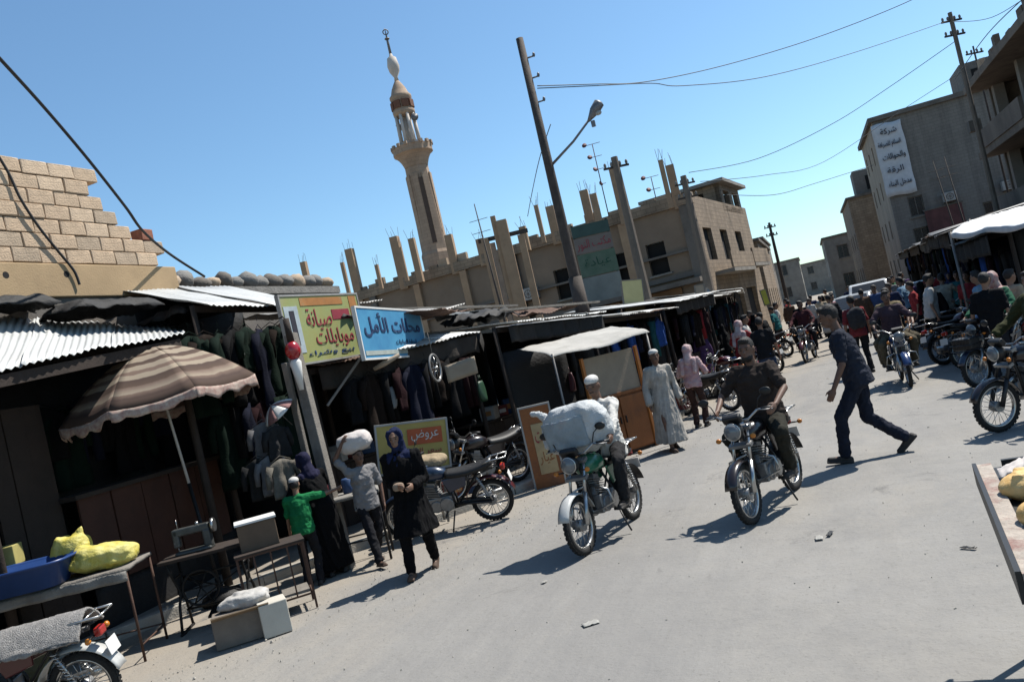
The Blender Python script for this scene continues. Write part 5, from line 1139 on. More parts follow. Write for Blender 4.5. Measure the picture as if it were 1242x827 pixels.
def tin(f0, f1, r0, r1, seed=0, amp=.012, pitch=.09, bend=.03):
    f0, f1, r0, r1 = map(Vector, (f0, f1, r0, r1)); W = ((f1 - f0).length + (r1 - r0).length) / 2; nw = max(6, int(W / pitch))
    def fn(u, v):
        p = f0.lerp(f1, u).lerp(r0.lerp(r1, u), v); return p + Vector((0, 0, amp * math.cos(u * nw * 2 * math.pi) + bend * fbm((u * 2 + seed, v * 2.5, seed * 1.7)) - .04 * bend / .03 * v * (1 - v)))
    return MB().sheet(fn, nw * 4, 5, .003)
def drape(c, sx, sy, hgt, seed, amp=.12, n=22, fall=.25):
    c = Vector(c)
    def fn(u, v):
        x, y = (u - .5), (v - .5); e = max(abs(x), abs(y)) * 2; z = hgt * (1 - e ** 2.2) + amp * fbm((x * 5 + seed, y * 5, seed)) + .4 * amp * abs(fbm((x * 13, y * 13, seed + 4)))
        return c + Vector((x * sx * (1 + .2 * fbm((y * 4, seed, 1))), y * sy * (1 + .2 * fbm((x * 4, seed, 7))), z - fall * max(0, e - .75)))
    return MB().sheet(fn, n, n, .006)
def stall(label, P0, P1, back, depth, hf, hb, sheets, name='market_stall', zb=0.0, over=.35, back_m=None, sides=(True, True), counter=None, post_m=None, side_m=None, roof=True, seed=0, fascia=None):
    """front line P0 to P1 (posts), going back along the given direction"""
    P0, P1 = Vector((*P0, zb)), Vector((*P1, zb)); bd = Vector((*back, 0)).normalized(); d = (P1 - P0); W = d.length; d.normalize()
    t = thing(name, label, 'market stall', P0); O = P0; rnd = random.Random(seed); pm = post_m or M_wood; bm_ = back_m or M_tarpk; sm = side_m or bm_
    L0 = lambda p: Vector(p) - O
    for (p, h) in ((P0, hf[0]), (P1, hf[1]), (P0 + bd * depth, hb[0]), (P1 + bd * depth, hb[1])):
        q = MB(); a = L0(p); q.tube([a, a + Vector((rnd.uniform(-.03, .03), rnd.uniform(-.03, .03), h - zb - .02))], [.045, .038], 8); q.build('post', pm, t)
    up = Vector((0, 0, 1))
    q = MB(); q.beam(L0(P0) + up * (hf[0] - zb - .07), L0(P1) + up * (hf[1] - zb - .07), .07, .09); q.build('front_beam', pm, t)
    q = MB(); q.beam(L0(P0 + bd * depth) + up * (hb[0] - zb - .07), L0(P1 + bd * depth) + up * (hb[1] - zb - .07), .07, .09); q.build('rear_beam', pm, t)
    q = MB(); A_, B_ = L0(P0 + bd * (depth - .04)), L0(P1 + bd * (depth - .04))
    q.sheet(lambda u, v: A_.lerp(B_, u) + up * ((hb[0] + (hb[1] - hb[0]) * u - zb - .12) * v) + bd * .05 * fbm((u * 6, v * 3, seed)), 16, 8, .01); q.build('back_sheet', bm_, t)  # near-black wall: the interior's darkness is put into its colour
    for k, (p, hf_, hb_) in enumerate(((P0, hf[0], hb[0]), (P1, hf[1], hb[1]))):
        if sides[k]:
            q = MB(); a = L0(p) + d * (.05 if k == 0 else -.05); q.sheet(lambda u, v: a + bd * (.06 + (depth - .15) * u) + up * ((hf_ + (hb_ - hf_) * u - zb - .12) * v) + d * .04 * fbm((u * 5, v * 4, seed + k)), 10, 8, .01); q.build('side_sheet', sm, t)
    n = len(sheets)
    for i, m_ in enumerate(sheets):
        u0, u1 = i / n - .012, (i + 1) / n + .012; j0, j1 = rnd.uniform(-.08, .08), rnd.uniform(-.05, .05); dz = .012 * (i % 2) + .004
        def pt(u, dd): 
            z = (hf[0] * (1 - u) + hf[1] * u) + ((hb[0] * (1 - u) + hb[1] * u) - (hf[0] * (1 - u) + hf[1] * u)) * dd / depth
            return L0(P0 + d * W * u + bd * dd) + up * (z - zb + .03 + dz)
        if m_ is None: continue
        q = tin(pt(u0, -over + j0), pt(u1, -over + j0 + j1), pt(u0, depth + .15), pt(u1, depth + .15), seed + i) if m_.name.startswith('tin') else None
        if q is None:
            a, b_, c_, e_ = pt(u0, -over + j0), pt(u1, -over + j0 + j1), pt(u0, depth + .1), pt(u1, depth + .1)
            q = MB().sheet(lambda u, v: a.lerp(b_, u).lerp(c_.lerp(e_, u), v) + up * (.07 * fbm((u * 4 + i, v * 4, seed)) - .08 * math.sin(math.pi * u) * (1 - v) * .6), 14, 10, .006)
        q.build('roof_sheet', m_, t)
    if counter:
        ch, cd, m_ = counter; q = MB(); M3 = Matrix((d, bd, up)).transposed(); q.box(L0(P0 + d * W / 2 + bd * cd) + up * (ch + .02), (W - .2, .6, .04), M3); ct = q.build('counter', m_, t)
        nb = max(3, int((W - .2) / .28))
        for k in range(nb):
            q = MB(); q.box(L0(P0 + d * (.1 + (W - .2) * (k + .5) / nb) + bd * (cd - .27)) + up * (ch / 2 - .002), ((W - .2) / nb - .01, .025, ch - .02), M3); q.build('plank', m_, ct)
    if fascia:
        q = MB(); a, b_ = L0(P0) + up * (hf[0] - zb - .05), L0(P1) + up * (hf[1] - zb - .05)
        q.sheet(lambda u, v: a.lerp(b_, u) - bd * (over * .6) - up * (fascia[0] * v * (1 + .25 * fbm((u * 7, seed, 2)))) - bd * .04 * math.sin(u * 40), 30, 5, .006); q.build('fascia_cloth', fascia[1], t)
    return t

# near stall under the pale tin roof
sA_ = thing('market_stall', 'near left stall under pale corrugated sheets with a rust-brown board front', 'market stall', (-7, 2.6, 0))
def LA(x, y, z): return (x + 7, y - 2.6, z)
fz = lambda y: 3.12 + (y - 5.86) / 2.45 * .21
rz_ = lambda y: 3.95 - (y - 7.2) / 2.9 * .28
ys_ = [2.6, 3.75, 4.9, 6.05, 7.2, 8.38]
for i in range(5):
    a, b_ = ys_[i] - .03, ys_[i + 1] + .03; dz = .014 * (i % 2)
    tin(LA(-7.4 + .05 * random.uniform(-1, 1), a, fz(a) + dz), LA(-7.4, b_, fz(b_) + dz), LA(-9.0, a + 1.7, rz_(a + 1.6) + dz), LA(-9.0, b_ + 1.7, rz_(b_ + 1.6) + dz), i, .014, .1, .04).build('roof_sheet', M_tin, sA_)
for x, y, z in ((-7.5, 3.0, 2.85), (-8.1, 5.9, 3.2), (-7.5, 8.3, 3.2)):
    q = MB(); q.tube([LA(x, y, 0), LA(x, y, z)], [.055, .045], 8); q.build('post', M_woodd, sA_)
q = MB(); q.beam(LA(-7.48, 2.6, 2.75), LA(-7.48, 8.35, 3.22), .08, .12); q.build('front_beam', M_woodd, sA_)
q = MB(); q.beam(LA(-8.6, 3.0, 3.5), LA(-8.6, 10.0, 3.5), .08, .1); q.build('rear_beam', M_woodd, sA_)
for y in (5.35, 7.85): q = MB(); q.beam(LA(-7.45, y, 3.0), LA(-8.9, y, 3.5), .07, .08); q.build('rafter', M_woodd, sA_)
for k in range(3):
    q = MB(); q.box(LA(-8.35 + .01 * (k % 2), 6.3 + .25 * k, 1.45), (.035, .24, 2.7)); q.build('door_plank', mat('door_shade_brown', (.04, .024, .016), .8, .25, 4, .3, 40), sA_)  # brown planks with the stall's shade put into the colour
for k in range(5):
    q = MB(); q.box(LA(-8.15 + .006 * (k % 2), 7.2 + .47 * k, 1.13), (.03, .45, 1.02)); q.build('front_board', M_ply, sA_)
q = MB(); q.box(LA(-8.32, 8.1, 1.67), (.5, 2.4, .05)); q.build('counter_top', M_woodd, sA_)
q = MB(); q.sheet(lambda u, v: LA(-8.85 + .04 * fbm((u * 8, v * 4, 3)), 2.6 + 7.6 * u, 3.3 * v), 24, 8, .01); q.build('back_sheet', M_tarpk, sA_)
q = MB(); q.sheet(lambda u, v: LA(-8.2 + .04 * fbm((u * 8, v * 4, 5)), 7.0 + 2.5 * u, .66 * v), 16, 4, .01); q.build('shade_skirt', M_tarpk, sA_)  # black sheet added to stand for the shade under the boards
q = MB(); q.sheet(lambda u, v: LA(-7.1 - 1.8 * u, 2.62 + .03 * fbm((u * 5, v * 4, 8)), 2.85 * v), 10, 8, .01); q.build('side_sheet', M_tarpk, sA_)

# second roof, higher, with the hanging clothes
stall('second stall under one bright tin sheet with clothes hung across its front', (-7.75, 9.05), (-7.45, 11.2), (-1, .12), 1.35, (3.78, 3.66), (4.28, 4.2), [M_tin, M_tin], zb=.118, over=.35, sides=(False, False), post_m=M_woodd, seed=11, back_m=M_tarpk, name='market_stall')
for k, (x, y, z, sx, sy, hh) in enumerate(((-8.55, 8.3, 3.93, .8, 1.5, .22), (-8.4, 9.6, 3.78, .9, .9, .2), (-8.7, 7.0, 4.05, .6, 1.2, .15))):
    tag(drape((x, y, z), sx, sy, hh * .45, 3.3 + k, .05).build('tarp_bundle', M_tarpk), ('crumpled black tarp heaped between the two near tin roofs', 'smaller black tarp lump tucked under the bright second sheet', 'black tarp strip lying along the foot of the block wall')[k], 'tarp')

# stall in the middle with the signs, then the one behind the orange board
stall('long dark stall under patched pale tin behind the blue sign', (-6.95, 10.2), (-5.75, 13.3), (-1, .1), 2.2, (2.62, 2.66), (3.1, 3.08), [M_tinr, M_tin, M_tin2, M_tin], zb=.118, over=.3, sides=(True, False), counter=(.95, .9, M_woodd), post_m=M_woodd, seed=21, fascia=(.32, M_tarpb))
stall('dark open stall under pale sheets behind the orange board', (-5.2, 13.4), (-4.35, 16.6), (-1, .1), 2.6, (2.68, 2.55), (2.95, 2.85), [M_tin, M_tin2, M_tin, M_tin], zb=.118, over=.4, sides=(False, True), counter=(.9, 1.0, M_woodd), post_m=M_woodd, seed=31, fascia=(.3, M_tarpk))
LSH = [(-7.3, 11.6, 3.30, 1.5, 2.0, .1, M_tarpk, 'black plastic sheet spread over the roof behind the blue sign'), (-6.3, 12.9, 3.10, 1.1, 1.9, .25, M_tinr, 'rusty tin sheet lying loose right of the blue sign'), (-7.0, 13.6, 3.24, 1.3, 2.2, -.2, M_tin2, 'grey tin sheet lying loose over the middle stall'), (-5.9, 14.6, 2.96, 1.0, 2.2, .1, M_tarpk, 'black plastic sheet flattened on the roof of the open stall'), (-6.6, 15.5, 3.06, 1.2, 2.4, .3, M_tin, 'pale tin sheet askew on the roof of the open stall'), (-5.2, 16.3, 2.80, .9, 1.7, -.25, M_tinr, 'rusty tin sheet askew below the lamp pole'), (-7.6, 15.4, 3.28, 1.4, 2.6, .05, M_tinr, 'brown rusty sheet at the back of the tin roofs'), (-8.2, 12.6, 3.62, 1.2, 2.6, -.1, M_tin2, 'grey sheet at the back of the roof behind the signs')]
for k, (x, y, z, sx, sy, rz0, m_, lb_) in enumerate(LSH):
    a_, b_, c_, d_ = (Vector((sx / 2, -sy / 2, 0)), Vector((sx / 2, sy / 2, .02)), Vector((-sx / 2, -sy / 2, .18)), Vector((-sx / 2, sy / 2, .14)))
    q = tin(a_, b_, c_, d_, k * 3 + 1, .011, .09, .10) if m_.name.startswith('tin') else drape((0, 0, 0), sx, sy, .08, 3.1 * k, .09)
    tag(q.build('loose_tin_sheet' if m_.name.startswith('tin') else 'plastic_sheet', m_, None, (x, y, z), (0, 0, rz0)), lb_, 'roof sheet')
for k, (a, b_, lb_) in enumerate((((-6.7, 12.6, 3.2), (-5.5, 16.2, 2.98), 'long pale plank lying across the tin roofs'), ((-7.4, 13.0, 3.5), (-6.0, 17.0, 3.15), 'grey pole laid over the black tarps'), ((-5.4, 14.2, 2.98), (-4.3, 17.4, 2.82), 'split bamboo pole along the front of the tin roof'))):
    q = MB(); q.beam(a, b_, .1, .04); tag(q.build('loose_plank', (M_tin, M_woodg, M_woodg)[k]), lb_, 'plank')

# timber poles between the stalls
for k, (x0, y0, x1, y1, w_, lb_) in enumerate(((352, 405, 424, 688, .15, 'thick weathered timber post leaning under the yellow sign'), (345, 440, 402, 680, .085, 'thinner timber post standing left of the thick one'))):
    b0 = gnd(x1, y1); u_, v_ = uv(x0, y0); tp = at(x0, y0, 10.9 - .15 * k)
    q = MB(); q.beam(b0 + Vector((0, 0, -.02)), tp, w_, w_ * .8); tag(soften(q.build('timber_post', M_woodg), .012), lb_, 'post')
lp = at(355, 425, 10.6); t = thing('red_lantern', 'red glossy ball lantern with white cone hanging on the timber post', 'lantern', lp)
M_redg = mat('red_glossy', (.42, .012, .018), .25, .15, 8, coat=.5)
q = MB(); q.ell((0, 0, 0), (.10, .10, .125), 18, 12); q.build('globe', M_redg, t)
q = MB(); q.lathe([(.05, -.12), (.075, -.16), (.03, -.52)], 14); q.build('white_cone', M_white, t)
q = MB(); q.cyl((0, 0, .11), (0, 0, .42), .045, .04, 10); q.build('neck', M_woodd, t)
q = MB(); q.tube([(0, 0, .4), (-.06, .03, .46), (-.15, .06, .45)], .01, 5); q.build('hook', M_iron, t)

# ------------------------------------------------------------------ signs of the near stalls
def sign(label, TL, TR, h, paint, thick=.04, frame_m=None, name='shop_sign'):
    TL, TR = Vector(TL), Vector(TR); ud = (TR - TL); W = ud.length; ud.normalize(); up = Vector((0, 0, 1)); up = (up - ud * up.dot(ud)).normalized(); nn = ud.cross(up)
    t = thing(name, label, 'sign'); Mx = Matrix((ud, up, nn)).transposed().to_4x4(); Mx.translation = TL - up * h / 2 + ud * W / 2; t.matrix_world = Mx      # local: x right, y up, z to viewer
    q = MB(); q.box((0, 0, -thick / 2), (W, h, thick)); q.build('panel', paint, t)
    fm = frame_m or M_tin2; q = MB()
    for s in (-1, 1): q.box((0, s * (h / 2 + .012), -thick / 2), (W + .05, .028, thick + .02)); q.box((s * (W / 2 + .012), 0, -thick / 2), (.028, h, thick + .02))
    q.build('frame', fm, t)
    return t, W, h
M_sy = mat('sign_yellow_green', (.40, .37, .12), .6, .1, 2.2, col2=(.34, .42, .17), wear=(.44, .42, .30), wear_amt=.4)
t, W, h = sign('yellow-green sign with red script over the stalls', at(337, 360, 11.0), at(431, 357, 12.8), .93, M_sy)
M_sr = mat('sign_red', (.34, .03, .05), .7, .2, 6, wear=(.34, .20, .14), wear_amt=.42); M_sb = mat('sign_navy', (.02, .06, .19), .6); M_sw = mat('sign_white', (.62, .62, .58), .6); M_so = mat('sign_orange', (.45, .19, .05), .7, .2, 5, wear=(.40, .28, .14), wear_amt=.42)
q = MB(); q.box((0, h * .41, .004), (W * .55, h * .12, .006)); q.build('header_strip', M_so, t)
q = MB(); q.box((-W * .40, .0, .004), (W * .16, h * .7, .006)); pn = q.build('picture_panel', mat('sign_pale_blue', (.45, .52, .55), .6), t)
q = MB(); q.box((-W * .40, 0.02, .010), (W * .055, h * .52, .006)); q.build('phone_picture', M_ink, pn)
q = MB(); q.box((W * .22, h * .19, .004), (W * .24, h * .16, .006)); q.build('red_strip', M_sr, t)
q = MB(); q.box((W * .42, h * .05, .004), (W * .10, h * .85, .006)); q.build('orange_strip', M_so, t)
for (s_, x, y, w_, hh, m_) in (('صيانة', -.08, .13, .32, .34, M_sr), ('موبايلات', .08, -.17, .5, .30, M_sr), ('بيع وشراء', .0, -.39, .6, .10, M_sb)): lettering(arabic(s_), W * w_, h * hh, m_, t, (x * W, y * h, .008), (0, 0, 0), 'lettering', .003)
M_sbl = mat('sign_blue', (.05, .235, .46), .55, .1, 2.2, col2=(.09, .36, .58), wear=(.22, .44, .58), wear_amt=.36)
t, W, h = sign('blue sign with dark script hanging right of the yellow one', at(430, 373, 11.7), at(508, 378, 14.0), .74, M_sbl, frame_m=M_white)
M_sbd = mat('sign_deep_blue', (.012, .045, .14), .7, .2, 6, wear=(.05, .14, .26), wear_amt=.42)
lettering(arabic('محلات الأمل'.replace('أ', 'أ')), W * .88, h * .5, M_sbd, t, (0, h * .17, .008), (0, 0, 0), 'lettering', .003, .02)
lettering(arabic('لتجارة الدراجات'), W * .34, h * .12, M_sbd, t, (W * .16, -h * .2, .008), (0, 0, 0), 'lettering', .003)
q = MB(); q.box((0, -h * .40, .004), (W * .96, h * .09, .006)); q.build('pale_strip', mat('sign_pale_strip', (.45, .50, .46), .6), t)
q = MB(); q.beam(at(397, 492, 11.6), at(440, 430, 12.0), .03, .03); tag(q.build('sign_strut', M_woodg), 'thin slanting strut propping the blue sign from below', 'strut')
# poster board behind the woman
t, W, h = sign('orange and yellow poster board standing behind the woman in black', at(456, 518, 11.6), at(540, 508, 11.9), .66, mat('poster_yellow', (.46, .36, .10), .6, .12, 2.5, wear=(.5, .42, .2), wear_amt=.35), name='poster_board')
q = MB(); q.box((W * .18, h * .20, .006), (W * .5, h * .34, .006)); q.build('red_block', mat('poster_orange', (.48, .10, .03), .6), t)
lettering(arabic('عروض'), W * .4, h * .22, M_sw, t, (W * .18, h * .22, .012), (0, 0, 0), 'lettering', .002)
lettering(arabic('سعر اليوم'), W * .5, h * .2, M_sr, t, (W * .15, -h * .15, .008), (0, 0, 0), 'lettering', .002)
for s in (-1, 1): q = MB(); q.box((s * W * .4, -h * .5 - .40, -.03), (.03, .8, .03)); q.build('leg', M_steelp, t)
# narrow painted board
ob = gnd(648, 594); t, W, h = sign('narrow orange and cream painted board standing at the roadside', at(629, 497, 12.9), at(664, 489, 12.9), 1.28, M_orange, name='painted_board')
q = MB(); q.box((W * .08, -.02 * h, .006), (W * .62, h * .62, .008)); q.build('cream_panel', mat('board_cream', (.48, .36, .19), .7, .2, 4), t)
lettering(arabic('زيت'), W * .5, h * .2, M_sr, t, (W * .08, h * .1, .012), (0, 0, 0), 'lettering', .002); lettering(arabic('غيار'), W * .5, h * .16, M_orange, t, (W * .08, -h * .14, .012), (0, 0, 0), 'lettering', .002)

# ------------------------------------------------------------------ orange cupboard with its awning
c0, c1 = Vector((-3.86, 13.55, 0)), Vector((-3.13, 14.42, 0)); ud = (c1 - c0).normalized(); W = (c1 - c0).length; t = thing('orange_cupboard', 'worn orange cupboard kiosk with tan upper panel below the pale awning', 'cupboard', (c0 + c1) / 2, math.atan2(ud.y, ud.x))
q = MB(); q.box((0, .3, .52), (W - .01, .56, 1.0)); q.build('carcass', M_orange, t)
for k in range(2): q = MB(); q.box(((k - .5) * W / 2, .005, .53), (W / 2 - .03, .03, .92)); dr = soften(q.build('door', M_orange, t), .006); q = MB(); q.box(((k - .5) * .12, -.02, .6), (.02, .02, .12)); q.build('handle', M_iron, dr)
for s in (-1, 1): q = MB(); q.box((s * (W / 2 + .02), -.01, .9), (.05, .06, 1.8)); q.build('corner_post', mat('orange_bright', (.52, .19, .045), .65, .15, 4), t)
q = MB(); q.box((0, .03, 1.41), (W - .06, .03, .74)); q.build('upper_panel', M_tanb, t)
q = MB(); q.box((0, .3, .02), (W + .02, .58, .05)); q.build('plinth', M_woodd, t)
q = MB(); q.box((0, .02, 1.05), (W, .06, .05)); q.build('mid_rail', M_orange, t)
aw = thing('cloth_awning', 'pale cloth awning sagging over the orange cupboard', 'awning', (-3.6, 13.6, 0), math.atan2(1.6, 1.5))
q = MB(); q.sheet(lambda u, v: (-.98 + 2.0 * u, -.22 + 1.15 * v, 2.0 + .03 * u + .20 * v + .018 * math.sin(u * math.pi * 3) * (1 - v) - .03 * math.sin(math.pi * u) * (1 - v) + .02 * fbm((u * 4, v * 3, 5)) + .008 * fbm((u * 14, v * 9, 1)) - .05 * max(0, .1 - v) / .1), 34, 16, .003); q.build('cloth', mat('awning_cream', (.47, .45, .41), .85, .12, 3, .3, 30, wear=(.33, .31, .27), wear_amt=.42), aw)
for x in (-.93, .97): q = MB(); q.cyl((x, -.18, 0), (x, -.18, 2.0), .022, .022, 8); q.build('pole', M_steelp, aw)
q = MB(); q.sheet(lambda u, v: (-1.25 + 1.3 * u, 1.1, 2.2 * v), 8, 6, .01); q.build('back_cloth', M_tarpk, aw)

# ------------------------------------------------------------------ umbrella
ux, uy = -7.38, 8.03; t = thing('market_umbrella', 'large brown and cream striped umbrella with fringed edge', 'umbrella', (ux, uy, 0), R(15))
t.rotation_euler = (Matrix.Rotation(R(-4), 3, Vector((-sA, cA, 0))) @ Euler((0, 0, R(15))).to_matrix()).to_euler()
def stripes():
    m = bpy.data.materials.new('umbrella_stripes'); m.use_nodes = True; N = m.node_tree.nodes; L = m.node_tree.links; b = N['Principled BSDF']; b.inputs['Roughness'].default_value = .9
    at_ = N.new('ShaderNodeAttribute'); at_.attribute_name = 'band'; tc = N.new('ShaderNodeTexCoord'); nz = N.new('ShaderNodeTexNoise'); nz.inputs['Scale'].default_value = 9; nz.inputs['Detail'].default_value = 6; L.new(tc.outputs['Object'], nz.inputs['Vector'])
    ad = N.new('ShaderNodeMath'); ad.operation = 'MULTIPLY_ADD'; L.new(nz.outputs['Fac'], ad.inputs[0]); ad.inputs[1].default_value = .03; L.new(at_.outputs['Fac'], ad.inputs[2])
    r_ = N.new('ShaderNodeValToRGB'); r_.color_ramp.interpolation = 'LINEAR'; E_ = r_.color_ramp.elements
    cr, br, pk, dk = (.34, .275, .205, 1), (.105, .066, .046, 1), (.185, .125, .095, 1), (.075, .045, .035, 1)
    st = [(0, cr), (.14, cr), (.15, pk), (.19, pk), (.20, cr), (.30, cr), (.31, br), (.36, br), (.37, cr), (.46, cr), (.47, dk), (.53, br), (.54, cr), (.60, cr), (.61, pk), (.65, pk), (.66, cr), (.71, cr), (.72, dk), (.79, br), (.80, pk), (.86, cr), (.87, pk), (.91, dk), (1.0, br)]
    E_[0].position, E_[0].color = st[0]; E_[1].position, E_[1].color = st[-1]
    for p_, c_ in st[1:-1]: e = E_.new(p_); e.color = c_
    dv = N.new('ShaderNodeMath'); dv.operation = 'DIVIDE'; L.new(ad.outputs[0], dv.inputs[0]); dv.inputs[1].default_value = 1.02; L.new(dv.outputs[0], r_.inputs[0]); L.new(r_.outputs[0], b.inputs['Base Color'])
    tr = N.new('ShaderNodeBsdfTranslucent'); L.new(r_.outputs[0], tr.inputs['Color']); mx = N.new('ShaderNodeMixShader'); mx.inputs[0].default_value = .36; L.new(b.outputs[0], mx.inputs[1]); L.new(tr.outputs[0], mx.inputs[2]); L.new(mx.outputs[0], N['Material Output'].inputs[0])
    return m
M_str = stripes(); RU, zr0, zt0 = 1.19, 2.54, 3.22
for k in range(8):
    a0, a1 = 2 * math.pi * k / 8, 2 * math.pi * (k + 1) / 8
    def pan(u, v, a0=a0, a1=a1):
        e0, e1 = Vector((math.cos(a0), math.sin(a0), 0)), Vector((math.cos(a1), math.sin(a1), 0)); rr = RU * (.03 + .97 * v); p = e0.lerp(e1, u) * rr; sg = math.sin(math.pi * u)
        p.z = zr0 + (zt0 - zr0) * (1 - v ** 1.75) - .05 * sg * v * v - .012 * fbm((u * 4, v * 5, k)); return p
    q = MB(); q.sheet(pan, 8, 14, .004); pnl = q.build('canopy_panel', M_str, t)
    atr = pnl.data.attributes.new('band', 'FLOAT', 'POINT')
    for vi in range(len(pnl.data.vertices)): atr.data[vi].value = (vi % 15) / 14
    def vl(u, v, a0=a0, a1=a1):
        p = pan(u, 1.0); s_ = .13 * (.8 + .14 * math.cos(u * 2 * math.pi * 3 + k) + .25 * fbm((u * 5, k * 3.1, 1))); o = p.normalized(); o.z = 0
        return p - Vector((0, 0, s_ * v)) + o * (.012 + .02 * math.sin(u * 25 + k) * v)
    q = MB(); q.sheet(vl, 24, 3, .003); q.build('fringe', mat('fringe_check', (.36, .20, .17), .9, .3, 22, col2=(.55, .46, .38)), pnl)
    q = MB(); e = Vector((math.cos(a0), math.sin(a0), 0)); q.tube([e * RU * v + Vector((0, 0, zr0 - .02 + (zt0 - zr0) * (1 - v ** 1.75))) for v in (.05, .3, .6, .85, 1)], .007, 5); q.build('rib', M_steelp, t)
q = MB(); q.cyl((0, 0, 0), (0, 0, 1.5), .022, .022, 10); q.build('lower_pole', M_iron, t)  # lower section coloured dark for the shade that hides it
q = MB(); q.cyl((0, 0, 1.48), (0, 0, 3.1), .018, .015, 10); q.build('pole', mat('pole_white_enamel', (.55, .53, .50), .5), t)
q = MB(); q.lathe([(.24, 0), (.26, .05), (.22, .12), (.04, .16), (.035, .3)], 18); q.build('base', M_iron, t)  # base coloured dark so it sinks into the same shade
q = MB(); q.ell((0, 0, 3.1), (.03, .03, .05), 10, 6); q.build('finial', M_white, t)

# ------------------------------------------------------------------ hanging garments
def garment_mesh(kind, seed):
    q = MB(); W, H_ = (.46, .66) if kind == 0 else (.40, 1.05) if kind == 1 else (.34, .8)
    def fn(u, v):
        w = W * (1 - .12 * math.sin(math.pi * min(1, v * 1.3)) + (.22 * v if kind == 1 else 0)); f = .035 * math.sin(u * 11 + seed) * (.3 + v) + .03 * fbm((u * 4, v * 4, seed)); z = -H_ * v - (.09 * abs(2 * u - 1) ** 1.5 * (1 - v))
        return ((u - .5) * w, f, z)
    if kind < 2:
        q.sheet(fn, 14, 10, .03)
        for s in (-1, 1): q.tube([(s * W * .47, 0, -.10), (s * (W * .47 + .07), .01, -.26), (s * (W * .47 + .085), .015, -.46 if kind == 0 else -.55)], [.065, .055, .045], 8)
    else:
        for s in (-1, 1): q.tube([(s * .08, 0, -.02), (s * .09, .01, -.3), (s * .1, .0, -H_)], [.085, .075, .06], 8)
    q.tube([(0, 0, .10), (.02, 0, .13), (.0, 0, .16)], .004, 4); q.tube([(-W * .42, 0, -.04), (0, 0, .05), (W * .42, 0, -.04)], .006, 4)
    return q.mesh('garment')
GM = [garment_mesh(0, 1.0), garment_mesh(1, 2.2), garment_mesh(2, 3.1)]
GC = {k: cloth('g_' + k, c) for k, c in dict(dkgreen=(.005, .016, .010), black=(.007, .007, .008), navy=(.008, .010, .024), brown=(.018, .011, .008), maroon=(.022, .006, .008), grey=(.03, .03, .031), blue=(.03, .08, .28), teal=(.02, .09, .1), red=(.26, .025, .03), cream=(.2, .18, .15), violet=(.06, .03, .09), check=(.17, .165, .17)).items()}  # stall clothes cut towards black: interior shade put into the colours
GN = dict(dkgreen='dark green', black='black', navy='navy', brown='brown', maroon='maroon', grey='grey', blue='blue', teal='teal', red='red', cream='cream', violet='violet', check='pale checked')
ORD = 'first second third fourth fifth sixth seventh eighth ninth tenth eleventh twelfth'.split()
def garments(label, pts, cols, group, rz=R(90), kinds=(0, 1, 2), sc=1.0):
    for i, p in enumerate(pts):
        k = kinds[i % len(kinds)]; me = GM[k]; m_ = GC[cols[i % len(cols)]]
        o = bpy.data.objects.new('hanging_garment', me); COL.objects.link(o)
        if not me.materials: me.materials.append(m_)
        o.material_slots[0].link = 'OBJECT'; o.material_slots[0].material = m_
        o.location = p; o.rotation_euler = (0, 0, rz + random.uniform(-.35, .35)); o.scale = (sc, sc, sc * random.uniform(.9, 1.1)); tag(o, '%s %s, %s from the near end, %s' % (GN[cols[i % len(cols)]], ('shirt', 'dress', 'trousers')[k], ORD[i], label), 'garment', group)
def line(a, b, n, jz=.03): return [Vector(a).lerp(Vector(b), (i + .5) / n) + Vector((0, 0, random.uniform(-jz, jz))) for i in range(n)]
garments('hung across the second stall', line((-7.55, 8.5, 3.32), (-7.25, 10.4, 3.35), 8), ['dkgreen', 'brown', 'dkgreen', 'black', 'dkgreen', 'navy'], 'clothes across the second stall', kinds=(1, 0, 1))
garments('hung low behind the umbrella', line((-7.6, 8.9, 2.3), (-7.2, 10.1, 2.3), 6), ['dkgreen', 'black', 'navy', 'maroon', 'dkgreen'], 'clothes behind the umbrella', kinds=(1, 2, 1))
garments('deep inside the near left stall', line((-8.5, 6.9, 2.75), (-8.5, 9.2, 2.75), 8), ['black', 'dkgreen', 'navy', 'black'], 'clothes inside the near stall')
pc = gnd(330, 690); garments('on the rack by the timber posts', [at(318, 512, 10.6), at(333, 516, 10.5), at(326, 552, 10.4), at(340, 556, 10.3), at(312, 556, 10.4)], ['check', 'grey', 'check', 'cream', 'grey'], 'patterned clothes by the posts', kinds=(0,), rz=R(60), sc=.72)
garments('in the stall behind the blue sign', line((-6.5, 10.4, 2.35), (-5.7, 13.1, 2.3), 9), ['black', 'brown', 'black', 'maroon', 'navy'], 'clothes in the dark middle stall')
garments('in the stall behind the orange board', line((-5.3, 13.7, 2.2), (-4.7, 16.2, 2.1), 8), ['black', 'dkgreen', 'black', 'grey'], 'clothes in the open stall')
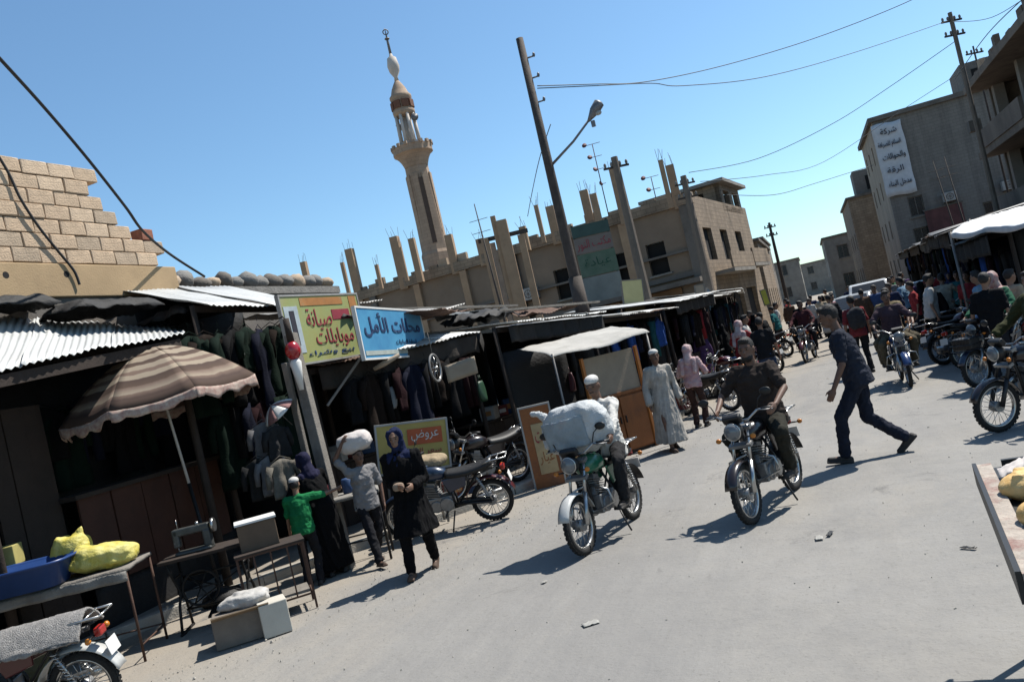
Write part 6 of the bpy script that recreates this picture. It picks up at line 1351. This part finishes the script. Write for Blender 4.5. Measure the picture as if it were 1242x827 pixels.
# ------------------------------------------------------------------ billboard tower and boards above the roofs
t = thing('sign_tower', 'tall stack of faded green and red shop signs rising behind the lamp pole', 'sign'); Zs = 25.5
TL, TR, BL = at(692, 276, Zs), at(737, 266, Zs), at(713, 372, Zs); ud = (TR - TL); ud.z = 0; W = ud.length; ud.normalize(); nn = Vector((ud.y, -ud.x, 0)); Mx = Matrix((ud, Vector((0, 0, 1)), nn)).transposed().to_4x4(); Mx.translation = Vector(((TL.x + TR.x) / 2, (TL.y + TR.y) / 2, 0)); t.matrix_world = Mx
zT, zB = TL.z, 3.1; hh = zT - zB
for (f0, f1, nm, m_) in ((.0, .15, 'header_panel', mat('sign_bottle_green', (.05, .10, .085), .7, .2, 2)), (.16, .36, 'lettered_panel', mat('sign_brown_grey', (.23, .19, .165), .8, .15, 2)), (.37, .66, 'green_panel', mat('sign_green', (.08, .15, .095), .8, .3, 2.4, col2=(.17, .22, .16), wear=(.2, .19, .16), wear_amt=.4)), (.67, .99, 'grey_panel', mat('sign_grey', (.27, .28, .255), .8, .15, 2.4, wear=(.18, .17, .15), wear_amt=.4))):
    q = MB(); q.box((0, zT - hh * (f0 + f1) / 2, 0), (W, hh * (f1 - f0), .06)); pn = q.build(nm, m_, t)
    if nm == 'lettered_panel': lettering(arabic('مكتب النور'), W * .9, hh * .14, M_sr, pn, (0, zT - hh * .26, .034), (0, 0, 0), 'lettering', .004)
    if nm == 'green_panel': lettering(arabic('عيادة'), W * .7, hh * .13, mat('sign_deep_green', (.02, .09, .05), .7), pn, (0, zT - hh * .5, .034), (0, 0, 0), 'lettering', .004)
for s in (-1, 1): q = MB(); q.box((s * W * .46, zT / 2, -.07), (.07, zT + .1, .07)); q.build('post', M_polew, t)
t, W, h = sign('leaning plain pale yellow board on the stall roofs', at(754, 341, 23.5), at(778, 339, 23.7), 1.05, mat('board_yellow', (.60, .54, .26), .7, .1, 2), name='yellow_board', frame_m=M_woodg)
q = MB(); q.box((0, -h / 2 - 1.2, -.05), (.06, 2.4, .05)); q.build('prop', M_woodg, t)
t, W, h = sign('upright pale board between the far left stalls', at(843, 347, 24.5), at(853, 345, 24.5), .72, M_tanb, name='pale_board', frame_m=M_woodg)
q = MB(); q.box((0, -h / 2 - 1.2, -.05), (.06, 2.4, .05)); q.build('prop', M_woodg, t)
t, W, h = sign('small light blue board leaning beside the corner pole', at(858, 350, 26), at(868, 358, 26.2), .8, mat('board_sky', (.38, .47, .52), .7, .1, 2), name='blue_board', frame_m=M_woodg)
q = MB(); q.box((0, -h / 2 - 1.2, -.05), (.06, 2.4, .05)); q.build('prop', M_woodg, t)
t, W, h = sign('tiny bright yellow sign far down the left row', at(922, 353, 34), at(928, 351, 34), .62, mat('board_lemon', (.6, .55, .08), .7, .1, 2), name='yellow_sign', frame_m=M_woodg)
q = MB(); q.box((0, -h / 2 - 1.3, -.05), (.06, 2.6, .05)); q.build('prop', M_woodg, t)

# ------------------------------------------------------------------ farther stalls on both sides
LS = [((-4.2, 16.9), (-3.55, 20.0), (2.45, 2.35), (2.75, 2.65), [M_tin2, M_tin, M_tinr, M_tin2], 'blue'), ((-3.45, 20.3), (-2.9, 23.6), (2.5, 2.55), (2.8, 2.8), [M_tin, M_tin, M_tin2], 'maroon'), ((-2.85, 24.0), (-2.7, 28.0), (2.45, 2.5), (2.8, 2.8), [M_tin2, M_tarpb, M_tin], 'navy'), ((-2.75, 28.6), (-3.0, 33.0), (2.6, 2.5), (2.9, 2.85), [M_tin, M_tin2, M_tin], 'brown'), ((-3.1, 33.5), (-3.3, 37.8), (2.6, 2.5), (2.9, 2.85), [M_tinr, M_tin, M_tin2], 'grey')]
LN = ['far left stall with blue cloths just past the awning', 'second far left stall with a bright tin roof edge', 'third far left stall behind the standing red motorcycle', 'fourth far left stall below the corner pole', 'last far left stall before the unfinished building']
for k, (a, b_, hf, hb, sh, gc) in enumerate(LS):
    stall(LN[k], a, b_, (-1, .05), 2.4, hf, hb, sh, zb=.118, over=.5, counter=(.9, .5, M_woodd), post_m=M_woodd, seed=50 + k * 7, fascia=(.28, M_tarpb) if k % 2 else None)
    a3, b3 = Vector((a[0] + .05, a[1] + .2, 2.15)), Vector((b_[0] + .05, b_[1] - .2, 2.15))
    garments('at the ' + ('first', 'second', 'third', 'fourth', 'last')[k] + ' far left stall', line(a3, b3, 7), [gc, 'black', 'blue' if k == 0 else 'grey', 'navy', 'brown', 'red' if k % 2 else 'teal'], 'clothes on the far left stalls')
RS = [((3.2, 19.4), (3.35, 16.6), (2.3, 2.35), (2.6, 2.6), [M_tarpk], 1), ((3.6, 24.0), (3.25, 20.0), (2.75, 2.6), (3.0, 2.95), [M_tarpb, M_tin2, M_tarpk], 2), ((4.0, 29.0), (3.65, 24.5), (2.8, 2.7), (3.1, 3.0), [M_tarpk, M_tarpb, M_tinr], 3), ((4.5, 34.0), (4.05, 29.5), (2.7, 2.8), (3.1, 3.1), [M_tin2, M_tarpk, M_tarpb], 4), ((5.0, 40.0), (4.55, 34.6), (2.9, 2.7), (3.2, 3.1), [M_tarpk, M_tin2, M_tinr], 5), ((5.3, 47.0), (5.0, 40.6), (2.8, 2.8), (3.1, 3.1), [M_tinr, M_tarpb, M_tin2], 6), ((5.6, 56.0), (5.3, 48.0), (2.8, 2.8), (3.2, 3.1), [M_tarpk, M_tin2, M_tarpk], 7)]
RN = ['dark stall front under the white canopy on the right', 'right stall beyond the canopy with brown and black tarps', 'third right stall with sagging black tarps', 'fourth right stall with a grey tin sheet', 'fifth right stall below the brown frame building', 'sixth right stall with rusty tin', 'last right stall below the banner building']
for k, (a, b_, hf, hb, sh, sd) in enumerate(RS):
    stall(RN[k], a, b_, (1, .05), 3.0, hf, hb, sh, over=.55, counter=(.9, .5, M_woodd), post_m=M_woodd, seed=90 + sd * 7, fascia=(.35, M_tarpb if k % 2 else M_tarpk))
    a3, b3 = Vector((b_[0] - .05, b_[1] + .2, hf[1] - .35)), Vector((a[0] - .05, a[1] - .2, hf[0] - .35))
    garments('at the ' + ('first', 'second', 'third', 'fourth', 'fifth', 'sixth', 'last')[k] + ' right stall', line(a3, b3, 8), ['black', 'grey', 'navy', 'maroon', 'brown', 'cream' if k % 2 else 'blue', 'dkgreen'], 'clothes on the right stalls')
cn = thing('white_canopy', 'bright white tarp canopy sagging over the right stalls', 'canopy', (3.0, 16.5, 0))
A0, A1, A2, A3 = at(1153, 284, 16.0), at(1262, 266, 12.6), at(1176, 268, 18.6), at(1285, 238, 15.2)
O_ = Vector((3.0, 16.5, 0))
q = MB(); q.sheet(lambda u, v: A0.lerp(A1, u).lerp(A2.lerp(A3, u), v) - O_ + Vector((0, 0, -.05 * math.sin(math.pi * u * 2.0) ** 2 * (1 - v) + .035 * fbm((u * 5, v * 4, 3)) + .012 * fbm((u * 16, v * 12, 3)) + .03 * math.sin(math.pi * v))), 30, 16, .008); q.build('tarp', mat('tarp_white', (.78, .78, .77), .7, .05, 3), cn)
for k, pt_ in enumerate((A0, A1, A2, A3)):
    q = MB(); p = pt_ - O_; q.cyl((p.x, p.y, 0), (p.x, p.y, p.z + .04), .03, .03, 8); q.build('pole', M_steelp, cn)
q = MB(); q.sheet(lambda u, v: A0.lerp(A1, u) - O_ - Vector((0, 0, (.09 + .02 * math.sin(u * 13)) * v + .05 * math.sin(math.pi * u * 2) ** 2 - .01)), 30, 3, .006); q.build('valance', mat('tarp_white_dirty', (.6, .6, .61), .8, .15, 4), cn)

# goods heaped on the stall fronts: crates and sacks one can count
M_crate = [mat('crate_wood', (.24, .15, .085), .85, .25, 6), mat('crate_blue', (.04, .09, .22), .5, .15, 6), mat('crate_red', (.22, .03, .03), .5, .15, 6), mat('carton', (.28, .20, .125), .85, .12, 5)]
def crate_proto(k):
    t = thing('crate', 'wooden crate of goods on the ground before the third right stall', 'crate', (3.4, 26.2, 0), .1)
    for s in (-1, 1):
        for z in (.06, .16, .26): q = MB(); q.box((0, s * .17, z), (.5, .012, .075)); q.build('slat', M_crate[k], t); q = MB(); q.box((s * .245, 0, z), (.012, .34, .075)); q.build('slat', M_crate[k], t)
    q = MB(); q.box((0, 0, .012), (.49, .35, .018)); q.build('bottom', M_crate[k], t)
    q = MB()
    for i in range(14): q.ell((random.uniform(-.19, .19), random.uniform(-.12, .12), .24 + random.uniform(0, .05)), (.05, .05, .045), 8, 6)
    q.build('goods', mat('produce', (.24, .17, .05), .6, .3, 9), t)['kind'] = 'stuff'
    return t
cr = crate_proto(0)
for k, (x, y, z, rz0, lb_, m_) in enumerate(((3.1, 22.2, 0, .2, 'blue crate of goods before the second right stall', 1), (3.1, 22.25, .31, .3, 'red crate stacked on the blue one at the second right stall', 2), (3.3, 24.6, 0, -.2, 'wooden crate between the second and third right stalls', 0), (-3.1, 18.2, .12, .4, 'red crate on the pavement before the first far left stall', 2), (-2.6, 22.0, .12, .1, 'blue crate before the second far left stall', 1), (-2.5, 26.0, .12, .1, 'wooden crate before the third far left stall', 0), (-4.2, 12.5, .0, .6, 'wooden crate in the shade beside the narrow orange board', 0))):
    dup(cr, (x, y, z), rz0, lb_, None, {'slat': M_crate[m_], 'bottom': M_crate[m_]})

# ------------------------------------------------------------------ table with yellow sacks and a blue tub, lower left
tc_ = gnd(180, 800); td = Vector((-.89, -.45, 0)).normalized(); tn = Vector((-.45, .89, 0)).normalized()
rzT = math.atan2(-td.y, -td.x); t = thing('goods_table', 'thin-legged table holding yellow sacks at the lower left', 'table', tc_, rzT)
q = MB()
q.sheet(lambda u, v: (-1.75 * u, .75 * v, .93 + .012 * fbm((u * 6, v * 4, 2)) - .02 * math.sin(math.pi * u)), 16, 8, .035); q.build('table_top', M_woodg, t)
for x in (-.02, -1.7):
    for y in (.02, .72): q = MB(); q.tube([(x, y, 0), (x, y, .92)], .014, 8); q.build('leg', M_rust, t)
q = MB(); q.tube([(-.02, .02, .16), (-.02, .72, .16)], .009, 6); q.tube([(-.02, .72, .17), (-1.7, .72, .17)], .009, 6); q.build('brace', M_rust, t)
q = MB(); q.sheet(lambda u, v: (-1.75 * u, -.02 - .02 * math.sin(u * 30), .92 - .10 * v), 30, 3, .006); q.build('cover_edge', M_sackc, t)
M_ysack = mat('yellow_sack', (.60, .50, .06), .6, .15, 7, .4, 40, col2=(.68, .62, .24))
def onT(x, y, z): return tc_ - td * 0 + td * (-x) + tn * y + Vector((0, 0, .95 + z))
sack('yellow_sack', 'plump yellow sack lying at the right end of the goods table', onT(-.34, .33, .12), (.66, .42, .26), M_ysack, rzT + .15, (0, 6), 2, vox=.014, lump=.2)
sack('yellow_sack', 'yellow sack standing up with a pointed tied top behind the lying one', onT(-.66, .5, .20), (.38, .30, .40), M_ysack, rzT, (0, 10), 6, vox=.014, neck=(.08, 0, .27), lump=.3)
p = onT(-.98, .10, .0); t = thing('blue_tub', 'long blue plastic tub at the left end of the goods table', 'tub', p, rzT)
M_tub = mat('blue_plastic', (.025, .07, .24), .4, .12, 5)
q = MB(); n = 28
def ring(rx, ry, z): return [(rx * math.copysign(abs(math.cos(2 * math.pi * k / n)) ** .5, math.cos(2 * math.pi * k / n)), ry * math.copysign(abs(math.sin(2 * math.pi * k / n)) ** .5, math.sin(2 * math.pi * k / n)), z) for k in range(n)]
rows = [ring(.36, .22, 0), ring(.44, .28, .24), ring(.47, .31, .25), ring(.47, .31, .22), ring(.455, .295, .225), ring(.425, .265, .23), ring(.35, .21, .02)]
q.add([p_ for r_ in rows for p_ in r_], [(i * n + k, i * n + (k + 1) % n, (i + 1) * n + (k + 1) % n, (i + 1) * n + k) for i in range(6) for k in range(n)] + [tuple(range(n))[::-1], tuple(range(6 * n, 7 * n))], True); q.build('tub_body', M_tub, t)
q = MB(); q.add(ring(.41, .25, .17), [tuple(range(n))]); q.build('contents', mat('tub_contents', (.10, .09, .08), .9, .3, 20, .6, 40), t)
for k, (dx, dz, m_, lb_) in enumerate(((0, 0, mat('carton_pink', (.42, .25, .17), .8, .15, 5), 'pinkish carton stacked at the left frame edge behind the tub'), (.02, .22, mat('carton_yellow', (.46, .40, .14), .8, .15, 5), 'yellow carton on top of the pinkish one'))):
    q = MB(); q.box((0, 0, .11), (.36, .26, .21)); tag(soften(q.build('carton', m_, None, onT(-1.42 + dx, .55, dz), (0, 0, rzT + .1 * k)), .008), lb_, 'box')
# sack cloth bin under the table
sack('jute_sack', 'dull olive sack standing under the left end of the goods table', tc_ + td * 1.25 + tn * .35 + Vector((0, 0, .3)), (.5, .4, .6), mat('jute_olive', (.13, .115, .06), .95, .2, 8, .5, 60), rzT, (0, 0), 9, vox=.02)

# ------------------------------------------------------------------ treadle sewing machine, iron stand, boxes
sm = gnd(272, 752); rzS = math.atan2(sA, cA) + .1; t = thing('treadle_sewing_machine', 'old black treadle sewing machine on iron legs beside the umbrella pole', 'sewing machine', sm, rzS)
q = MB(); q.box((0, 0, .80), (.95, .46, .035)); tt = soften(q.build('table_top', M_woodd, t), .006)
for s in (-1, 1):
    q = MB(); q.tube([(s * .38, -.2, 0), (s * .37, -.12, .3), (s * .36, -.03, .42), (s * .37, -.14, .6), (s * .4, -.2, .79)], .016, 6); q.tube([(s * .38, .2, 0), (s * .37, .12, .3), (s * .36, .03, .42), (s * .37, .14, .6), (s * .4, .2, .79)], .016, 6)
    q.tube([(s * .38, -.22, .01), (s * .38, .22, .01)], .018, 6); q.tube([(s * .37, -.13, .6), (s * .37, .13, .6)], .012, 6); q.torus((s * .365, 0, .42), .06, .012, 14, 6, Euler((0, R(90), 0)).to_matrix()); q.build('leg', M_iron, t)
q = MB(); q.tube([(-.38, .1, .2), (.38, .1, .2)], .012, 6); q.tube([(-.38, .15, .55), (.38, .15, .55)], .012, 6); q.tube([(-.38, .1, .2), (.38, .15, .55)], .009, 6); q.tube([(.38, .1, .2), (-.38, .15, .55)], .009, 6); q.build('brace', M_iron, t)
q = MB(); q.torus((-.16, .02, .42), .19, .014, 30, 8, Euler((R(90), 0, R(12))).to_matrix())
for k in range(6): a = k * math.pi / 3; q.cyl((-.16, .02, .42), (-.16 + .185 * math.cos(a), .02, .42 + .185 * math.sin(a)), .008, .008, 5)
q.build('drive_wheel', M_iron, t)
q = MB(); q.box((.08, -.02, .14), (.36, .26, .02), (R(12), 0, 0))
for k in range(6): q.box((-.06 + .055 * k, -.02, .152), (.012, .24, .012), (R(12), 0, 0))
q.build('treadle', M_iron, t)
M_mach = mat('machine_enamel', (.10, .105, .10), .4, .25, 12, metal=.3, wear=(.30, .29, .27), wear_amt=.4)
q = MB(); q.box((-.12, 0, .835), (.40, .18, .04)); q.box((.04, 0, .94), (.09, .10, .2)); q.box((-.12, 0, 1.06), (.40, .085, .085)); q.box((-.29, 0, 1.0), (.075, .085, .2)); hd = soften(q.build('machine_head', M_mach, t), .02, 3)
q = MB(); q.cyl((.10, 0, 1.06), (.135, 0, 1.06), .075, .075, 20); q.build('hand_wheel', M_chrome, hd)
q = MB(); q.cyl((-.29, 0, .84), (-.29, 0, .92), .006, .004, 6); q.cyl((-.26, .0, 1.1), (-.26, .0, 1.2), .004, .004, 5); q.cyl((-.05, .0, 1.1), (-.05, .0, 1.13), .02, .02, 10); q.build('needle_bar', M_chrome, hd)
st = gnd(345, 742); rzI = math.atan2(sA, cA) + .35; t = thing('iron_stand', 'open rusty iron stand with cross bars carrying a pale carton', 'stand', st, rzI)
for x in (-.34, .34):
    for y in (-.2, .2): q = MB(); q.box((x, y, .36), (.022, .022, .72)); q.build('leg', M_rust, t)
for z in (.16, .71):
    for y in (-.2, .2): q = MB(); q.box((0, y, z), (.68, .018, .018)); q.build('rail', M_rust, t)
    for x in (-.34, .34): q = MB(); q.box((x, 0, z), (.018, .4, .018)); q.build('rail', M_rust, t)
for x in (-.17, 0, .17): q = MB(); q.box((x, -.2, .43), (.016, .016, .54)); q.build('upright_bar', M_rust, t)
q = MB(); q.box((0, 0, .73), (.72, .44, .02)); q.build('shelf', M_woodd, t)
q = MB(); q.box((0, 0, .20), (.62, .36, .02)); q.build('lower_shelf', M_woodg, t)
q = MB(); q.box((0, 0, .14), (.40, .30, .28)); cb = soften(q.build('pale_carton', mat('carton_brown', (.17, .115, .075), .85, .15, 5), None, st + Vector((-.12, .02, .74)), (0, 0, rzI)), .008); tag(cb, 'brown carton with white lid standing on the iron stand', 'box')
q = MB(); q.box((0, 0, .295), (.43, .33, .02)); q.build('lid', M_white, cb)
b0 = gnd(297, 779); q = MB(); q.box((0, 0, .15), (.56, .30, .30)); o = tag(soften(q.build('cardboard_box', mat('carton_grey', (.25, .21, .175), .9, .18, 5, .3, 30), None, b0 + tn * .16, (0, 0, rzS + .22)), .01), 'greyish cardboard box lying on the ground before the sewing machine', 'box')
q = MB(); q.box((0, -.2, .31), (.54, .12, .012), (R(-24), 0, 0)); q.build('flap', M_crate[3], o)
sack('white_rags', 'heap of white rags on top of the greyish cardboard box', b0 + tn * .2 + Vector((.02, .05, .36)), (.46, .26, .16), cloth('rag_white', (.52, .50, .47)), rzS, (0, 4), 12, 'rags', .013, lump=.35)
b1 = gnd(335, 770); q = MB(); q.box((0, 0, .16), (.27, .27, .32)); tag(soften(q.build('white_carton', mat('carton_white', (.60, .56, .48), .85, .08, 4, .2, 30), None, b1 + tn * .14, (0, 0, rzS + .3)), .008), 'white carton on the ground right of the greyish box', 'box')
# low table by the boy with the bundle
lt = gnd(432, 690); t = thing('display_table', 'low display table with pale top between the posts and the boy', 'table', lt + Vector((-.15, .35, 0)), rzS)
q = MB(); q.sheet(lambda u, v: (-.45 + .9 * u, -.28 + .56 * v, .86 + .01 * fbm((u * 5, v * 5, 4))), 10, 8, .04); q.build('table_top', M_sackc, t)
for x in (-.42, .42):
    for y in (-.24, .24): q = MB(); q.cyl((x, y, 0), (x, y, .85), .016, .016, 8); q.build('leg', M_iron, t)
for y in (-.24, .24): q = MB(); q.cyl((-.42, y, .3), (.42, y, .3), .012, .012, 6); q.build('stretcher', M_iron, t)
for k, (x, y, c, lb_) in enumerate(((-.2, 0, 'crate_red', 'small red tin on the display table'), (.05, .1, 'crate_blue', 'small blue tin on the display table'), (.28, -.05, 'carton', 'small brown packet on the display table'))):
    q = MB(); q.lathe([(.07, 0), (.075, .01), (.075, .17), (.06, .185), (.02, .19)], 14) if k < 2 else q.box((0, 0, .06), (.2, .14, .12)); Mz = Matrix.Rotation(rzS, 3, 'Z')
    tag(q.build('goods_tin' if k < 2 else 'packet', MATS[c], None, lt + Vector((-.15, .35, .885)) + Mz @ Vector((x, y, 0)), (0, 0, rzS)), lb_, 'tin' if k < 2 else 'packet')
# bicycle wheel hung from the roof, tyre pile
hw_ = at(528, 446, 12.6); t = thing('bicycle_wheel', 'bicycle wheel hanging edge-on under the roof right of the blue sign', 'wheel', hw_, R(4))
MX = Euler((0, R(90), 0)).to_matrix(); q = MB(); q.torus((0, 0, 0), .21, .016, 32, 8, MX); q.build('tyre', mat('old_tyre_grey', (.24, .23, .22), .8, .2, 9), t)
q = MB(); q.torus((0, 0, 0), .19, .007, 32, 6, MX); q.build('rim', M_chrome, t); q = MB(); q.cyl((-.04, 0, 0), (.04, 0, 0), .02, .02, 10); q.build('hub', M_chrome, t)
q = MB()
for k in range(16): a = k * math.pi / 8; q.cyl((.03 * (-1) ** k, 0, 0), (0, .188 * math.cos(a), .188 * math.sin(a)), .002, .002, 4)
q.build('spokes', M_chrome, t)['kind'] = 'stuff'
q = MB(); q.tube([(0, 0, .21), (0, .01, .4), (0, 0, .55)], .005, 4); q.build('rope', M_woodg, t)
for k, (x, y, Z, lb_) in enumerate(((560, 450, 13.2, 'pale cardboard sheet wedged under the roof beside the bicycle wheel'), (470, 440, 12.4, 'rolled pale cloth hanging below the blue sign'))):
    p = at(x, y, Z); q = MB()
    if k == 0: q.sheet(lambda u, v: (-.25 + .5 * u, .02 * math.sin(u * 4), -.14 + .28 * v + .05 * u), 8, 4, .012)
    else: q.tube([(-.22, 0, -.05), (-.05, 0, 0), (.2, 0, .08)], [.03, .045, .03], 10)
    tag(q.build('cardboard_sheet' if k == 0 else 'cloth_roll', M_tanb, None, p, (0, 0, rzS)), lb_, 'cardboard' if k == 0 else 'cloth roll')
# small parasol hanging by the posts
hp_ = at(338, 500, 10.7); t = thing('small_parasol', 'small pink and white parasol hanging by the timber posts', 'parasol', hp_, .3); t.rotation_euler = (R(25), R(-28), .3)
for k in range(8):
    a0, a1 = k * math.pi / 4, (k + 1) * math.pi / 4; q = MB(); q.sheet(lambda u, v: Vector((math.cos(a0 + (a1 - a0) * u), math.sin(a0 + (a1 - a0) * u), 0)) * .24 * (.04 + .96 * v) + Vector((0, 0, .13 * (1 - v ** 1.6))), 4, 6, .003); q.build('panel', mat('parasol_pink', (.34, .17, .16), .8) if k % 2 else M_white, t)
q = MB(); q.cyl((0, 0, -.25), (0, 0, .16), .006, .006, 6); q.build('stick', M_steelp, t)

def packets(where, a, b, n, cols, sz=(.26, .2, .22)):
    for i in range(n):
        p = Vector(a).lerp(Vector(b), (i + .5) / n); cn_, c = cols[i % len(cols)]; w_, d_, h_ = (v * random.uniform(.7, 1.25) for v in sz)
        q = MB(); q.box((0, 0, h_ / 2), (w_, d_, h_)); o = soften(q.build('goods_box', mat('box_' + cn_, c, .8, .2, 6, .2, 30), None, p, (0, 0, rzS + random.uniform(-.5, .5))), .006, 1); tag(o, '%s box, %s in the row %s' % (cn_, ORD[i], where), 'box', 'boxes ' + where)
        q = MB(); q.box((0, -d_ / 2 - .002, h_ * .5), (w_ * .6, .004, h_ * .35)); q.build('paper_label', M_sw if i % 2 else M_so, o)
BC = [('brown', (.2, .13, .08)), ('white', (.42, .41, .38)), ('dull red', (.2, .04, .035)), ('blue', (.04, .09, .2)), ('green', (.04, .12, .06)), ('yellow', (.42, .34, .08))]
packets('on the counter behind the blue sign', (-7.55, 10.6, 1.115), (-6.5, 13.1, 1.115), 9, BC)
packets('on the counter behind the orange board', (-5.95, 13.8, 1.065), (-5.3, 16.3, 1.065), 8, BC[1:] + BC[:1])
packets('on the ground behind the orange board', (-4.95, 13.2, .12), (-4.4, 14.3, .12), 5, BC[::-1], (.36, .3, .34))
packets('on the pavement behind the parked motorcycles', (-6.4, 11.0, .12), (-5.5, 12.6, .12), 5, BC, (.34, .3, .4))
M_bag = [mat('bag_white', (.2, .2, .2), .5, .1, 8), mat('bag_green', (.02, .07, .03), .5, .1, 8), mat('bag_pink', (.14, .05, .06), .5, .1, 8)]  # bag colours dimmed for the dark under the roofs
for i, (x, y, Z) in enumerate(((470, 470, 12.6), (582, 462, 13.6), (690, 452, 15.0))):
    q = MB(); q.sheet(lambda u, v: (.11 * math.cos(math.pi * 2 * u) * (.35 + .65 * math.sin(math.pi * min(1, .15 + v * .75))), .06 * math.sin(math.pi * 2 * u) * (.35 + .65 * v), -.34 * v + .01 * fbm((u * 5, v * 5, i))), 14, 8, .004); q.tube([(-.03, 0, 0), (-.02, 0, .1), (.02, 0, .1), (.03, 0, 0)], .004, 4)
    tag(q.build('hanging_bag', M_bag[i % 3], None, at(x, y, Z), (0, 0, rzS + i)), '%s plastic bag, %s from the left of the bags hung under the tin roofs' % (('white', 'green', 'pink')[i % 3], ORD[i]), 'bag', 'bags hung under the tin roofs')

# ------------------------------------------------------------------ bread cart at the right edge
k0, k1 = gnd(1182, 563, .98), gnd(1236, 694, .98); cd = (k1 - k0); Lc = cd.length; cd.normalize(); cx = Vector((cd.y, -cd.x, 0)); cx = cx if cx.x > 0 else -cx
t = thing('bread_cart', 'wooden tray cart with dark rim at the right edge', 'cart', (k0.x, k0.y, 0)); Mx = Matrix((cx, -cd if (-cd).cross(Vector((0, 0, 1))).dot(cx) > 0 else cd, Vector((0, 0, 1)))).transposed()
def KC(a, l, z): return cx * a + cd * l + Vector((0, 0, z))
M_rim = mat('cart_rim_pale', (.44, .38, .32), .8, .2, 12, .5, 40, wear=(.30, .17, .14), wear_amt=.46)
q = MB(); q.prism([KC(0, 0, .93), KC(1.15, 0, .93), KC(1.15, Lc, .93), KC(0, Lc, .93)], (0, 0, .022)); q.build('tray_floor', mat('tray_steel', (.05, .05, .05), .5, .3, 9, metal=.5), t)
for (a0, l0, a1, l1) in ((0, 0, 0, Lc), (1.15, 0, 1.15, Lc)): q = MB(); q.beam(KC(a0 + .035, l0, .965), KC(a1 + .035, l1, .965), .07, .03); q.build('rim_board', M_rim, t); q = MB(); q.beam(KC(a0 - .012, l0, .93), KC(a1 - .012, l1, .93), .02, .12); q.build('edge_strip', M_blk, t)
for l in (0, Lc): q = MB(); q.beam(KC(.12, l, .963), KC(1.2, l, .963), .03, .055); q.build('end_strip', M_blk, t)
q = MB(); q.beam(KC(.12, Lc * .97, .955), KC(1.2, Lc * .97, .955), .12, .02); q.build('grill_strip', M_iron, t)
for a in (.1, 1.05):
    for l in (.15, Lc - .15): q = MB(); q.cyl(KC(a, l, 0), KC(a, l, .92), .022, .022, 8); q.build('leg', M_iron, t)
for l in (.3, Lc - .3):
    pass
M_bread = mat('bread_crust', (.74, .40, .10), .55, .25, 7, .3, 40, col2=(.95, .72, .36), wear=(.45, .15, .035), wear_amt=.34)
i = 0
for (a, l, z, rr, lb_) in ((.215, Lc * .38, .96, .15, 'large golden bread loaf at the near edge of the tray'), (.20, Lc * .66, .96, .125, 'smaller browned loaf in front of the large one on the tray'), (.60, Lc * .45, .96, .17, 'golden loaf in the middle of the tray'), (.62, Lc * .72, .96, .16, 'golden loaf toward the rear corner of the tray'), (.44, Lc * .55, 1.06, .15, 'loaf stacked on top of the others on the tray')):
    e = MB(); e.ell((0, 0, 0), (rr * 1.15, rr * .9, .075), 22, 12)
    for v in e.v: v *= 1 + .05 * fbm(v * 7 + Vector((a, l, 0)))
    for k in (-1, 0, 1): e.cap((-.6 * rr, k * rr * .45, .062), (.6 * rr, k * rr * .45, .062), .014, .014, 6)
    o = link('bread_loaf', fuse(e, .009, 2), M_bread, None, Vector((k0.x, k0.y, 0)) + KC(a, l, z + .045), (0, 0, random.uniform(-.6, .6))); tag(o, lb_, 'bread')
q = MB(); q.sheet(lambda u, v: Vector((k0.x, k0.y, 0)) + KC(.08 + .16 * u, Lc * .12 + .2 * v, .995 + .02 * fbm((u * 6, v * 6, 1)) + .05 * u), 10, 10, .004); tag(q.build('wrapping_paper', mat('paper_white', (.6, .55, .52), .8, .1, 6)), 'crumpled white paper beside the loaves on the tray', 'paper')

# ------------------------------------------------------------------ litter and small stones on the road
rl = random.Random(5)
LT = [(716, 755, 'white paper scrap on the road before the green motorcycle', .10), (1005, 647, 'dark torn rubber scrap on the road', .10), (992, 652, 'pale plastic scrap beside the rubber scrap', .08), (1172, 664, 'thin dark leaf of rubber near the bread cart', .09), (660, 705, 'crushed cup on the road left of the green motorcycle', .05)]
for k, (x, y, lb_, s_) in enumerate(LT):
    p = gnd(x, y); dark = k in (1, 3)
    q = MB(); q.sheet(lambda u, v: ((u - .5) * s_ * 1.3, (v - .5) * s_ * (.35 if dark else .8), .006 + .18 * s_ * abs(fbm((u * 3 + k, v * 3, k * 1.3))) + .02 * s_ * u), 6, 6, .003)
    tag(q.build('litter_scrap', M_blk if dark else mat('litter_dusty', (.38, .37, .34), .8, .2, 30), None, (p.x, p.y, 0), (0, 0, rl.uniform(0, 6))), lb_, 'litter')
gv = MB(); rg = random.Random(9)                                             # grit along the roadside, too small to count
for k in range(2200):
    y = rg.uniform(4.5, 20); x = -7.2 + .3 * y + rg.gauss(-.4, .75); s_ = rg.uniform(.002, .008) * (1 if rg.random() < .96 else 2)
    if k % 5 == 0: x = rg.uniform(-5, 3)
    gv.box((x, y, s_ * .3), (s_ * 2, s_ * 1.5, s_), (rg.uniform(-.4, .4), rg.uniform(-.4, .4), rg.uniform(0, 3)), .6)
tag(gv.build('roadside_grit', M_kerb), 'scattered grit and pebbles along the sandy roadside', 'gravel', None, 'stuff')
